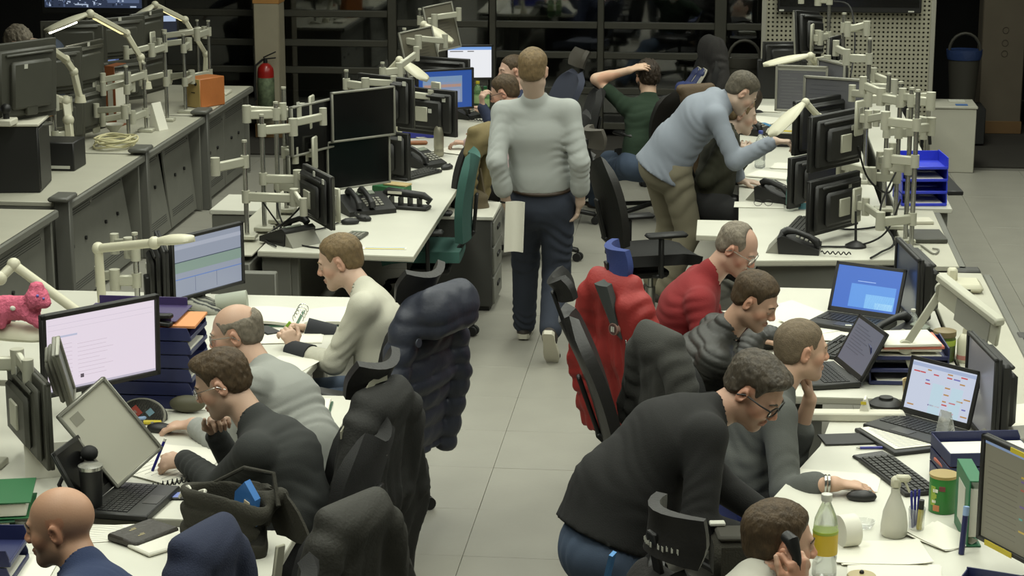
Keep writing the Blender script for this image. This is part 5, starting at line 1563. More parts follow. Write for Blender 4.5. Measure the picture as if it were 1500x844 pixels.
# laptop without its owner's view of the screen, phone, cord, mic
laptop((-2.065, 6.905, 0.741), 84, 'open black laptop whose keyboard faces right beside the bag', w=.33, d=.235, open_=118)
sp_ = thing('smartphone', 'small phone with a lit blue display between laptop and bag', 'phone', (-1.943, 6.999, 0.741), 95)
MB().box((0, 0, .005), (.062, .125, .010), .004).build('body', BLK, sp_); MB().box((0, .012, .0105), (.052, .07, .001)).build('display', G(134, 150, 206, .9), sp_)
cc = []
for i in range(150):
    f = i / 149
    x = -2.10 + .42 * f; y = 7.02 + .14 * f + .05 * math.sin(f * 3); a = i * 1.15
    cc.append((x + .0, y + .011 * math.cos(a), .757 + .06 * f * f + .011 * math.sin(a)))
o = MB(); o.tube([Vector(p) - Vector(cc[0]) for p in cc], .0028, 5); tag(o.build('coiled_cord', BLKR, None, cc[0]), 'black coiled cord running past the laptop to the bag', 'cord')
mc = thing('gooseneck_microphone', 'black gooseneck microphone with a foam ball behind the bald head', 'microphone', (-2.3, 6.867, 0.741))
MB().cyl((0, 0, 0), (0, 0, .02), .05, n=18).build('base', BLK, mc); MB().tube([(0, 0, .02), (-.02, 0, .08), (.0, .03, .13), (.06, .06, .17)], .008).build('neck', BLK, mc); MB().ball((.075, .066, .18), (.032, .032, .028), 0, 12, 8).build('foam', BLKR, mc)
tb = thing('travel_mug', 'black travel mug with a chrome rim between laptop and microphone', 'mug', (-2.183, 6.807, 0.741))
MB().lathe([(.03, 0), (.034, .01), (.042, .17)], n=18).build('body', BLK, tb); MB().lathe([(.043, .165), (.044, .178), (.02, .182)], n=18).build('rim', CHROME, tb)
tag(MB().box((0, 0, .065), (.17, .004, .13), .001).build('white_card', PAPER, None, (-2.458, 7.168, 0.741), (-12, 0, 20)), 'white card propped below the dark monitor', 'card')
# binders, trays, papers at the lower left
binder((-2.50, 6.66, .80), 14, 'fat green ring binder on top of a pile at the left edge', GREENB, w=.30, d=.26, th=.062)
binder((-2.56, 6.62, .742), 20, 'green binder with a yellow label under the fat green one', mat('dark_green', (34, 74, 52), .5), w=.30, d=.26, th=.056)
tag(MB().box((0, 0, .0), (.11, .003, .045)).build('yellow_label', YEL, None, (-2.44, 6.468, .77), (0, 0, 20)), 'yellow label on the lower green binder', 'label')
tray_stack((-2.42, 6.22, .741), 95, 'low pair of navy letter trays at the lower left corner', 2, pitch=.06, w=.24)
sheets((-2.273, 6.23, 0.741), 10, 'white paper cut off by the lower left corner', .25, .3, 2)
lf = thing('leather_folder', 'dark leather document folder lying near the white notebook', 'folder', (-1.938, 6.584, 0.741), 58)
MB().box((0, 0, .014), (.20, .15, .028), .008).build('cover', mat('dark_leather', (46, 42, 36), .5, bump=.3, bscale=60), lf)
for x, y in ((-.02, .03), (-.035, -.03)): MB().box((x, y, .0285), (.03, .006, .001)).box((x + .01, y + .009, .0285), (.02, .004, .001)).build('gilt_mark', mat('gilt', (150, 138, 100), .4), lf)
nb_ = thing('notebook', 'white notebook with rounded corners beside the leather folder', 'notebook', (-1.85, 6.52, 0.741), 50)
MB().box((0, 0, .008), (.21, .13, .016), .006).build('cover', PAPER, nb_)
sheets((-2.066, 6.611, 0.741), 15, 'printed sheet between the bald head and the leather folder', .21, .16, 1, lines=8)
# shoulder bag
BAG = mat('bag_canvas', (44, 42, 32), .85, bump=.35, bscale=150, var=.12)
bg = thing('shoulder_bag', 'black canvas shoulder bag standing open on the near left desk', 'bag', (-1.62, 6.50, .741), -22)
s = Sdf()
s.ecap((-.02, 0, .015), (0, 0, .17), (1, 0, 0), (.165, .075), (.175, .085), .03, .007, .12, flat=True)
s.ecap((0, 0, .07), (0, 0, .30), (1, 0, 0), (.145, .058), (.15, .066), .02, op='sub')
s.cap((.10, .05, .16), (.17, .06, .20), .03, k=.03)
sdf_obj('body', s, BAG, bg, .008)
rows = []
for i in range(9):
    f = i / 8
    rows.append([(.02 + .16 * g + .13 * f * f, .085 - .02 * f + .02 * math.sin(g * 5), .17 + .10 * math.sin(f * 2.2) - .20 * f ** 2 + .008 * math.sin(g * 7 + i)) for g in [j / 6 for j in range(7)]])
MB().sheet(rows, .012).build('flap', BAG, bg)
MB().frame((.0, -.088, .115), V(1, 0, 0), V(0, 0, 1), V(0, -1, 0)).tube([(.017 * math.cos(a * .6283), .017 * math.sin(a * .6283), .004) for a in range(10)], .004, 6, 0, True).build('ring', CHROME, bg)
MB().tube([(-.16, .02, .13), (-.12, .05, .19), (.0, .10, .26), (.14, .07, .27), (.19, .02, .18)], .008).build('strap', BAG, bg)
MB().prism([(.03, .10), (.11, .10), (.125, .20), (.085, .26), (.045, .22)], -.02, .012, 0, 'y').build('blue_pouch', mat('pouch_blue', (62, 118, 184), .5), bg)
MB().prism([(.075, .12), (.11, .12), (.105, .19), (.085, .2)], -.026, -.021, 0, 'y').build('pouch_print', mat('pouch_print', (204, 190, 160), .5), bg)
cable([(-1.80, 6.56, .90), (-1.76, 6.53, .95), (-1.73, 6.50, .90), (-1.70, 6.52, .94), (-1.74, 6.55, .92)], .006, 'small loop of white cable spilling over the bag edge', mat('cable_white2', (206, 204, 190), .5))
# ring binders lying open
def open_binder(loc, rz, label, w=.44):
    t = thing('open_ring_binder', label, 'binder', loc, rz)
    for sg in (-1, 1):
        rows = [[(sg * (.008 + w / 2 * f), -.145 + .29 * g, .012 + .016 * math.sin(f * 2.6) ) for f in [k / 6 for k in range(7)]] for g in (0, .5, 1)]
        if sg < 0: rows = rows[::-1]
        MB().sheet(rows, .014).build('page_block', PAPER, t)
    MB().box((0, 0, .003), (w + .03, .305, .005), .001).build('cover', mat('binder_cover', (60, 96, 74), .5), t)
    for y in (-.09, -.03, .03, .09): MB().frame((0, y, .02), V(1, 0, 0), V(0, 0, 1), V(0, -1, 0)).tube([(.026 * math.cos(a * .524), .026 * math.sin(a * .524) + .008, 0) for a in range(12)], .0022, 5, 0, True).build('ring', CHROME, t)
    return t
open_binder((-2.0, 9.58, .741), 4, 'open ring binder in front of the young man in the pale sweater', .56)
open_binder((-1.72, 8.02, .741), 96, 'open ring binder on the desk end behind the grey shirt', .36)
sheets((-1.98, 9.25, .741), 8, 'white sheets under the arms of the young man', .30, .24, 2)
sheets((-1.9, 8.75, .741), -15, 'white sheet beside the young man at the desk edge', .21, .3, 1)
pn = thing('green_marker', 'bright green marker held by the young man', 'pen', (-1.986, 9.18, 0.801))
MB().cyl((-.02, 0, -.02), (.02, 0, .03), .007).build('barrel', mat('marker_green', (130, 170, 50), .4), pn)
sp2 = thing('dark_phone', 'dark phone lying by the hands of the young man', 'phone', (-2.108, 9.334, 0.741), 40)
MB().box((0, 0, .006), (.075, .14, .012), .004).build('body', BLK, sp2)

# chairs on the left and the jackets over them
office_chair((-1.58, 8.90, 0), 152, 'black office chair under the navy puffer jacket', CHF, head_m=CHL, back_h=.44, back_w=.34, wing=False, seat_z=.45)
NAVYJ = mat('navy_nylon', (42, 46, 58), .55, bump=.15, bscale=60)
def pufx(s, pt): s.ell(pt(.12, .80, -.10), (.02, .03, .03), None, .01)
pj, pt_ = drape((-1.58, 8.90, 0), 152, 'navy quilted puffer jacket with a hood hanging over a chair', NAVYJ, top=1.10, bot=.36, w=.23, th=.092, hood=(-.09, -.06), puff=True, wr=.012, sl_len=.66, tilt=13)
MB().cyl((-.455, .20, .93), (-.46, .20, .93), .02, n=16).build('round_badge', mat('badge_navy', (58, 62, 72), .5), pj)
office_chair((-1.56, 7.42, 0), 158, 'black office chair under the black softshell jacket with a grey stripe', CHF, head_m=CHL, back_h=.44, back_w=.34, wing=False, seat_z=.45)
BLKJ = mat('black_softshell', (34, 34, 31), .75, bump=.2, bscale=120)
jj, _ = drape((-1.55, 7.40, 0), 158, 'black softshell jacket with a pale collar stripe hanging over a chair', BLKJ, top=1.09, bot=.25, w=.22, th=.095, wr=.014, sl_len=.70, tilt=11)
MB().sheet([[(-.36 + .05 * f, -.02 + .24 * f, 1.15 - .02 * f * f - .21 * max(0, f - .3) - w_) for w_ in (0, .028)] for f in [k / 8 for k in range(9)]], .006).build('collar_stripe', mat('jacket_grey', (150, 148, 130), .8), jj)
for i, (y, z) in enumerate(((.10, .90), (.125, .895), (.11, .88))): MB().box((-.43, y, z), (.004, .025, .008), .001).build('logo_stroke', mat('sticker'), jj)
MB().box((-.335, -.12, .235), (.006, .06, .03), .002).build('hem_label', GREYP, jj)
office_chair((-1.43, 6.35, 0), 150, 'black office chair at the bottom under the quilted black jacket', CHF, head=False, back_h=.40, back_w=.32)
jk, _ = drape((-1.43, 6.35, 0), 150, 'black waxed jacket with a yellow mark hanging over the chair at the bottom', mat('waxed_black', (40, 39, 32), .7, bump=.25, bscale=90), top=1.03, bot=.35, w=.205, th=.095, wr=.012, hood=None, tilt=11)
MB().box((-.42, .06, .74), (.004, .05, .010), .002, 0).box((-.42, .078, .752), (.004, .012, .02), .002, 0).build('yellow_mark', YEL, jk)
MB().bar((-.30, .30, .98), (-.26, .33, .62), .04, .012, .004).build('pale_lining', mat('jacket_grey'), jk); MB().bar((-.28, .335, .78), (-.265, .345, .62), .02, .008, .002).build('yellow_tab', YEL, jk)
office_chair((-1.86, 6.08, 0), 160, 'office chair at the bottom left under the navy fleece', CHF, head=False, back_h=.36, back_w=.28)
drape((-1.86, 6.08, 0), 160, 'navy fleece hanging over the chair in front of the shoulder bag', mat('navy_fleece', (40, 46, 66), .95, bump=.3, bscale=200), top=1.0, bot=.35, w=.18, th=.10, sleeves=True, sl_len=.5, wr=.013, tilt=8, spread=.02)
office_chair((-1.52, 7.12, 0), 170, 'black office chair under the man in the dark sweater', CHF, head=False, back_h=.40)
office_chair((-1.52, 5.70, 0), 175, 'black office chair of the bald man at the lower left', CHF, head=False, back_h=.40)

# ------------------------------------------------------------------ right middle desks
desk([(0, .0), (.78, .10), (.78, 6.2), (-.05, 6.2), (-.08, 1.05), (-.32, 1.05), (-.32, .62), (-.08, .60)], 'long white desk in the right middle row under the black monitor backs', loc=(.175, 11.08, 0),
     legs=[(.62, .14, .10, .06, .706), (.1, 3.0, .06, .3, .706), (.1, 5.8, .06, .1, .706)], panels=[(.33, .10, .62, .02, .50, .70), (.30, .30, .62, .02, .06, .50), (.7, 3.2, .02, 5.9, .1, .7)])
cb2 = thing('desk_crossbar', 'pale crossbar under the near end of the right middle desk', 'crossbar', (.46, 11.02, .40))
MB().box((0, 0, 0), (.52, .03, .03), .004).build('bar', WHITE, cb2); MB().box((-.2, .0, -.2), (.03, .03, .4)).box((.2, 0, -.2), (.03, .03, .4)).build('bar_legs', STEELD, cb2)
c2 = thing('console_desk', 'white-topped steel console behind the right middle monitors', 'console', (1.10, 11.05, 0))
MB().box((.03, .75, .725), (.26, 1.5, .03), .004).build('worktop', mat('console_top'), c2); MB().box((.03, .75, .36), (.22, 1.42, .68), .004).build('carcass', STEEL, c2)
MB().box((.18, .75, .70), (.05, 1.5, .06), .01).build('edge_rail', STEEL, c2); MB().box((.19, .0, .68), (.16, .10, .10), .01).build('corner_post', STEELD, c2)
c3 = thing('console_desk', 'steel console with a bright top behind the blue trays', 'console', (1.18, 12.62, 0))
MB().box((.03, 2.2, .725), (.34, 4.4, .03), .004).build('worktop', WHITE, c3); MB().box((.03, 2.2, .36), (.30, 4.3, .68), .004).build('carcass', STEEL, c3)

monitor((0.614, 11.75, 1.293), 143, 'upper black monitor seen from behind at the near end of the right middle row', w=.49, h=.315, stickers=((.36, .72),), vesa=True, deep=.06)
monitor((0.617, 11.72, 0.936), 143, 'lower black monitor seen from behind at the near end of the right middle row', w=.49, h=.315, stickers=((.30, .80), (.3, .25)), vesa=True, deep=.06)
VIO = mat('violet_screen', (92, 92, 96), .35); VIO2 = mat('violet_line', (116, 116, 116), .4)
rows_ = lambda n, c: tuple((.05 + .02 * (i % 3), .06 + .9 * i / n, .25 + .5 * ((i * 37) % 10) / 10, .07 + .9 * i / n, c) for i in range(n))
monitor((0.674, 12.9, 1.334), -112, 'silver-topped monitor with a violet-grey screen above the nearest black backs', w=.42, h=.31, frame=SILV, screen=VIO, rects=rows_(9, mat('violet_dim', (84, 84, 90), .4)), stickers=())
monitor((0.572, 12.75, 1.221), 140, 'black monitor seen from behind below the violet-grey screen', w=.50, h=.33, stickers=((.4, .3),))
monitor((0.536, 12.6, 0.911), 140, 'black monitor seen from behind left of the lowest mount plate', w=.46, h=.31, stickers=((.5, .8),))
monitor((0.517, 14.4, 1.202), -100, 'wide silver-topped monitor with a grid of faint lines in the right middle row', w=.36, h=.32, frame=SILV, screen=VIO, rects=rows_(12, VIO2) + ((0, .93, 1, 1, mat('violet_head', (150, 150, 140), .4)),))
monitor((0.72, 14.4, 1.242), -150, 'narrow turned wing monitor beside the wide silver-topped one', w=.34, h=.31, frame=SILV, screen=VIO)
monitor((0.576, 15.3, 1.471), 150, 'tilted black monitor seen from behind just below the wall screen', w=.36, h=.33, frame=SILV, roll=7, tilt=-8, deep=.07)
monitor((0.757, 15, 1.344), 168, 'black monitor seen edge-on before the pegboard', w=.42, h=.30, roll=4, vesa=True, frame=SILV)
monitor((0.446, 16.9, 1.124), 100, 'low black panel in front of the left edge of the pegboard', w=.32, h=.20)
tag(MB().box((0, 0, .16), (.40, .06, .32), .01).build('black_screen_panel', BLK, None, (.45, 17.06, .741)), 'plain black upright panel standing at the far end of the right desk', 'panel')

pole_rig((1.034, 11.40, .741), .88, [(.18, (-.18, -.10), (-.24, .22, .02, 143)), (.70, (-.16, .10), (-.24, .30, -.02, 143)), (.50, (-.14, .06), (-.10, .3, 0))], 'nearest silver post right of the lower black monitor back')
pole_rig((1.02, 11.62, .741), .86, [(.42, (-.12, .06), (-.14, .25, .0)), (.64, (.12, .08), (.02, .28, .02)), (.80, (.1, -.05), (-.04, .12, 0))], 'second silver post right of the black monitor backs')
pole_rig((.99, 12.0, .741), .84, [(.30, (-.14, .0), (-.26, .2, .02, 140)), (.74, (-.10, .12), (-.20, .2, .06)), (.56, (.14, .05), (.02, .2, 0))], 'silver post with stacked arms left of the blue trays')
pole_rig((.96, 12.5, .741), .82, [(.68, (-.12, -.04), (-.2, .2, 0)), (.48, (.13, .1), (-.05, .2, .05))], 'silver post right of the violet-grey screen')
pole_rig((.90, 13.4, .741), .92, [(.80, (-.14, .03), (-.2, .2, .04)), (.62, (.16, -.02), (.04, .1, .06))], 'silver post with a curled flat arm before the pegboard')
pole_rig((.80, 14.6, .741), .95, [(.86, (.15, -.08), (.02, -.1, .0)), (.6, (-.1, .1), (-.2, .2, .0))], 'slim silver post below the right part of the pegboard')
pole_rig((.72, 15.1, .741), 1.05, [(1.0, (-.08, .02), (-.2, .0, .02)), (.74, (-.08, -.1), (-.06, -.12, 0, 168))], 'farthest silver post holding the edge-on monitor')
for i, (pts, lab) in enumerate((([(.98, 11.55, 1.0), (.9, 11.5, .82), (.75, 11.45, .755), (.55, 11.42, .75), (.42, 11.38, .752)], 'black cable running from the silver posts to the front phone'),
    ([(.98, 11.9, 1.1), (.88, 11.7, .9), (.95, 11.5, .77), (.86, 11.28, .756), (.80, 11.16, .75)], 'black cable curving over the front edge behind the dark monitor'),
    ([(.75, 11.8, 1.25), (.82, 11.9, 1.05), (.95, 12.0, .95), (1.0, 12.1, 1.1)], 'black cable hanging behind the black monitor backs'),
    ([(.74, 14.9, 1.75), (.85, 14.8, 1.72), (.88, 14.6, 1.5), (.84, 14.3, 1.3)], 'thin black cable looping before the pegboard'),
    ([(1.0, 12.2, .78), (.9, 12.0, .752), (.7, 11.9, .75), (.62, 12.1, .752)], 'black cable lying between the posts and the monitors'))):
    cable(pts, .006, lab)
desk_lamp([(0.584, 12.5, 1.187), (0.559, 12.5, 1.302), (0.472, 12.4, 1.406)], 'white paddle lamp bowing over the papers in the right middle row', .30, .15, (-.60, -.30, -.55), r=.018, hthick=.028)
desk_lamp([(0.689, 14.8, 1.147), (0.63, 14.8, 1.329), (0.582, 14.7, 1.389)], 'white desk lamp behind the wide silver-topped monitor', .34, .13, (-.85, -.2, -.16), r=.02)
# on the desk
TEALB = mat('teal_bottle', (140, 196, 188), .25, trans=.25)
bottle((0.423, 12.616, 0.741), 'translucent teal water bottle beside the lower black monitor', .235, .042, TEALB, mat('teal_cap', (120, 196, 196), .4), waist=True)
cup = thing('printed_cup', 'small blue and orange printed cup right of the teal bottle', 'cup', (0.481, 12.517, 0.741))
MB().lathe([(.026, 0), (.034, .10), (.031, .10), (.024, .01)], n=16).build('cup', mat('pale_blue2', (150, 172, 186), .5), cup); MB().lathe([(.0305, .045), (.0335, .085)], n=16).build('orange_print', mat('orange_print', (170, 120, 76), .5, var=.3, vscale=40), cup); MB().lathe([(.0272, .005), (.0300, .04)], n=16).build('teal_print', mat('teal_print', (62, 112, 124), .5), cup)
sheets((0.22, 12.596, 0.741), 88, 'white sheet under the folded spectacles', .17, .30, 2)
gl = thing('spectacles', 'folded dark spectacles lying on a white sheet', 'spectacles', (0.244, 12.542, 0.748), 10)
for q in (-1, 1): MB().tube([(q * .032 + .024 * math.cos(a * .524), 0, .02 + .018 * math.sin(a * .524)) for a in range(12)], .0018, 5, 0, True).build('rim', BLK, gl)
MB().tube([(-.058, 0, .026), (-.04, .05, .02), (.02, .08, .004)], .002, 5).tube([(.058, 0, .026), (.10, .06, .018), (.11, .12, .004)], .002, 5).tube([(-.009, 0, .024), (.009, 0, .024)], .0018, 5).build('temples', BLK, gl)
phone((.34, 12.78, .741), 62, 'large black sloping desk phone left of the teal bottle', w=.24)
phone((.42, 11.36, .741), 84, 'desk phone with its handset hooked at the front of the right middle desk', w=.24)
keyboard((0.465, 11.994, 0.741), 78, 'dark keyboard half hidden behind the lower black monitor', w=.42)
mi = thing('table_microphone', 'small microphone on a round black foot at the desk front', 'microphone', (0.737, 11.471, 0.741))
MB().lathe([(.06, 0), (.058, .012), (.03, .028), (.012, .036)], n=20).build('foot', BLK, mi); MB().cyl((0, 0, .03), (-.005, .01, .20), .008, .006).build('stem', BLK, mi)
sheets((0.321, 13.585, 0.741), 70, 'pile of printed sheets by the black jacket sleeve', .21, .3, 4)
sheets((0.477, 13.927, 0.741), 80, 'printed sheets left of the black monitor back', .21, .3, 3)
bottle((0.24, 13.877, 0.741), 'clear plastic water bottle with a blue cap under the leaning arm', .25, .036, mat('pet_clear', (206, 212, 210), .08, trans=.8, alpha=.7), mat('cap_blue', (60, 72, 140), .4))
bx = thing('document_box', 'open dark box with a pale lip at the pointing hand', 'box', (0.477, 14.767, 0.741), 84)
MB().box((0, 0, .05), (.10, .34, .10), .004).build('case', BLK, bx); MB().box((0, 0, .105), (.16, .36, .012), .003).build('lid', PAPER2, bx); MB().box((-.04, 0, .1125), (.05, .3, .003)).build('yellow_strip', YEL, bx)
sheets((0.25, 15.916, 0.741), 60, 'white papers on the far part of the right middle desk', .3, .4, 4)
sheets((0.299, 16.47, 0.741), 80, 'white papers in front of the black end panel', .3, .3, 3)
tag(MB().box((0, 0, .004), (.22, .15, .008), .002).build('blue_folder', mat('folder_blue', (66, 124, 164), .5), None, (0.226, 15.59, 0.751), (0, 0, 20)), 'blue folder between white papers on the right middle desk', 'folder')
tag(MB().box((0, 0, .004), (.2, .14, .008), .002).build('beige_folder', mat('beige_lid'), None, (0.254, 15.399, 0.7415), (0, 0, 15)), 'beige folder below the blue folder on the right middle desk', 'folder')
phone((.20, 15.3, .741), 60, 'dark desk phone with a pale sloping face at the far right desk', w=.22)
tray_stack((1.20, 12.82, .741), 6, 'bright blue letter trays behind the silver posts', 4, col=mat('bright_blue', (46, 60, 190), .4), pitch=.075, w=.27, d=.30)
lp = thing('closed_laptop', 'closed grey laptop on the console right of the posts', 'laptop', (1.145, 11.74, .741), 4)
MB().box((0, 0, .013), (.20, .27, .026), .005).build('body', MONG, lp)
tag(MB().box((0, 0, .01), (.16, .12, .02), .004).build('white_adapter', PAPER2, None, (1.139, 12.18, 0.741), (0, 0, 8)), 'white adapter box on the console below the blue trays', 'box')
cable([(1.058, 11.574, 0.745), (1.101, 11.511, 0.748), (1.15, 11.313, 0.747), (1.186, 11.415, 0.748), (1.156, 11.451, 0.747)], .005, 'grey cable curled in front of the closed laptop', GREYP)
tag(MB().box((0, 0, .015), (.10, .55, .03), .006).build('black_ledge', BLK, None, (1.42, 13.3, .742), (0, 0, 4)), 'black ledge sticking out behind the blue trays', 'ledge')

# chairs of the right middle row
BRN = mat('brown_jacket', (82, 66, 46), .7, bump=.2, bscale=100, var=.1)
office_chair((-.42, 12.25, 0), 22, 'empty black office chair with a headrest in the middle of the aisle side', CHF, back_m=CHL, head_m=mat('headrest_brown'), back_h=.52, back_tilt=14, head_tilt=5, back_w=.42, head_s=.8)
office_chair((-.52, 15.75, 0), 128, 'dark office chair of the man with his hand on his head', CHF, back_m=CHL, head=False, back_h=.46, back_tilt=22)
drape((-.44, 15.55, 0), 118, 'brown jacket hanging from the chair of the man in green', BRN, top=1.10, bot=.25, w=.16, th=.06, x0=-.36, sleeves=False, tilt=16)
office_chair((-.42, 17.2, 0), 200, 'dark chair under the black coat near the windows', CHF, head=False, back_h=.5)
drape((-.42, 17.2, 0), 200, 'black coat heaped over a chair near the windows', mat('black_coat', (36, 34, 32), .9, bump=.3, bscale=120), top=1.12, bot=.5, w=.24, th=.11, tilt=8, wr=.018, hood=(.02, -.02))
office_chair((.02, 13.4, 0), 6, 'black chair of the seated person behind the leaning man', CHF, head=False, back_h=.34)

# ------------------------------------------------------------------ right front desks
desk([(0, 0), (.78, 0), (.78, 1.95), (-.10, 1.95), (-.10, .6)], 'white desk with two laptops beside the man in the red fleece', loc=(.26, 8.52, 0),
     legs=[(.15, .1, .06, .08, .706), (.15, 1.8, .06, .08, .706), (.7, .1, .08, .08, .706)], panels=[(.4, 1.9, .7, .02, .2, .7), (.7, .9, .02, 1.8, .2, .7)])
c4 = thing('console_desk', 'white-topped steel console along the right side behind the laptops', 'console', (1.06, 8.50, 0))
MB().box((.15, 1.2, .725), (.30, 2.4, .03), .004).build('worktop', mat('console_top'), c4); MB().box((.15, 1.2, .36), (.26, 2.3, .68), .004).build('carcass', STEEL, c4)
MB().box((.325, 1.2, .70), (.05, 2.4, .07), .01).build('edge_rail', STEEL, c4); MB().box((.37, 1.15, .68), (.10, .10, .12), .01).build('corner_post', STEELD, c4)
desk([(-.05, 0), (1.9, 0), (1.9, 2.95), (.27, 2.95), (.20, 2.5), (.0, 1.85)], 'white desk nearest the camera on the right, crowded with bottle, cans and papers', loc=(.20, 5.35, 0),
     legs=[(.12, .1, .06, .08, .706), (.40, 2.8, .06, .08, .706), (1.7, 2.8, .08, .08, .706)], panels=[(1.3, 1.5, .02, 2.8, .2, .7)])
# laptops and monitors
BLU = glow((86, 140, 226), .95)
laptop((.62, 9.72, .741), -27, 'open laptop with a bright blue screen on the far right-front desk', w=.36, d=.25, open_=112, screen=glow((70, 116, 206), .9),
       rects=((.25, .05, .95, .60, glow((98, 156, 232), .95)), (.50, .05, .95, .38, glow((136, 194, 242), 1.0)), (.66, .05, .93, .2, glow((176, 222, 246), 1.0)), (.34, .66, .62, .675, glow((170, 200, 244), 1.0))))
tag(MB().box((0, 0, .0), (.03, .02, .002)).build('sticker_on_laptop', STICK, None, (.60, 9.62, .7695)), 'small pale sticker on the palm rest of the blue-screen laptop', 'sticker')
laptop((.44, 8.80, .741), -74, 'open laptop seen from the side under the hand of the man in grey', w=.35, d=.24, open_=118, screen=glow((132, 136, 150), .55), rects=[(.08, .86 - .07 * i, .5 + .3 * ((i * 7) % 5) / 5, .88 - .07 * i, glow((112, 116, 130), .5)) for i in range(9)])
keyboard((0.55, 9.289, 0.741), 66, 'black keyboard between the two laptops', w=.36, d=.15)
monitor((0.886, 9.85, 0.931), -172, 'dark blue-grey monitor seen from the side behind the blue-screen laptop', w=.50, h=.33, screen=glow((62, 74, 96), .35), deep=.10, stand=.17, bez=.02)
RC = [glow((206, 90, 92), .85), glow((120, 120, 190), .85), glow((196, 150, 90), .8), glow((150, 200, 220), .9)]
rr2 = random.Random(12)
cells_ = [(.05 + .3 * c_ + .02, .0, .05 + .3 * c_ + .20, .62, glow((190, 214, 226), .95)) for c_ in range(1, 3)]
for i in range(26):
    u, v = rr2.randint(0, 8) * .105 + .04, rr2.randint(0, 11) * .07 + .08
    cells_.append((u, v, u + rr2.choice([.06, .08, .10]), v + .028, rr2.choice(RC[:3])))
laptop((.78, 8.05, .741), -42, 'open laptop showing a coloured schedule above the black-edged sheet', w=.34, d=.24, open_=106, screen=glow((200, 208, 226), .95), rects=[(0, .9, 1, .97, glow((170, 184, 214), .9))] + cells_)
monitor((1.029, 8.05, 0.93), -172, 'tall monitor seen from its edge beside the schedule laptop', w=.44, h=.36, screen=glow((150, 150, 150), .4), deep=.09, stand=.15, bez=.014)
SCH = mat('schedule_screen', rgb=(112, 110, 90), emit=.8)
rc3 = []
rr3 = random.Random(8)
for i in range(40):
    u, v = .36 + rr3.randint(0, 8) * .07, .14 + rr3.randint(0, 16) * .042
    rc3.append((u, v, u + rr3.choice([.03, .05, .06]), v + .018, rr3.choice([glow((176, 150, 60), .8), glow((150, 84, 70), .8), glow((84, 150, 136), .8), glow((104, 84, 130), .8)])))
for i in range(13): rc3.append((.04, .10 + .058 * i, .33, .105 + .058 * i, glow((100, 96, 80), .7)))
rc3.append((.0, .965, .40, 1.0, glow((130, 150, 180), .8)))
m4 = monitor((1.00, 6.36, 1.02), -150, 'large monitor with a dim coloured schedule and yellow stickers at the lower right', w=.56, h=.36, screen=SCH, rects=rc3, bez=.016, stand=.10)
MB().box((.016, -.28 + .40 * .56, .173), (.003, .13, .016)).build('sticky_note', YEL, m4); MB().box((.016, -.28 + .22 * .56, -.173), (.003, .14, .018)).build('sticky_note', YEL, m4)
# lamp with the long flat shade
LG2 = mat('shade_grey', (176, 175, 158), .4)
lq = thing('flat_shade_lamp', 'grey-white lamp with flat arms and a long slab shade at the right', 'desk lamp', (0.874, 8.75, 0.672))
o_ = Vector(lq.location)
a_, b_, c_ = [Vector(p) - o_ for p in ((0.874, 8.75, 0.672), (0.788, 8.75, 0.906), (0.931, 8.75, 1.161))]
MB().cyl((0, 0, -.075), (0, 0, .0), .03, n=14).build('clamp', LG2, lq)
for p, q in ((a_, b_), (b_, c_)):
    MB().bar(p, q, .014, .034, .004, up=(1, 0, 0)).cyl(q + V(0, -.016, 0), q + V(0, .016, 0), .030, n=18).build('arm', LG2, lq)
h0, h1 = Vector((0.919, 8.72, 1.233)) - o_, Vector((1.121, 8.3, 1.145)) - o_
d_ = (h1 - h0).normalized(); dn = V(.12, -.25, -1); dn = (dn - d_ * dn.dot(d_)).normalized()
sh = MB(); sh.frame((h0 + h1) / 2 + dn * .06, d_, d_.cross(dn), dn); L_ = (h1 - h0).length
sh.box((0, 0, -.05), (L_, .05, .035), .008).box((0, .006, .0), (L_ * .98, .018, .12), .006); sh.build('shade', LG2, lq)
sh = MB(); sh.frame((h0 + h1) / 2 + dn * .06, d_, d_.cross(dn), dn); sh.box((L_ * .1, -.004, .03), (L_ * .55, .006, .10), .002); sh.build('side_plate', mat('shade_plate', (150, 150, 140), .35), lq)
# document holder and pale things at the right edge
pd = thing('pen_pot', 'small pot with a black pen at the right edge', 'pen pot', (1.142, 8.201, 0.741))
MB().lathe([(.03, 0), (.035, .06), (.03, .06)], n=14).build('pot', mat('beige_lid'), pd); MB().cyl((0, 0, .03), (.04, .02, .15), .006).build('pen', BLK, pd)
wd = thing('white_base_unit', 'rounded white desk device behind the flat-armed lamp', 'device', (1.18, 10.517, 0.741), 0)
MB().box((0, 0, .022), (.27, .20, .044), .018).box((-.01, .03, .07), (.05, .05, .07), .01).build('housing', LAMPW, wd); MB().box((.05, -.101, .02), (.04, .004, .008)).build('slot', BLK, wd)
jr = thing('glass_jar', 'dark green glass jar with a brown lid behind the letter trays', 'jar', (0.995, 9.149, 0.741))
MB().lathe([(.045, 0), (.05, .01), (.05, .10), (.046, .115)], n=20).build('body', mat('jar_green', (70, 84, 40), .2, var=.3, vscale=30), jr); MB().lathe([(.049, .113), (.051, .118), (.051, .138), (.04, .142)], n=20).build('lid', mat('jar_lid', (118, 104, 70), .5), jr); MB().lathe([(.0505, .075), (.0510, .078), (.0510, .098), (.0505, .10)], n=20).build('label_band', mat('lime', (150, 168, 60), .5), jr)
wb = thing('squeeze_bottle', 'white squeeze bottle right of the dark green jar', 'bottle', (1.083, 9.135, 0.741))
MB().lathe([(.03, 0), (.034, .01), (.034, .10), (.02, .125), (.012, .13), (.011, .155)], n=16).build('body', LAMPW, wb); MB().lathe([(.0345, .015), (.0345, .035)], n=16).build('label_band', mat('pale_red', (180, 120, 110), .5), wb)
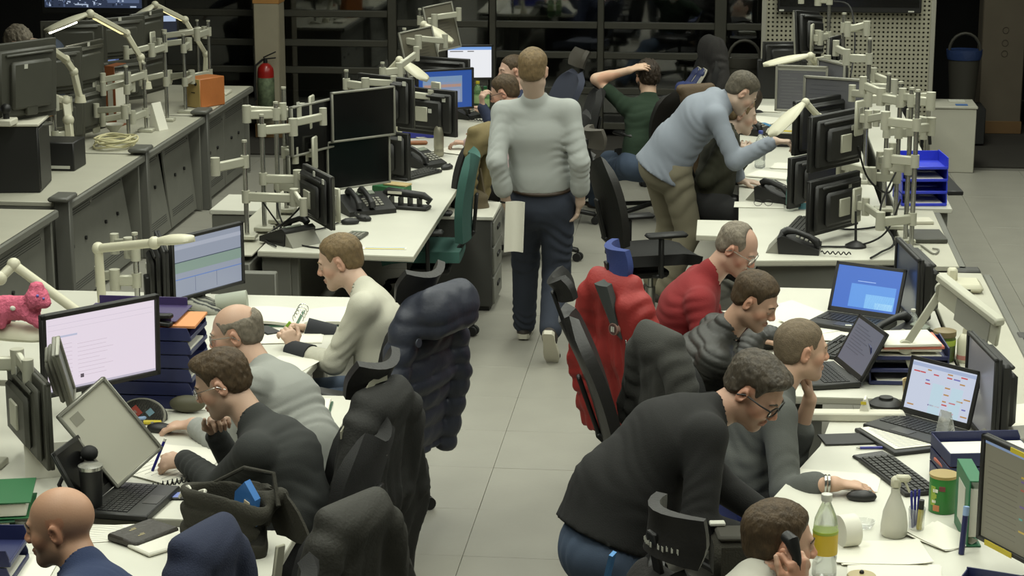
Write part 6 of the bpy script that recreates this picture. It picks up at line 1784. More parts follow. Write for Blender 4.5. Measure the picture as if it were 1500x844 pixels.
bottle((0.887, 9.516, 0.741), 'small clear water bottle with a white cap behind the flat-armed lamp', .14, .026, mat('pet_clear'), STICK)
tray_stack((.80, 8.86, .741), 4, 'navy letter trays overflowing with white paper at the right', 3, w=.33, d=.26, pitch=.055)
for k, (dx, m_) in enumerate(((0, PAPER), (.01, mat('salmon', (206, 120, 100), .6)), (-.005, PAPER))):
    tag(MB().box((dx, -.01 * k, .0), (.27 - .01 * k, .24, .012), .002).build('paper_pile', m_, None, (.80, 8.86, .893 + .013 * k), (0, 0, 4 + 3 * k)), ['white paper heap low on the navy trays at the right', 'salmon folder between white papers on the navy trays', 'topmost white paper heap on the navy trays at the right'][k], 'paper')
phone((.83, 9.36, .741), -60, 'small desk phone with a pale display between monitor and bottle', w=.16)
pc = thing('paper_cup', 'beige paper cup with brown writing in front of the navy trays', 'cup', (0.791, 8.373, 0.741))
MB().lathe([(.030, 0), (.042, .125), (.044, .127), (.040, .125), (.028, .01)], n=20).build('cup', mat('paper_cup', (196, 178, 136), .6), pc)
for (x, z) in ((-.012, .085), (.0, .08), (.012, .088), (-.008, .045), (.006, .05)): MB().frame((x, -.0365 - (z - .06) * .1, z), V(1, 0, 0), V(0, 0, 1), V(0, -1, 0)).tube([(.005 * math.cos(a), .010 * math.sin(a * 1.3), 0) for a in range(5)], .0012, 4).build('brush_stroke', mat('cup_ink', (96, 76, 50), .6), pc)
pm = thing('conference_phone', 'round black device with a raised knob at the desk edge', 'device', (0.684, 8.343, 0.741))
MB().lathe([(.062, 0), (.068, .01), (.068, .034), (.05, .048), (.03, .05), (.028, .06)], n=24).build('body', BLK, pm); MB().lathe([(.069, .018), (.0695, .022)], n=24).build('seam', GREYP, pm)
tc = thing('tent_card', 'white folded card with a yellow spot left of the black round device', 'card', (0.592, 8.238, 0.741), -8)
MB().prism([(-.03, 0), (.03, 0), (.004, .085), (-.004, .085)], -.03, .03, 0, 'y').build('card', PAPER, tc); MB().box((-.004, -.031, .07), (.022, .002, .012)).build('yellow_spot', YEL, tc)
# near desk
cbd = thing('clipboard', 'black clipboard with a printed white sheet below the schedule laptop', 'clipboard', (0.722, 7.942, 0.741), 24)
MB().box((0, 0, .008), (.25, .33, .016), .003).build('board', BLK, cbd); MB().box((.0, .01, .018), (.21, .29, .003), .001).build('sheet', PAPER, cbd)
q_ = MB()
for i in range(14): q_.box((-.01, .12 - .018 * i, .0200), (.15, .003, .0005))
ql = q_.build('print', LG, cbd); ql['kind'] = 'stuff'
tag(MB().box((0, 0, .004), (.20, .13, .008), .002).build('black_pad', BLK, None, (0.504, 7.929, 0.741), (0, 0, 12)), 'thin black pad lying at the far edge of the near desk', 'pad')
p1 = thing('blue_pen', 'blue ballpoint lying left of the clipboard', 'pen', (0.614, 7.827, 0.741), 8)
MB().cyl((-.065, 0, .006), (.065, 0, .006), .0055).build('barrel', mat('pen_blue'), p1); MB().cyl((-.08, 0, .006), (-.065, 0, .006), .003, .005).build('tip', CHROME, p1)
sp3 = thing('smartphone', 'black smartphone lying behind the keyboard on the near right desk', 'phone', (0.591, 7.715, 0.741), -60)
MB().box((0, 0, .005), (.07, .142, .010), .004).build('body', BLK, sp3); MB().box((0, 0, .0105), (.064, .13, .001)).build('display', SCR_OFF, sp3)
keyboard((0.672, 7.488, 0.741), -70, 'black keyboard between the mouse hand and the green can', w=.42)
mouse((0.521, 7.229, 0.741), 0, 'dark mouse under the hand with the metal bracelet')
sheets((0.449, 7.434, 0.741), 82, 'white sheet under the forearm of the man in grey', .2, .3, 1)
sy = thing('spray_bottle', 'translucent white spray bottle in front of the keyboard', 'bottle', (0.609, 6.871, 0.741))
FRO = mat('frosted_plastic', (206, 204, 190), .35, trans=.15)
MB().lathe([(.040, 0), (.046, .01), (.046, .04), (.040, .085), (.026, .125), (.016, .15), (.015, .17)], n=24).build('body', FRO, sy)
MB().box((.0, 0, .19), (.034, .030, .045), .010).box((.022, 0, .205), (.055, .022, .026), .008).bar((.03, 0, .195), (.048, 0, .155), .012, .008, .003).build('trigger_head', LAMPW, sy)
pp = thing('pen_tumbler', 'glass tumbler holding a yellow highlighter and blue pens', 'pen pot', (0.689, 6.92, 0.741))
MB().lathe([(.026, 0), (.030, .085), (.028, .085), (.024, .006)], n=18).build('glass', mat('glass_clear', (225, 228, 225), .05, trans=.85, alpha=.45), pp)
MB().cyl((.008, -.006, .01), (.012, -.012, .085), .009).build('highlighter', YEL, pp); MB().cyl((.012, -.012, .085), (.013, -.014, .118), .0095).build('highlighter_cap', BLK, pp)
for a, b in ((-.012, .004), (-.004, .012), (.004, .014)): MB().cyl((a, b, .01), (a * 1.8, b * 1.8 + .004, .14), .0045).build('pen', mat('pen_blue'), pp)
def can(loc, lab):
    t = thing('green_can', lab, 'can', loc)
    MB().lathe([(.048, 0), (.049, .003), (.049, .125), (.048, .128)], n=24).build('body', mat('can_green', (44, 116, 46), .4), t)
    MB().lathe([(.0485, .127), (.0505, .13), (.0505, .138), (.046, .138)], n=24).build('rim', mat('gold_rim', (158, 138, 84), .35, metal=.5), t)
    MB().lathe([(.046, .133), (.0, .1335)], n=24).build('lid', mat('can_lid', (172, 158, 118), .45), t)
    for (a, z, w_, h_, m_) in ((-100, .095, .022, .018, mat('can_maroon', (110, 52, 50), .5)), (-128, .085, .020, .012, PAPER), (-132, .065, .018, .014, mat('lime')), (-134, .045, .016, .010, PAPER), (-122, .022, .024, .022, mat('can_tan', (186, 120, 74), .5)), (-140, .065, .02, .07, mat('can_yellowgreen', (140, 164, 54), .5))):
        MB().frame((.0495 * math.cos(math.radians(a)), .0495 * math.sin(math.radians(a)), z), Vector(yawv(a + 90)), V(0, 0, 1), Vector(yawv(a))).box((0, 0, 0 if m_.name != 'can_yellowgreen' else -.0006), (w_, h_, .0022), .0008).build('print', m_, t)
    return t
can((0.798, 7.141, 0.741), 'green tin can with a cream lid beside the green binder')
binder((.86, 6.90, .741), 4, 'green ring binder standing on its edge left of the dim schedule', mat('binder_green2', (36, 104, 68), .5), w=.05, d=.24, th=.235)
tray_stack((.98, 7.45, .741), 100, 'navy letter trays with salmon and white paper behind the green can', 3, w=.26, d=.34, pitch=.055)
tag(MB().box((0, 0, .006), (.20, .30, .012), .002).build('salmon_folder', mat('salmon'), None, (.965, 7.42, .816), (0, 0, 104)), 'salmon folder in the navy trays behind the green can', 'folder')
es = thing('clear_easel', 'clear plastic tent stand in front of the schedule laptop', 'stand', (0.86, 7.734, 0.741), 20)
CLR = mat('clear_plastic', (222, 224, 218), .08, trans=.7, alpha=.55)
MB().bar((-.05, -.03, 0), (0, 0, .19), .05, .003, .001).build('front_leaf', CLR, es); MB().bar((.06, .03, 0), (0, 0, .19), .05, .003, .001).build('rear_leaf', CLR, es)
bt = bottle((0.355, 6.451, 0.741), 'clear water bottle with a yellow and green label beside the man on the phone', .285, .040, mat('pet_clear'), mat('cap_clear', (196, 196, 186), .4), mat('label_yellow', (196, 166, 44), .5))
MB().lathe([(.0412, .155), (.0414, .156), (.0414, .164), (.0412, .165)], n=20).build('label_green', mat('lime'), bt)
tp = thing('tape_roll', 'white paper roll lying on its side behind the water bottle', 'roll', (0.443, 6.749, 0.741), 25)
MB().cyl((-.03, 0, .055), (.03, 0, .055), .055, n=28).build('roll', PAPER, tp); MB().cyl((.0302, 0, .055), (.0306, 0, .055), .020, n=18).build('core', mat('beige_lid'), tp)
gd2 = thing('glass_dish', 'shallow clear glass dish between roll and spray bottle', 'dish', (0.512, 6.943, 0.741))
MB().lathe([(.028, 0), (.036, .012), (.040, .022), (.037, .022), (.030, .010)], n=24).build('dish', mat('glass_clear'), gd2)
sheets((0.552, 6.682, 0.741), 8, 'crumpled white sheets in front of the spray bottle', .30, .21, 3, curl=.02)
sheets((0.584, 6.499, 0.741), -6, 'white sheets at the bottom edge below the spray bottle', .30, .21, 2)
sheets((0.759, 6.847, 0.741), 40, 'white sheet curling against the green binder', .15, .21, 2, curl=.03)
tl = thing('round_tin', 'round cream tin with a dark knob at the bottom edge', 'tin', (0.474, 6.427, 0.741))
MB().lathe([(.045, 0), (.047, .02), (.044, .024), (.010, .028)], n=24).build('tin', mat('can_lid'), tl); MB().ball((0, 0, .032), .008).build('knob', BLK, tl)
tray_stack((.92, 6.30, .741), 70, 'navy letter tray with papers under the dim schedule monitor', 1, w=.24, d=.32, pitch=.05)
mk = thing('marker_pen', 'dark blue marker standing against the green binder', 'pen', (0.82, 6.71, 0.741))
MB().cyl((0, 0, 0), (.01, .02, .13), .010).build('barrel', mat('pen_navy', (36, 40, 84), .4), mk); MB().cyl((.01, .02, .13), (.012, .024, .16), .0105).build('cap', mat('pale_blue'), mk)
cable([(1.093, 8.02, 0.745), (1.145, 8.124, 0.748), (1.179, 8.08, 0.746), (1.248, 8.196, 0.746)], .005, 'black cable lying at the right edge of the near desk')
sheets((1.175, 8.298, 0.741), 20, 'white papers piled at the right edge behind the tall monitor', .25, .3, 4)
tag(MB().box((0, 0, .03), (.20, .16, .06), .006).build('grey_box', GREYP, None, (1.142, 7.907, 0.741), (0, 0, 20)), 'flat grey box at the right edge of the near desk', 'box')
tag(MB().box((0, 0, .018), (.40, .07, .036), .006).build('white_power_strip', PAPER2, None, (0.551, 8.206, 0.741), (0, 0, 4)), 'long white strip along the far edge of the near right desk', 'power strip')
sheets((0.336, 9.79, 0.741), 35, 'large white chart sheets before the man in the quilted jacket', .42, .55, 2, curl=.03)
sheets((0.505, 9.652, 0.741), 30, 'white chart with a curled corner left of the blue-screen laptop', .30, .40, 1, curl=.05)
cr = thing('crumpled_paper', 'crumpled bits of white paper below the black keyboard', 'paper', (0.5, 8.876, 0.741))
s = Sdf()
for i in range(5): s.ell((.03 * i - .06, .015 * math.sin(i * 2.2), .012), (.022, .016, .013), None, .006)
s.cut(lambda x, y, z, d: d + .004 * fnoise(x, y, z, 120)); sdf_obj('paper', s, PAPER, cr, .005)

# chairs and jackets of the right front row
BLUH = mat('blue_cushion', (46, 62, 118), .85, bump=.3, bscale=250)
REDJ = mat('red_jacket', (146, 40, 36), .65, bump=.2, bscale=70, var=.06)
office_chair((-.147, 9.296, 0), 15, 'office chair with a blue headrest under the red jacket', CHF, head_m=BLUH, back_h=.46, back_w=.34, head_tilt=2, seat_z=.45)
def rj(s, pt):
    s.cap(pt(-.13, .98, -.06), pt(-.10, .45, -.10), .05, .03, .03)
rjk, _ = drape((-.22, 9.42, 0), 46, 'bright red jacket with a grey collar and round badge hanging over a chair', REDJ, top=1.09, bot=.34, w=.22, th=.085, wr=.012, sl_len=.66, tilt=13, extra=rj)
MB().sheet([[(-.492 + .045 * f - .012 * math.sin(g * 3.14), -.085 + .085 * g - .05 * f, 1.075 - .24 * f * (1 - .3 * g)) for g in [k / 4 for k in range(5)]] for f in [k / 6 for k in range(7)]], .05).build('grey_collar', mat('collar_grey', (62, 66, 64), .85), rjk)
bd = MB(); bd.frame((-.455, -.10, .88), V(0, -1, 0), V(.0, 0, 1), V(-1, 0, 0)); bd.cyl((0, 0, -.012), (0, 0, .012), .028, n=20).cyl((0, 0, .012), (0, 0, .014), .024, n=20, m=1).box((-.006, 0, .0145), (.008, .024, .002), 0, 2).box((.006, 0, .0145), (.008, .024, .002), 0, 2)
bd.build('round_badge', [mat('badge_rim', (150, 120, 108), .6), mat('badge_dark', (84, 60, 56), .6), STICK], rjk)
for dy in (-.16, -.19): MB().bar((-.445, dy, .84), (-.425, dy - .01, .62), .008, .004, .001).build('zip', CHROME, rjk)
office_chair((-.20, 8.40, 0), 8, 'tall black office chair seen from the side with a curved headrest', CHF, back_m=CHL, head_m=CHL, back_h=.56, wing=False, head_tilt=30, back_tilt=20, seat_z=.46, head_s=.72)
DGJ = mat('dark_grey_fleece', (58, 58, 54), .95, bump=.3, bscale=200)
office_chair((.06, 8.42, 0), 32, 'black office chair under the dark grey fleece', CHF, head=False, back_h=.40, back_w=.32)
drape((.06, 8.42, 0), 32, 'dark grey fleece hanging over a chair behind the man in black', DGJ, top=1.08, bot=.4, w=.20, th=.09, wr=.012, tilt=12)
lab_chair = office_chair((.14, 6.0, 0), 30, 'black office chair with a labelled headrest at the bottom', CHF, back_m=CHL, head_m=CHL, back_h=.42, back_w=.36, wing=True, head_tilt=-6, seat_z=.45)
office_chair((.27, 7.42, 0), 12, 'chair with a blue backrest under the man in the grey sweater', mat('blue_seat', (36, 48, 108), .9, bump=.3, bscale=250), head=False, back_h=.27, seat_z=.44)
cs = thing('camera_bag', 'boxy black camera bag on the chair below the leaning man', 'bag', (.10, 6.30, .80), 8)
MB().box((0, 0, .07), (.22, .16, .14), .02).build('body', BAG, cs); MB().box((0, -.02, .145), (.20, .11, .02), .008).build('lid', mat('bag_lid', (54, 52, 44), .8), cs); MB().box((.04, -.082, .08), (.10, .006, .05), .002).build('pocket', mat('bag_lid'), cs); MB().box((-.09, .03, .162), (.05, .03, .012), .003).build('buckle', STICK, cs)
rl = random.Random(4); hcz = .45 + .12 + (.42 + .13) * math.cos(math.radians(12)); hcx = -.23 - (.42 + .13) * math.sin(math.radians(12))
tx = MB(); tx.frame(V(hcx - .040, 0, hcz - .030), V(0, -1, 0), V(0, 0, 1), V(-1, 0, 0))
for wd0, n_ in ((-.045, 5), (.042, 5)):
    for i in range(n_):
        x_ = wd0 + i * .0135
        zz_ = -.085 * (x_ / .135) ** 2
        for q_ in range(2): tx.box((x_ + q_ * .006, rl.uniform(-.002, .002), zz_), (.003, rl.choice((.012, .016)), .0016))
        tx.box((x_ + .003, rl.choice((-.005, .0, .005)), zz_), (.007, .003, .0016))
tl_ = tx.build('printed_words', STICK, lab_chair); tl_['kind'] = 'stuff'
bj = drape((.13, 5.98, 0), 30, 'black jacket with bright blue lining bunched over the labelled chair', mat('black_coat'), top=.96, bot=.45, w=.21, th=.10, wr=.016, tilt=10)[0]
MB().sheet([[(-.40 + .03 * g, .20 + .05 * math.sin(f * 3) + .03 * g, .98 - .34 * f) for g in (0, .5, 1)] for f in [k / 8 for k in range(9)]], .012).build('blue_lining', mat('lining_blue', (72, 128, 182), .6), bj)
office_chair((.06, 5.45, 0), 25, 'black office chair under the man on the phone', CHF, head=False, back_h=.42)

# ------------------------------------------------------------------ the people
SHIRT_GREY = mat('pale_grey_shirt', (160, 164, 160), .8, bump=.12, bscale=300)
JEANS = mat('dark_jeans', (38, 44, 56), .85, bump=.2, bscale=400, var=.1)
JEANS_B = mat('blue_jeans', (66, 80, 100), .85, bump=.2, bscale=400, var=.12)
BLACKT = mat('black_trousers', (28, 28, 28), .85, bump=.2, bscale=300)
SHOE_D = mat('shoe_dark', (52, 46, 40), .6); SOLE = mat('sole', (190, 186, 170), .6)
rest = dict(curl=(22, 25, 20), thumb=.5)
flat = dict(curl=(10, 12, 10), thumb=.6)

# walking up the aisle
person('man in pale grey shirt and dark jeans walking away up the aisle with papers', (-1.072, 11.62, 1.675), 84, 2, (-1.035, 11.75, 0.936), (-1.065, 11.68, 1.49), 90, 88,
       (-0.808, 11.7, 0.919), (-1.222, 11.62, 0.922), (-0.959, 11.5, 0.195), (-1.166, 12.1, 0.073), eh_r=(.40, -1, 0), eh_l=(-.30, -1, 0), kn_r=(0, 1, 0), kn_l=(0, 1, 0),
       hand_r=dict(d=(-.25, .35, -1), n=(-1, 0, 0), t=(0, 1, 0), curl=(30, 30, 25)), hand_l=dict(d=(.1, .1, -1), n=(1, 0, 0), t=(0, 1, 0), curl=(45, 40, 25)),
       hair='short', hair_m=HAIR_LIGHT, hair_t=.016, top=SHIRT_GREY, sleeve=(.82, .82), pants=JEANS, shoe=SHOE_D, shoes_sole=SOLE, collar=.018, hem=-.06, shw=.186, build=1.05, hcl=.0085, wrk=.006, toe=[(.05, .62, -.78), None], belt=mat('brown_belt', (58, 44, 30), .5))
rp = thing('rolled_papers', 'white papers hanging from the left hand of the walking man', 'paper', (-1.179, 11.55, 0.649))
MB().sheet([[(-.045 + .10 * f + .01 * z, -.02 + .03 * math.sin(f * 3), z * .29 + .004) for f in [k / 6 for k in range(7)]] for z in (0, .5, 1)], .008).build('sheets', PAPER, rp)
bl = MB().tube([Vector((-1.222, 11.62, 0.93)) + V(.036 * math.cos(a * .524), .036 * math.sin(a * .524), 0) - Vector((-1.222, 11.62, 0.93)) for a in range(12)], .005, 6, 0, True)
tag(bl.build('watch_strap', BLK, None, (-1.222, 11.62, 0.93)), 'dark strap on the left wrist of the walking man', 'watch')

# left row -----------------------------------------------------------------
CREAM = mat('cream_sweater', (186, 184, 168), .9, bump=.2, bscale=260); DCUFF = mat('dark_cuff', (40, 42, 46), .9)
person('young man in a cream sweater with dark cuffs looking down at his binder', (-1.717, 9.12, 1.137), 184, 16, (-1.504, 8.95, 0.585), (-1.585, 9.05, 1.001), 176, 184,
       (-1.906, 9.35, 0.755), (-1.917, 9.02, 0.736), (-2.02, 9.12, .09), (-2.02, 8.80, .09), eh_r=(.4, .6, -1), eh_l=(.2, -.5, -1), kn_r=(-.5, 0, 1), kn_l=(-.5, 0, 1), bow=(.07, 0, .0),
       hand_r=dict(d=(-1, -.05, .12), n=(0, -.6, -.8), t=(-.3, -1, .4), curl=(40, 45, 30)), hand_l=dict(d=(-.35, .15, 1), n=(-.6, .8, 0), t=(-.5, .6, .6), curl=(55, 55, 40)),
       hair='short', hair_m=HAIR_LIGHT, hair_t=.010, top=CREAM, top_name='sweater', sleeve=(1, 1), cuff=(DCUFF, .115), pants=JEANS_B, shoe=BLK, skin=(200, 160, 134), hem=.09, wrk=.005)
GREYSH = mat('grey_work_shirt', (140, 142, 136), .85, bump=.12, bscale=300)
person('older balding man in a grey shirt with glasses using the mouse', (-1.892, 7.82, 1.136), 183, 12, (-1.607, 7.62, 0.645), (-1.768, 7.76, 0.981), 176, 184,
       (-2.091, 8.05, 0.685), (-2.055, 7.732, 0.785), (-2.05, 7.85, .09), (-2.05, 7.5, .09), eh_r=(.5, .6, -1), eh_l=(.3, -.5, -1), kn_r=(-.5, 0, 1), kn_l=(-.5, 0, 1), bow=(.06, 0, .05),
       hand_r=None, hand_l=dict(d=(-1, .12, -.12), n=(0, .1, -1), t=(-.2, 1, .0), curl=(18, 25, 20)),
       hair='balding', hair_m=HAIR_GREY, hair_t=.010, top=GREYSH, sleeve=(1, .93), pants=BLACKT, shoe=BLK, collar=.018, hem=.08, skin=(196, 152, 124), glasses=(GREYP, .0016), build=1.1, belly=.02, wrk=.007)
DSWEAT = mat('charcoal_sweater', (42, 44, 42), .9, bump=.2, bscale=260)
person('man in a charcoal high-collared sweater with glasses writing with a blue pen', (-1.779, 7.12, 1.141), 182, 22, (-1.517, 7.02, 0.585), (-1.639, 7.08, 0.975), 176, 184,
       (-1.841, 7.26, 0.891), (-1.956, 7.234, 0.8), (-2.05, 7.2, .09), (-2.05, 6.9, .09), eh_r=(-.1, .3, -1), eh_l=(.15, -.35, -1), kn_r=(-.5, 0, 1), kn_l=(-.5, 0, 1), bow=(.10, 0, .07),
       hand_r=dict(d=(.10, -.30, 1), n=(.5, -.8, 0), t=(-1, -.3, .3), curl=(60, 60, 40)), hand_l=dict(d=(-1, .1, -.10), n=(-.1, .6, -.8), t=(-.2, .9, .6), curl=(45, 50, 40), thumb=.3),
       hair='full', hair_m=HAIR_BROWN, hair_t=.010, top=DSWEAT, top_name='sweater', sleeve=(1, 1), pants=BLACKT, shoe=BLK, collar=.045, hem=.10, skin=(196, 154, 126), glasses=(CHROME, .0014), build=1.08, wrk=.0035, stubble=.25)
NAVYF = mat('navy_fleece_top', (42, 54, 84), .95, bump=.3, bscale=220)
person('bald man with a goatee in a navy fleece at the lower left corner', (-1.936, 5.72, 1.099), 180, 8, (-1.777, 5.55, 0.658), (-1.842, 5.66, 0.954), 176, 182,
       (-2.25, 5.9, .76), (-2.25, 5.45, .76), (-2.05, 5.7, .09), (-2.05, 5.4, .09), eh_r=(.3, .6, -1), eh_l=(.3, -.6, -1), kn_r=(-.5, 0, 1), kn_l=(-.5, 0, 1), bow=(.05, 0, 0),
       hand_r=rest, hand_l=rest, hair='bald', hair_m=HAIR_DARK, top=NAVYF, top_name='fleece', sleeve=(1, 1), pants=BLACKT, shoe=BLK, collar=.040, hem=.1, skin=(190, 138, 104), stubble=.45, build=1.08, hskin=.004, beard=None)
PINKS = mat('pink_shirt', (182, 156, 158), .85, bump=.1, bscale=300)
person('bearded man in a pink shirt bent over the left middle desk', (-1.538, 14.5, 1.129), 172, 18, (-1.475, 14.3, 0.555), (-1.477, 14.42, 0.969), 176, 180,
       (-1.683, 14.75, 0.751), (-1.777, 14.35, 0.792), (-1.98, 14.5, .09), (-1.98, 14.2, .09), eh_r=(.3, .4, -1), eh_l=(.5, -.3, -1), kn_r=(-.5, 0, 1), kn_l=(-.5, 0, 1), bow=(.05, 0, .03),
       hand_r=rest, hand_l=dict(d=(-1, .1, .1), n=(0, 0, -1), t=(0, 1, 0), curl=(30, 30, 30)), hair='short', hair_m=HAIR_BROWN, hair_t=.011, beard=HAIR_BROWN, top=PINKS, sleeve=(1, 1), pants=BLACKT, shoe=BLK, collar=.02, glasses=(BLK, .002), hskin=.007, hcl=.013, skin=(200, 152, 128))
NAVYT = mat('navy_top', (40, 48, 72), .9)
person('short-haired man in navy looking left, half hidden behind the walking man', (-1.588, 15.5, 1.147), 205, 4, (-1.505, 15.5, 0.524), (-1.537, 15.5, 0.943), 190, 195,
       (-1.807, 15.7, 0.784), (-1.78, 15.25, 0.905), (-1.95, 15.7, .09), (-1.95, 15.3, .09), eh_r=(.2, .4, -1), eh_l=(.2, -.4, -1), kn_r=(-.5, 0, 1), kn_l=(-.5, 0, 1),
       hand_r=rest, hand_l=dict(d=(-.1, .0, 1), n=(.8, .5, 0), t=(0, 1, 0), curl=(45, 40, 30)), hair='short', hair_t=.004, hair_m=HAIR_BROWN, top=NAVYT, sleeve=(1, 1), pants=BLACKT, shoe=BLK, hskin=.007, hcl=.013, skin=(204, 160, 136))
office_chair((-1.28, 14.3, 0), 178, 'dark chair of the man in the pink shirt', CHF, head=False, back_h=.42)
office_chair((-1.25, 15.5, 0), 190, 'dark chair of the man in navy by the windows', CHF, head=False, back_h=.42)
# top left corner
person('hunched person in a blue jacket behind the large dark screen', (-5.295, 15.3, 1.34), 172, 50, (-5.22, 15.35, .58), (-5.064, 15.3, 1.312), 178, 185,
       (-5.85, 15.5, .72), (-5.85, 15.1, .72), (-5.6, 15.5, .09), (-5.6, 15.15, .09), eh_r=(0, .5, -1), eh_l=(0, -.5, -1), kn_r=(-.5, 0, 1), kn_l=(-.5, 0, 1), bow=(.12, .15, .18),
       hand_r=rest, hand_l=rest, hair='curly', hair_m=HAIR_GREY, top=mat('slate_jacket', (62, 70, 84), .85), top_name='jacket', sleeve=(1, 1), pants=BLACKT, shoe=BLK, hskin=.008, hcl=.014)

# right row ----------------------------------------------------------------
GREENS = mat('dark_green_sweater', (30, 48, 32), .95, bump=.2, bscale=260)
gm = person('dark-haired man in a green sweater leaning back with one hand on his head', (-0.59, 15.75, 1.086), 118, 6, (-0.624, 15.55, 0.495), (-0.574, 15.68, 0.9), 140, 112,
       (-0.385, 15.5, 0.673), (-0.718, 15.62, 1.148), (-0.994, 16.1, 0.044), (-1.147, 16.3, 0.046), eh_r=(.6, -.4, -.6), eh_l=(-1, .1, .1), kn_r=(-.6, .3, 1), kn_l=(-.6, .3, 1), bow=(.03, -.03, 0),
       hand_r=rest, hand_l=dict(d=(.95, .05, .32), n=(.25, .5, -.85), t=(.2, 1, -.1), curl=(15, 25, 20)), hair='curly', hair_m=HAIR_DARK, hair_t=.016, beard=HAIR_DARK, top=GREENS, top_name='sweater', sleeve=(1, .30), pants=JEANS_B, shoe=SHOE_D, shoes_sole=SOLE, hskin=.006, hcl=.012, skin=(206, 164, 134), wrk=.006)
MB().tube([Vector(gm['nb'] + gm['up'] * .030 + gm['cr'] * (.0625 * math.cos(a * .3927)) + gm['fw'] * (.0625 * math.sin(a * .3927)) - gm['base']) for a in range(16)], .012, 6, 0, True).build('undershirt_collar', STICK, gm['root'])
person('person lying back with blue jeans and navy sneakers propped up', (.16, 16.15, .86), 150, -25, (-.02, 16.45, .50), (.12, 16.2, .72), 120, 120,
       (.1, 16.5, .6), (-.1, 16.3, .6), (-0.315, 17.1, 0.804), (-0.362, 17.2, 0.8), eh_r=(0, -.5, -1), eh_l=(0, .5, -1), kn_r=(0, 0, 1), kn_l=(0, 0, 1),
       hand_r=None, hand_l=None, hair='short', hair_m=HAIR_DARK, top=BLACKT, sleeve=(1, 1), pants=mat('indigo_jeans', (44, 56, 104), .85), shoe=mat('navy_sneaker', (44, 52, 90), .7), shoes_sole=SOLE, hskin=.008, hcl=.014, toe=[(.5, .2, .83), (.5, .2, .83)])
BLUESH = mat('light_blue_shirt', (128, 135, 145), .85, bump=.12, bscale=300); KHAKI = mat('khaki_trousers', (126, 120, 100), .9, bump=.2, bscale=300)
person('man in a light blue shirt and khaki trousers leaning over to point at the screens', (0.098, 12.95, 1.377), 12, 38, (-0.359, 13, 0.932), (-0.018, 12.97, 1.313), 35, 15,
       (0.302, 12.72, 1.116), (0.106, 13.21, 0.78), (-.36, 12.95, .09), (-.44, 13.25, .09), eh_r=(-.1, -.3, -1), eh_l=(-.6, .2, .2), kn_r=(1, .3, 0), kn_l=(1, .3, 0), bow=(-.05, 0, .07),
       hand_r=dict(d=(1, -.05, .02), n=(0, 0, -1), t=(0, 1, 0), curl=(40, 50, 40)), hand_l=dict(d=(1, -.1, -.10), n=(0, 0, -1), t=(.2, -1, 0), curl=(8, 10, 8)),
       hair='short', hair_m=HAIR_SALT, hair_t=.015, top=BLUESH, sleeve=(.95, .95), pants=KHAKI, shoe=SHOE_D, collar=.02, hem=.08, build=1.08, untuck=.026, hskin=.0055, wrk=.006)
OLJ = mat('dark_olive_top', (48, 48, 34), .9)
person('seated person in dark clothes half hidden behind the leaning man', (0.1, 13.35, 1.179), 5, 12, (-0.082, 13.15, 0.673), (0.012, 13.28, 1.057), 8, 5,
       (0.106, 13.1, 0.923), (0.139, 13.45, 0.888), (.28, 13.0, .09), (.28, 13.3, .09), eh_r=(-.4, -.3, -1), eh_l=(-.4, .3, -1), kn_r=(.5, 0, 1), kn_l=(.5, 0, 1),
       hand_r=dict(d=(.35, .2, .9), n=(0, 1, 0), t=(-1, 0, 0), curl=(40, 40, 30)), hand_l=dict(d=(.3, -.2, .9), n=(0, -1, 0), t=(-1, 0, 0), curl=(40, 40, 30)), hair='short', hair_m=HAIR_LIGHT, top=OLJ, sleeve=(1, 1), pants=BLACKT, shoe=BLK, hskin=.007, hcl=.013)
REDF = mat('red_fleece', (124, 34, 36), .95, bump=.25, bscale=240)
person('older man in a red fleece with glasses reading at the desk', (0.073, 9.72, 1.105), -20, 30, (-0.211, 9.75, 0.431), (-0.077, 9.73, 0.94), 8, 4,
       (0.177, 9.45, 0.726), (0.208, 9.85, 0.688), (.12, 9.6, .09), (.12, 9.95, .09), eh_r=(-.3, -.4, -1), eh_l=(-.3, .4, -1), kn_r=(.5, 0, 1), kn_l=(.5, 0, 1), bow=(-.07, 0, .06),
       hand_r=rest, hand_l=rest, hair='thin', hair_m=HAIR_GREY, hair_t=.007, top=REDF, top_name='fleece', sleeve=(1, 1), pants=BLACKT, shoe=BLK, collar=.055, skin=(196, 148, 122), glasses=(GREYP, .0018), build=1.12, belly=.02, hem=.1, wrk=.005)
PUFB = mat('black_quilted_nylon', (44, 44, 40), .5, bump=.1, bscale=90)
person('man in a black quilted jacket looking down at the chart', (0.151, 8.95, 1.041), -18, 26, (-0.154, 9.05, 0.346), (0.012, 9, 0.867), 8, 4,
       (0.154, 9.233, 0.79), (0.229, 9.289, 0.79), (.15, 8.9, .09), (.15, 9.2, .09), eh_r=(-.4, -.35, -1), eh_l=(-.4, .4, -1), kn_r=(.5, 0, 1), kn_l=(.5, 0, 1), bow=(-.10, 0, .07),
       hand_r=dict(d=(1, .3, -.15), n=(0, 0, -1), t=(0, 1, 0), curl=(15, 20, 15)), hand_l=dict(d=(1, -.2, -.15), n=(0, 0, -1), t=(0, -1, 0), curl=(20, 25, 20)),
       hair='short', hair_m=HAIR_BROWN, hair_t=.016, top=PUFB, top_name='jacket', top_kind='puffer', sleeve=(1, 1), pants=BLACKT, shoe=BLK, collar=.05, hem=.1, skin=(196, 148, 118), build=1.08, stubble=.2)
GREYSW = mat('grey_sweater', (82, 84, 80), .9, bump=.2, bscale=260)
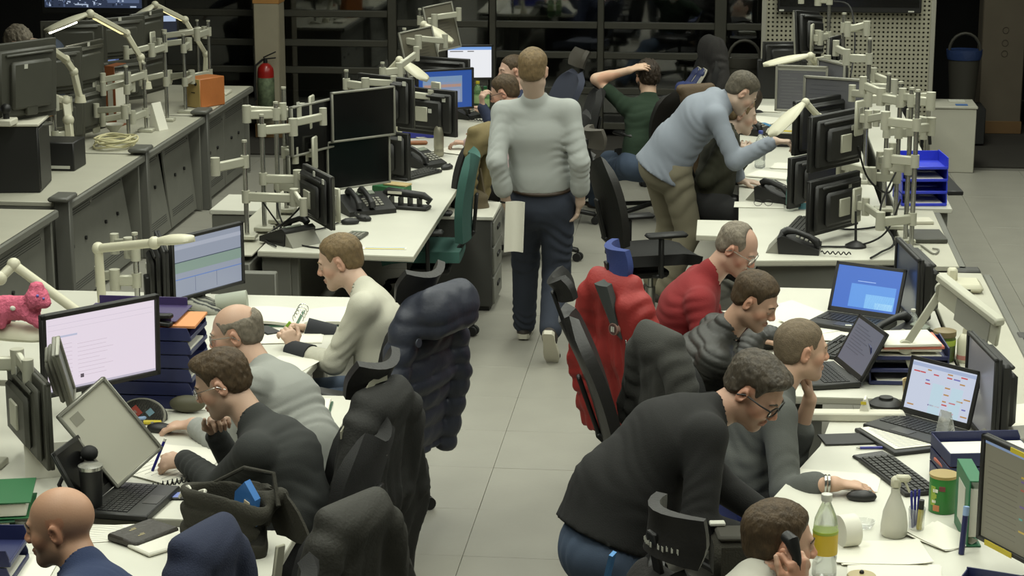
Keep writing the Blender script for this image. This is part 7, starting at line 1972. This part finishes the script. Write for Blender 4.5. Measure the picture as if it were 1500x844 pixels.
person('man in a grey sweater with a bracelet resting his chin on his hand', (0.315, 7.86, 1.123), 18, 4, (0.095, 7.72, 0.587), (0.222, 7.8, 0.957), 8, 8,
       (0.424, 7.264, 0.785), (0.357, 7.95, 0.895), (.25, 7.55, .09), (.25, 7.9, .09), eh_r=(-.1, -.35, -1), eh_l=(.0, .1, -1), kn_r=(.5, 0, 1), kn_l=(.5, 0, 1), bow=(-.10, 0, .06),
       hand_r=dict(d=(1, .1, -.06), n=(0, 0, -1), t=(0, 1, .15), curl=(18, 25, 20)), hand_l=dict(d=(-.1, .05, 1), n=(-.9, .0, -.1), t=(-.3, -.9, .2), curl=(35, 40, 30)),
       hair='short', hair_m=mat('hair_cropped', (104, 90, 70), .7, bump=.4, bscale=200, var=.2, vscale=60), hair_t=.003, top=GREYSW, top_name='sweater', sleeve=(.80, .72), pants=BLACKT, shoe=BLK, skin=(200, 154, 124), build=1.1, hem=.1, wrk=.004)
wx = Vector((0.405, 7.259, 0.786))
br = thing('bracelet', 'shiny metal bracelet on the mouse wrist of the man in grey', 'bracelet', tuple(wx))
for dx in (-.012, .0): MB().tube([(dx, .033 * math.cos(a * .449), .030 * math.sin(a * .449)) for a in range(14)], .005, 6, 0, True).build('link_row', CHROME, br)
BLKSW = mat('black_sweater', (19, 19, 17), .9, bump=.2, bscale=260)
person('man with glasses in a black sweater bending low over the desk', (0.119, 6.7, 1.292), -24, 34, (-0.353, 6.55, 0.828), (-0.034, 6.68, 1.199), 6, 0,
       (0.179, 6.45, 0.843), (0.22, 6.85, 0.769), (-.46, 6.45, .09), (-.50, 6.75, .09), eh_r=(-.5, -.4, -.4), eh_l=(-.4, .5, -.3), kn_r=(1, 0, 0), kn_l=(1, 0, 0), bow=(-.06, 0, .12),
       hand_r=dict(d=(.5, .1, -1), n=(-.3, 0, -1), t=(0, 1, 0), curl=(15, 15, 10)), hand_l=dict(d=(.5, .1, -1), n=(-.3, 0, -1), t=(0, -1, 0), curl=(15, 15, 10)),
       hair='full', hair_m=mat('hair_dark_grey', (66, 58, 46), .62, bump=.5, bscale=140, stretch=(1, 1, .25), var=.35, vscale=45), hair_t=.016, top=BLKSW, top_name='sweater', sleeve=(1, 1), pants=JEANS_B, shoe=SHOE_D, skin=(192, 142, 114), glasses=(BLK, .0026), build=1.12, belly=.03, hem=.01, untuck=.022, stubble=.25, hskin=.004)
PALES = mat('pale_shirt', (170, 168, 156), .9)
person('brown-haired man at the bottom edge with a telephone handset at his ear', (0.188, 5.78, 1.102), 14, 4, (.06, 5.5, .57), (0.107, 5.68, 0.999), 12, 10,
       (0.244, 5.62, 1.016), (.5, 5.9, .78), (.3, 5.35, .09), (.3, 5.65, .09), eh_r=(.1, -.3, -1), eh_l=(0, .5, -1), kn_r=(.5, 0, 1), kn_l=(.5, 0, 1), bow=(-.06, 0, .04),
       hand_r=dict(d=(-.05, .05, 1), n=(-.6, .8, 0), t=(-.8, -.3, .2), curl=(50, 50, 35)), hand_l=rest, hair='short', hair_m=HAIR_BROWN, hair_t=.015, top=PALES, sleeve=(1, 1), pants=BLACKT, shoe=BLK, collar=.02, skin=(200, 152, 122), hskin=.004)
hs_ = thing('telephone_handset', 'black telephone handset held to the ear at the bottom edge', 'telephone', (0.219, 5.64, 1.094))
MB().tube([(-.018, .02, .075), (-.002, -.005, .07), (.012, -.02, .03), (.018, -.02, -.03), (.02, -.0, -.08), (.03, .02, -.09)], [.018, .022, .014, .014, .02, .02], 12).build('handset', BLK, hs_)

# ------------------------------------------------------------------ repeats carry a shared group by kind and by desk row
PLURAL = {'monitor': 'monitors', 'monitor arm': 'monitor arms', 'chair': 'office chairs', 'desk lamp': 'desk lamps', 'keyboard': 'keyboards', 'mouse': 'mice',
          'telephone': 'desk phones', 'letter trays': 'letter trays', 'console': 'console desks', 'bottle': 'bottles', 'jacket': 'jackets on chairs', 'binder': 'binders', 'laptop': 'laptops', 'paper': 'loose papers', 'cable': 'cables'}
def row_of(p):
    if p.x < -3.6: return 'along the left consoles'
    side = 'left' if p.x < -.85 else 'right'
    return 'in the %s %s row' % (side, 'front' if p.y < 10.4 else 'middle')
buckets = {}
for o in list(COL.objects):
    if o.parent is None and 'category' in o and o['category'] in PLURAL: buckets.setdefault((o['category'], row_of(o.location)), []).append(o)
for (cat, row), obs in buckets.items():
    if len(obs) > 1:
        for o in obs: o['group'] = '%s %s' % (PLURAL[cat], row)
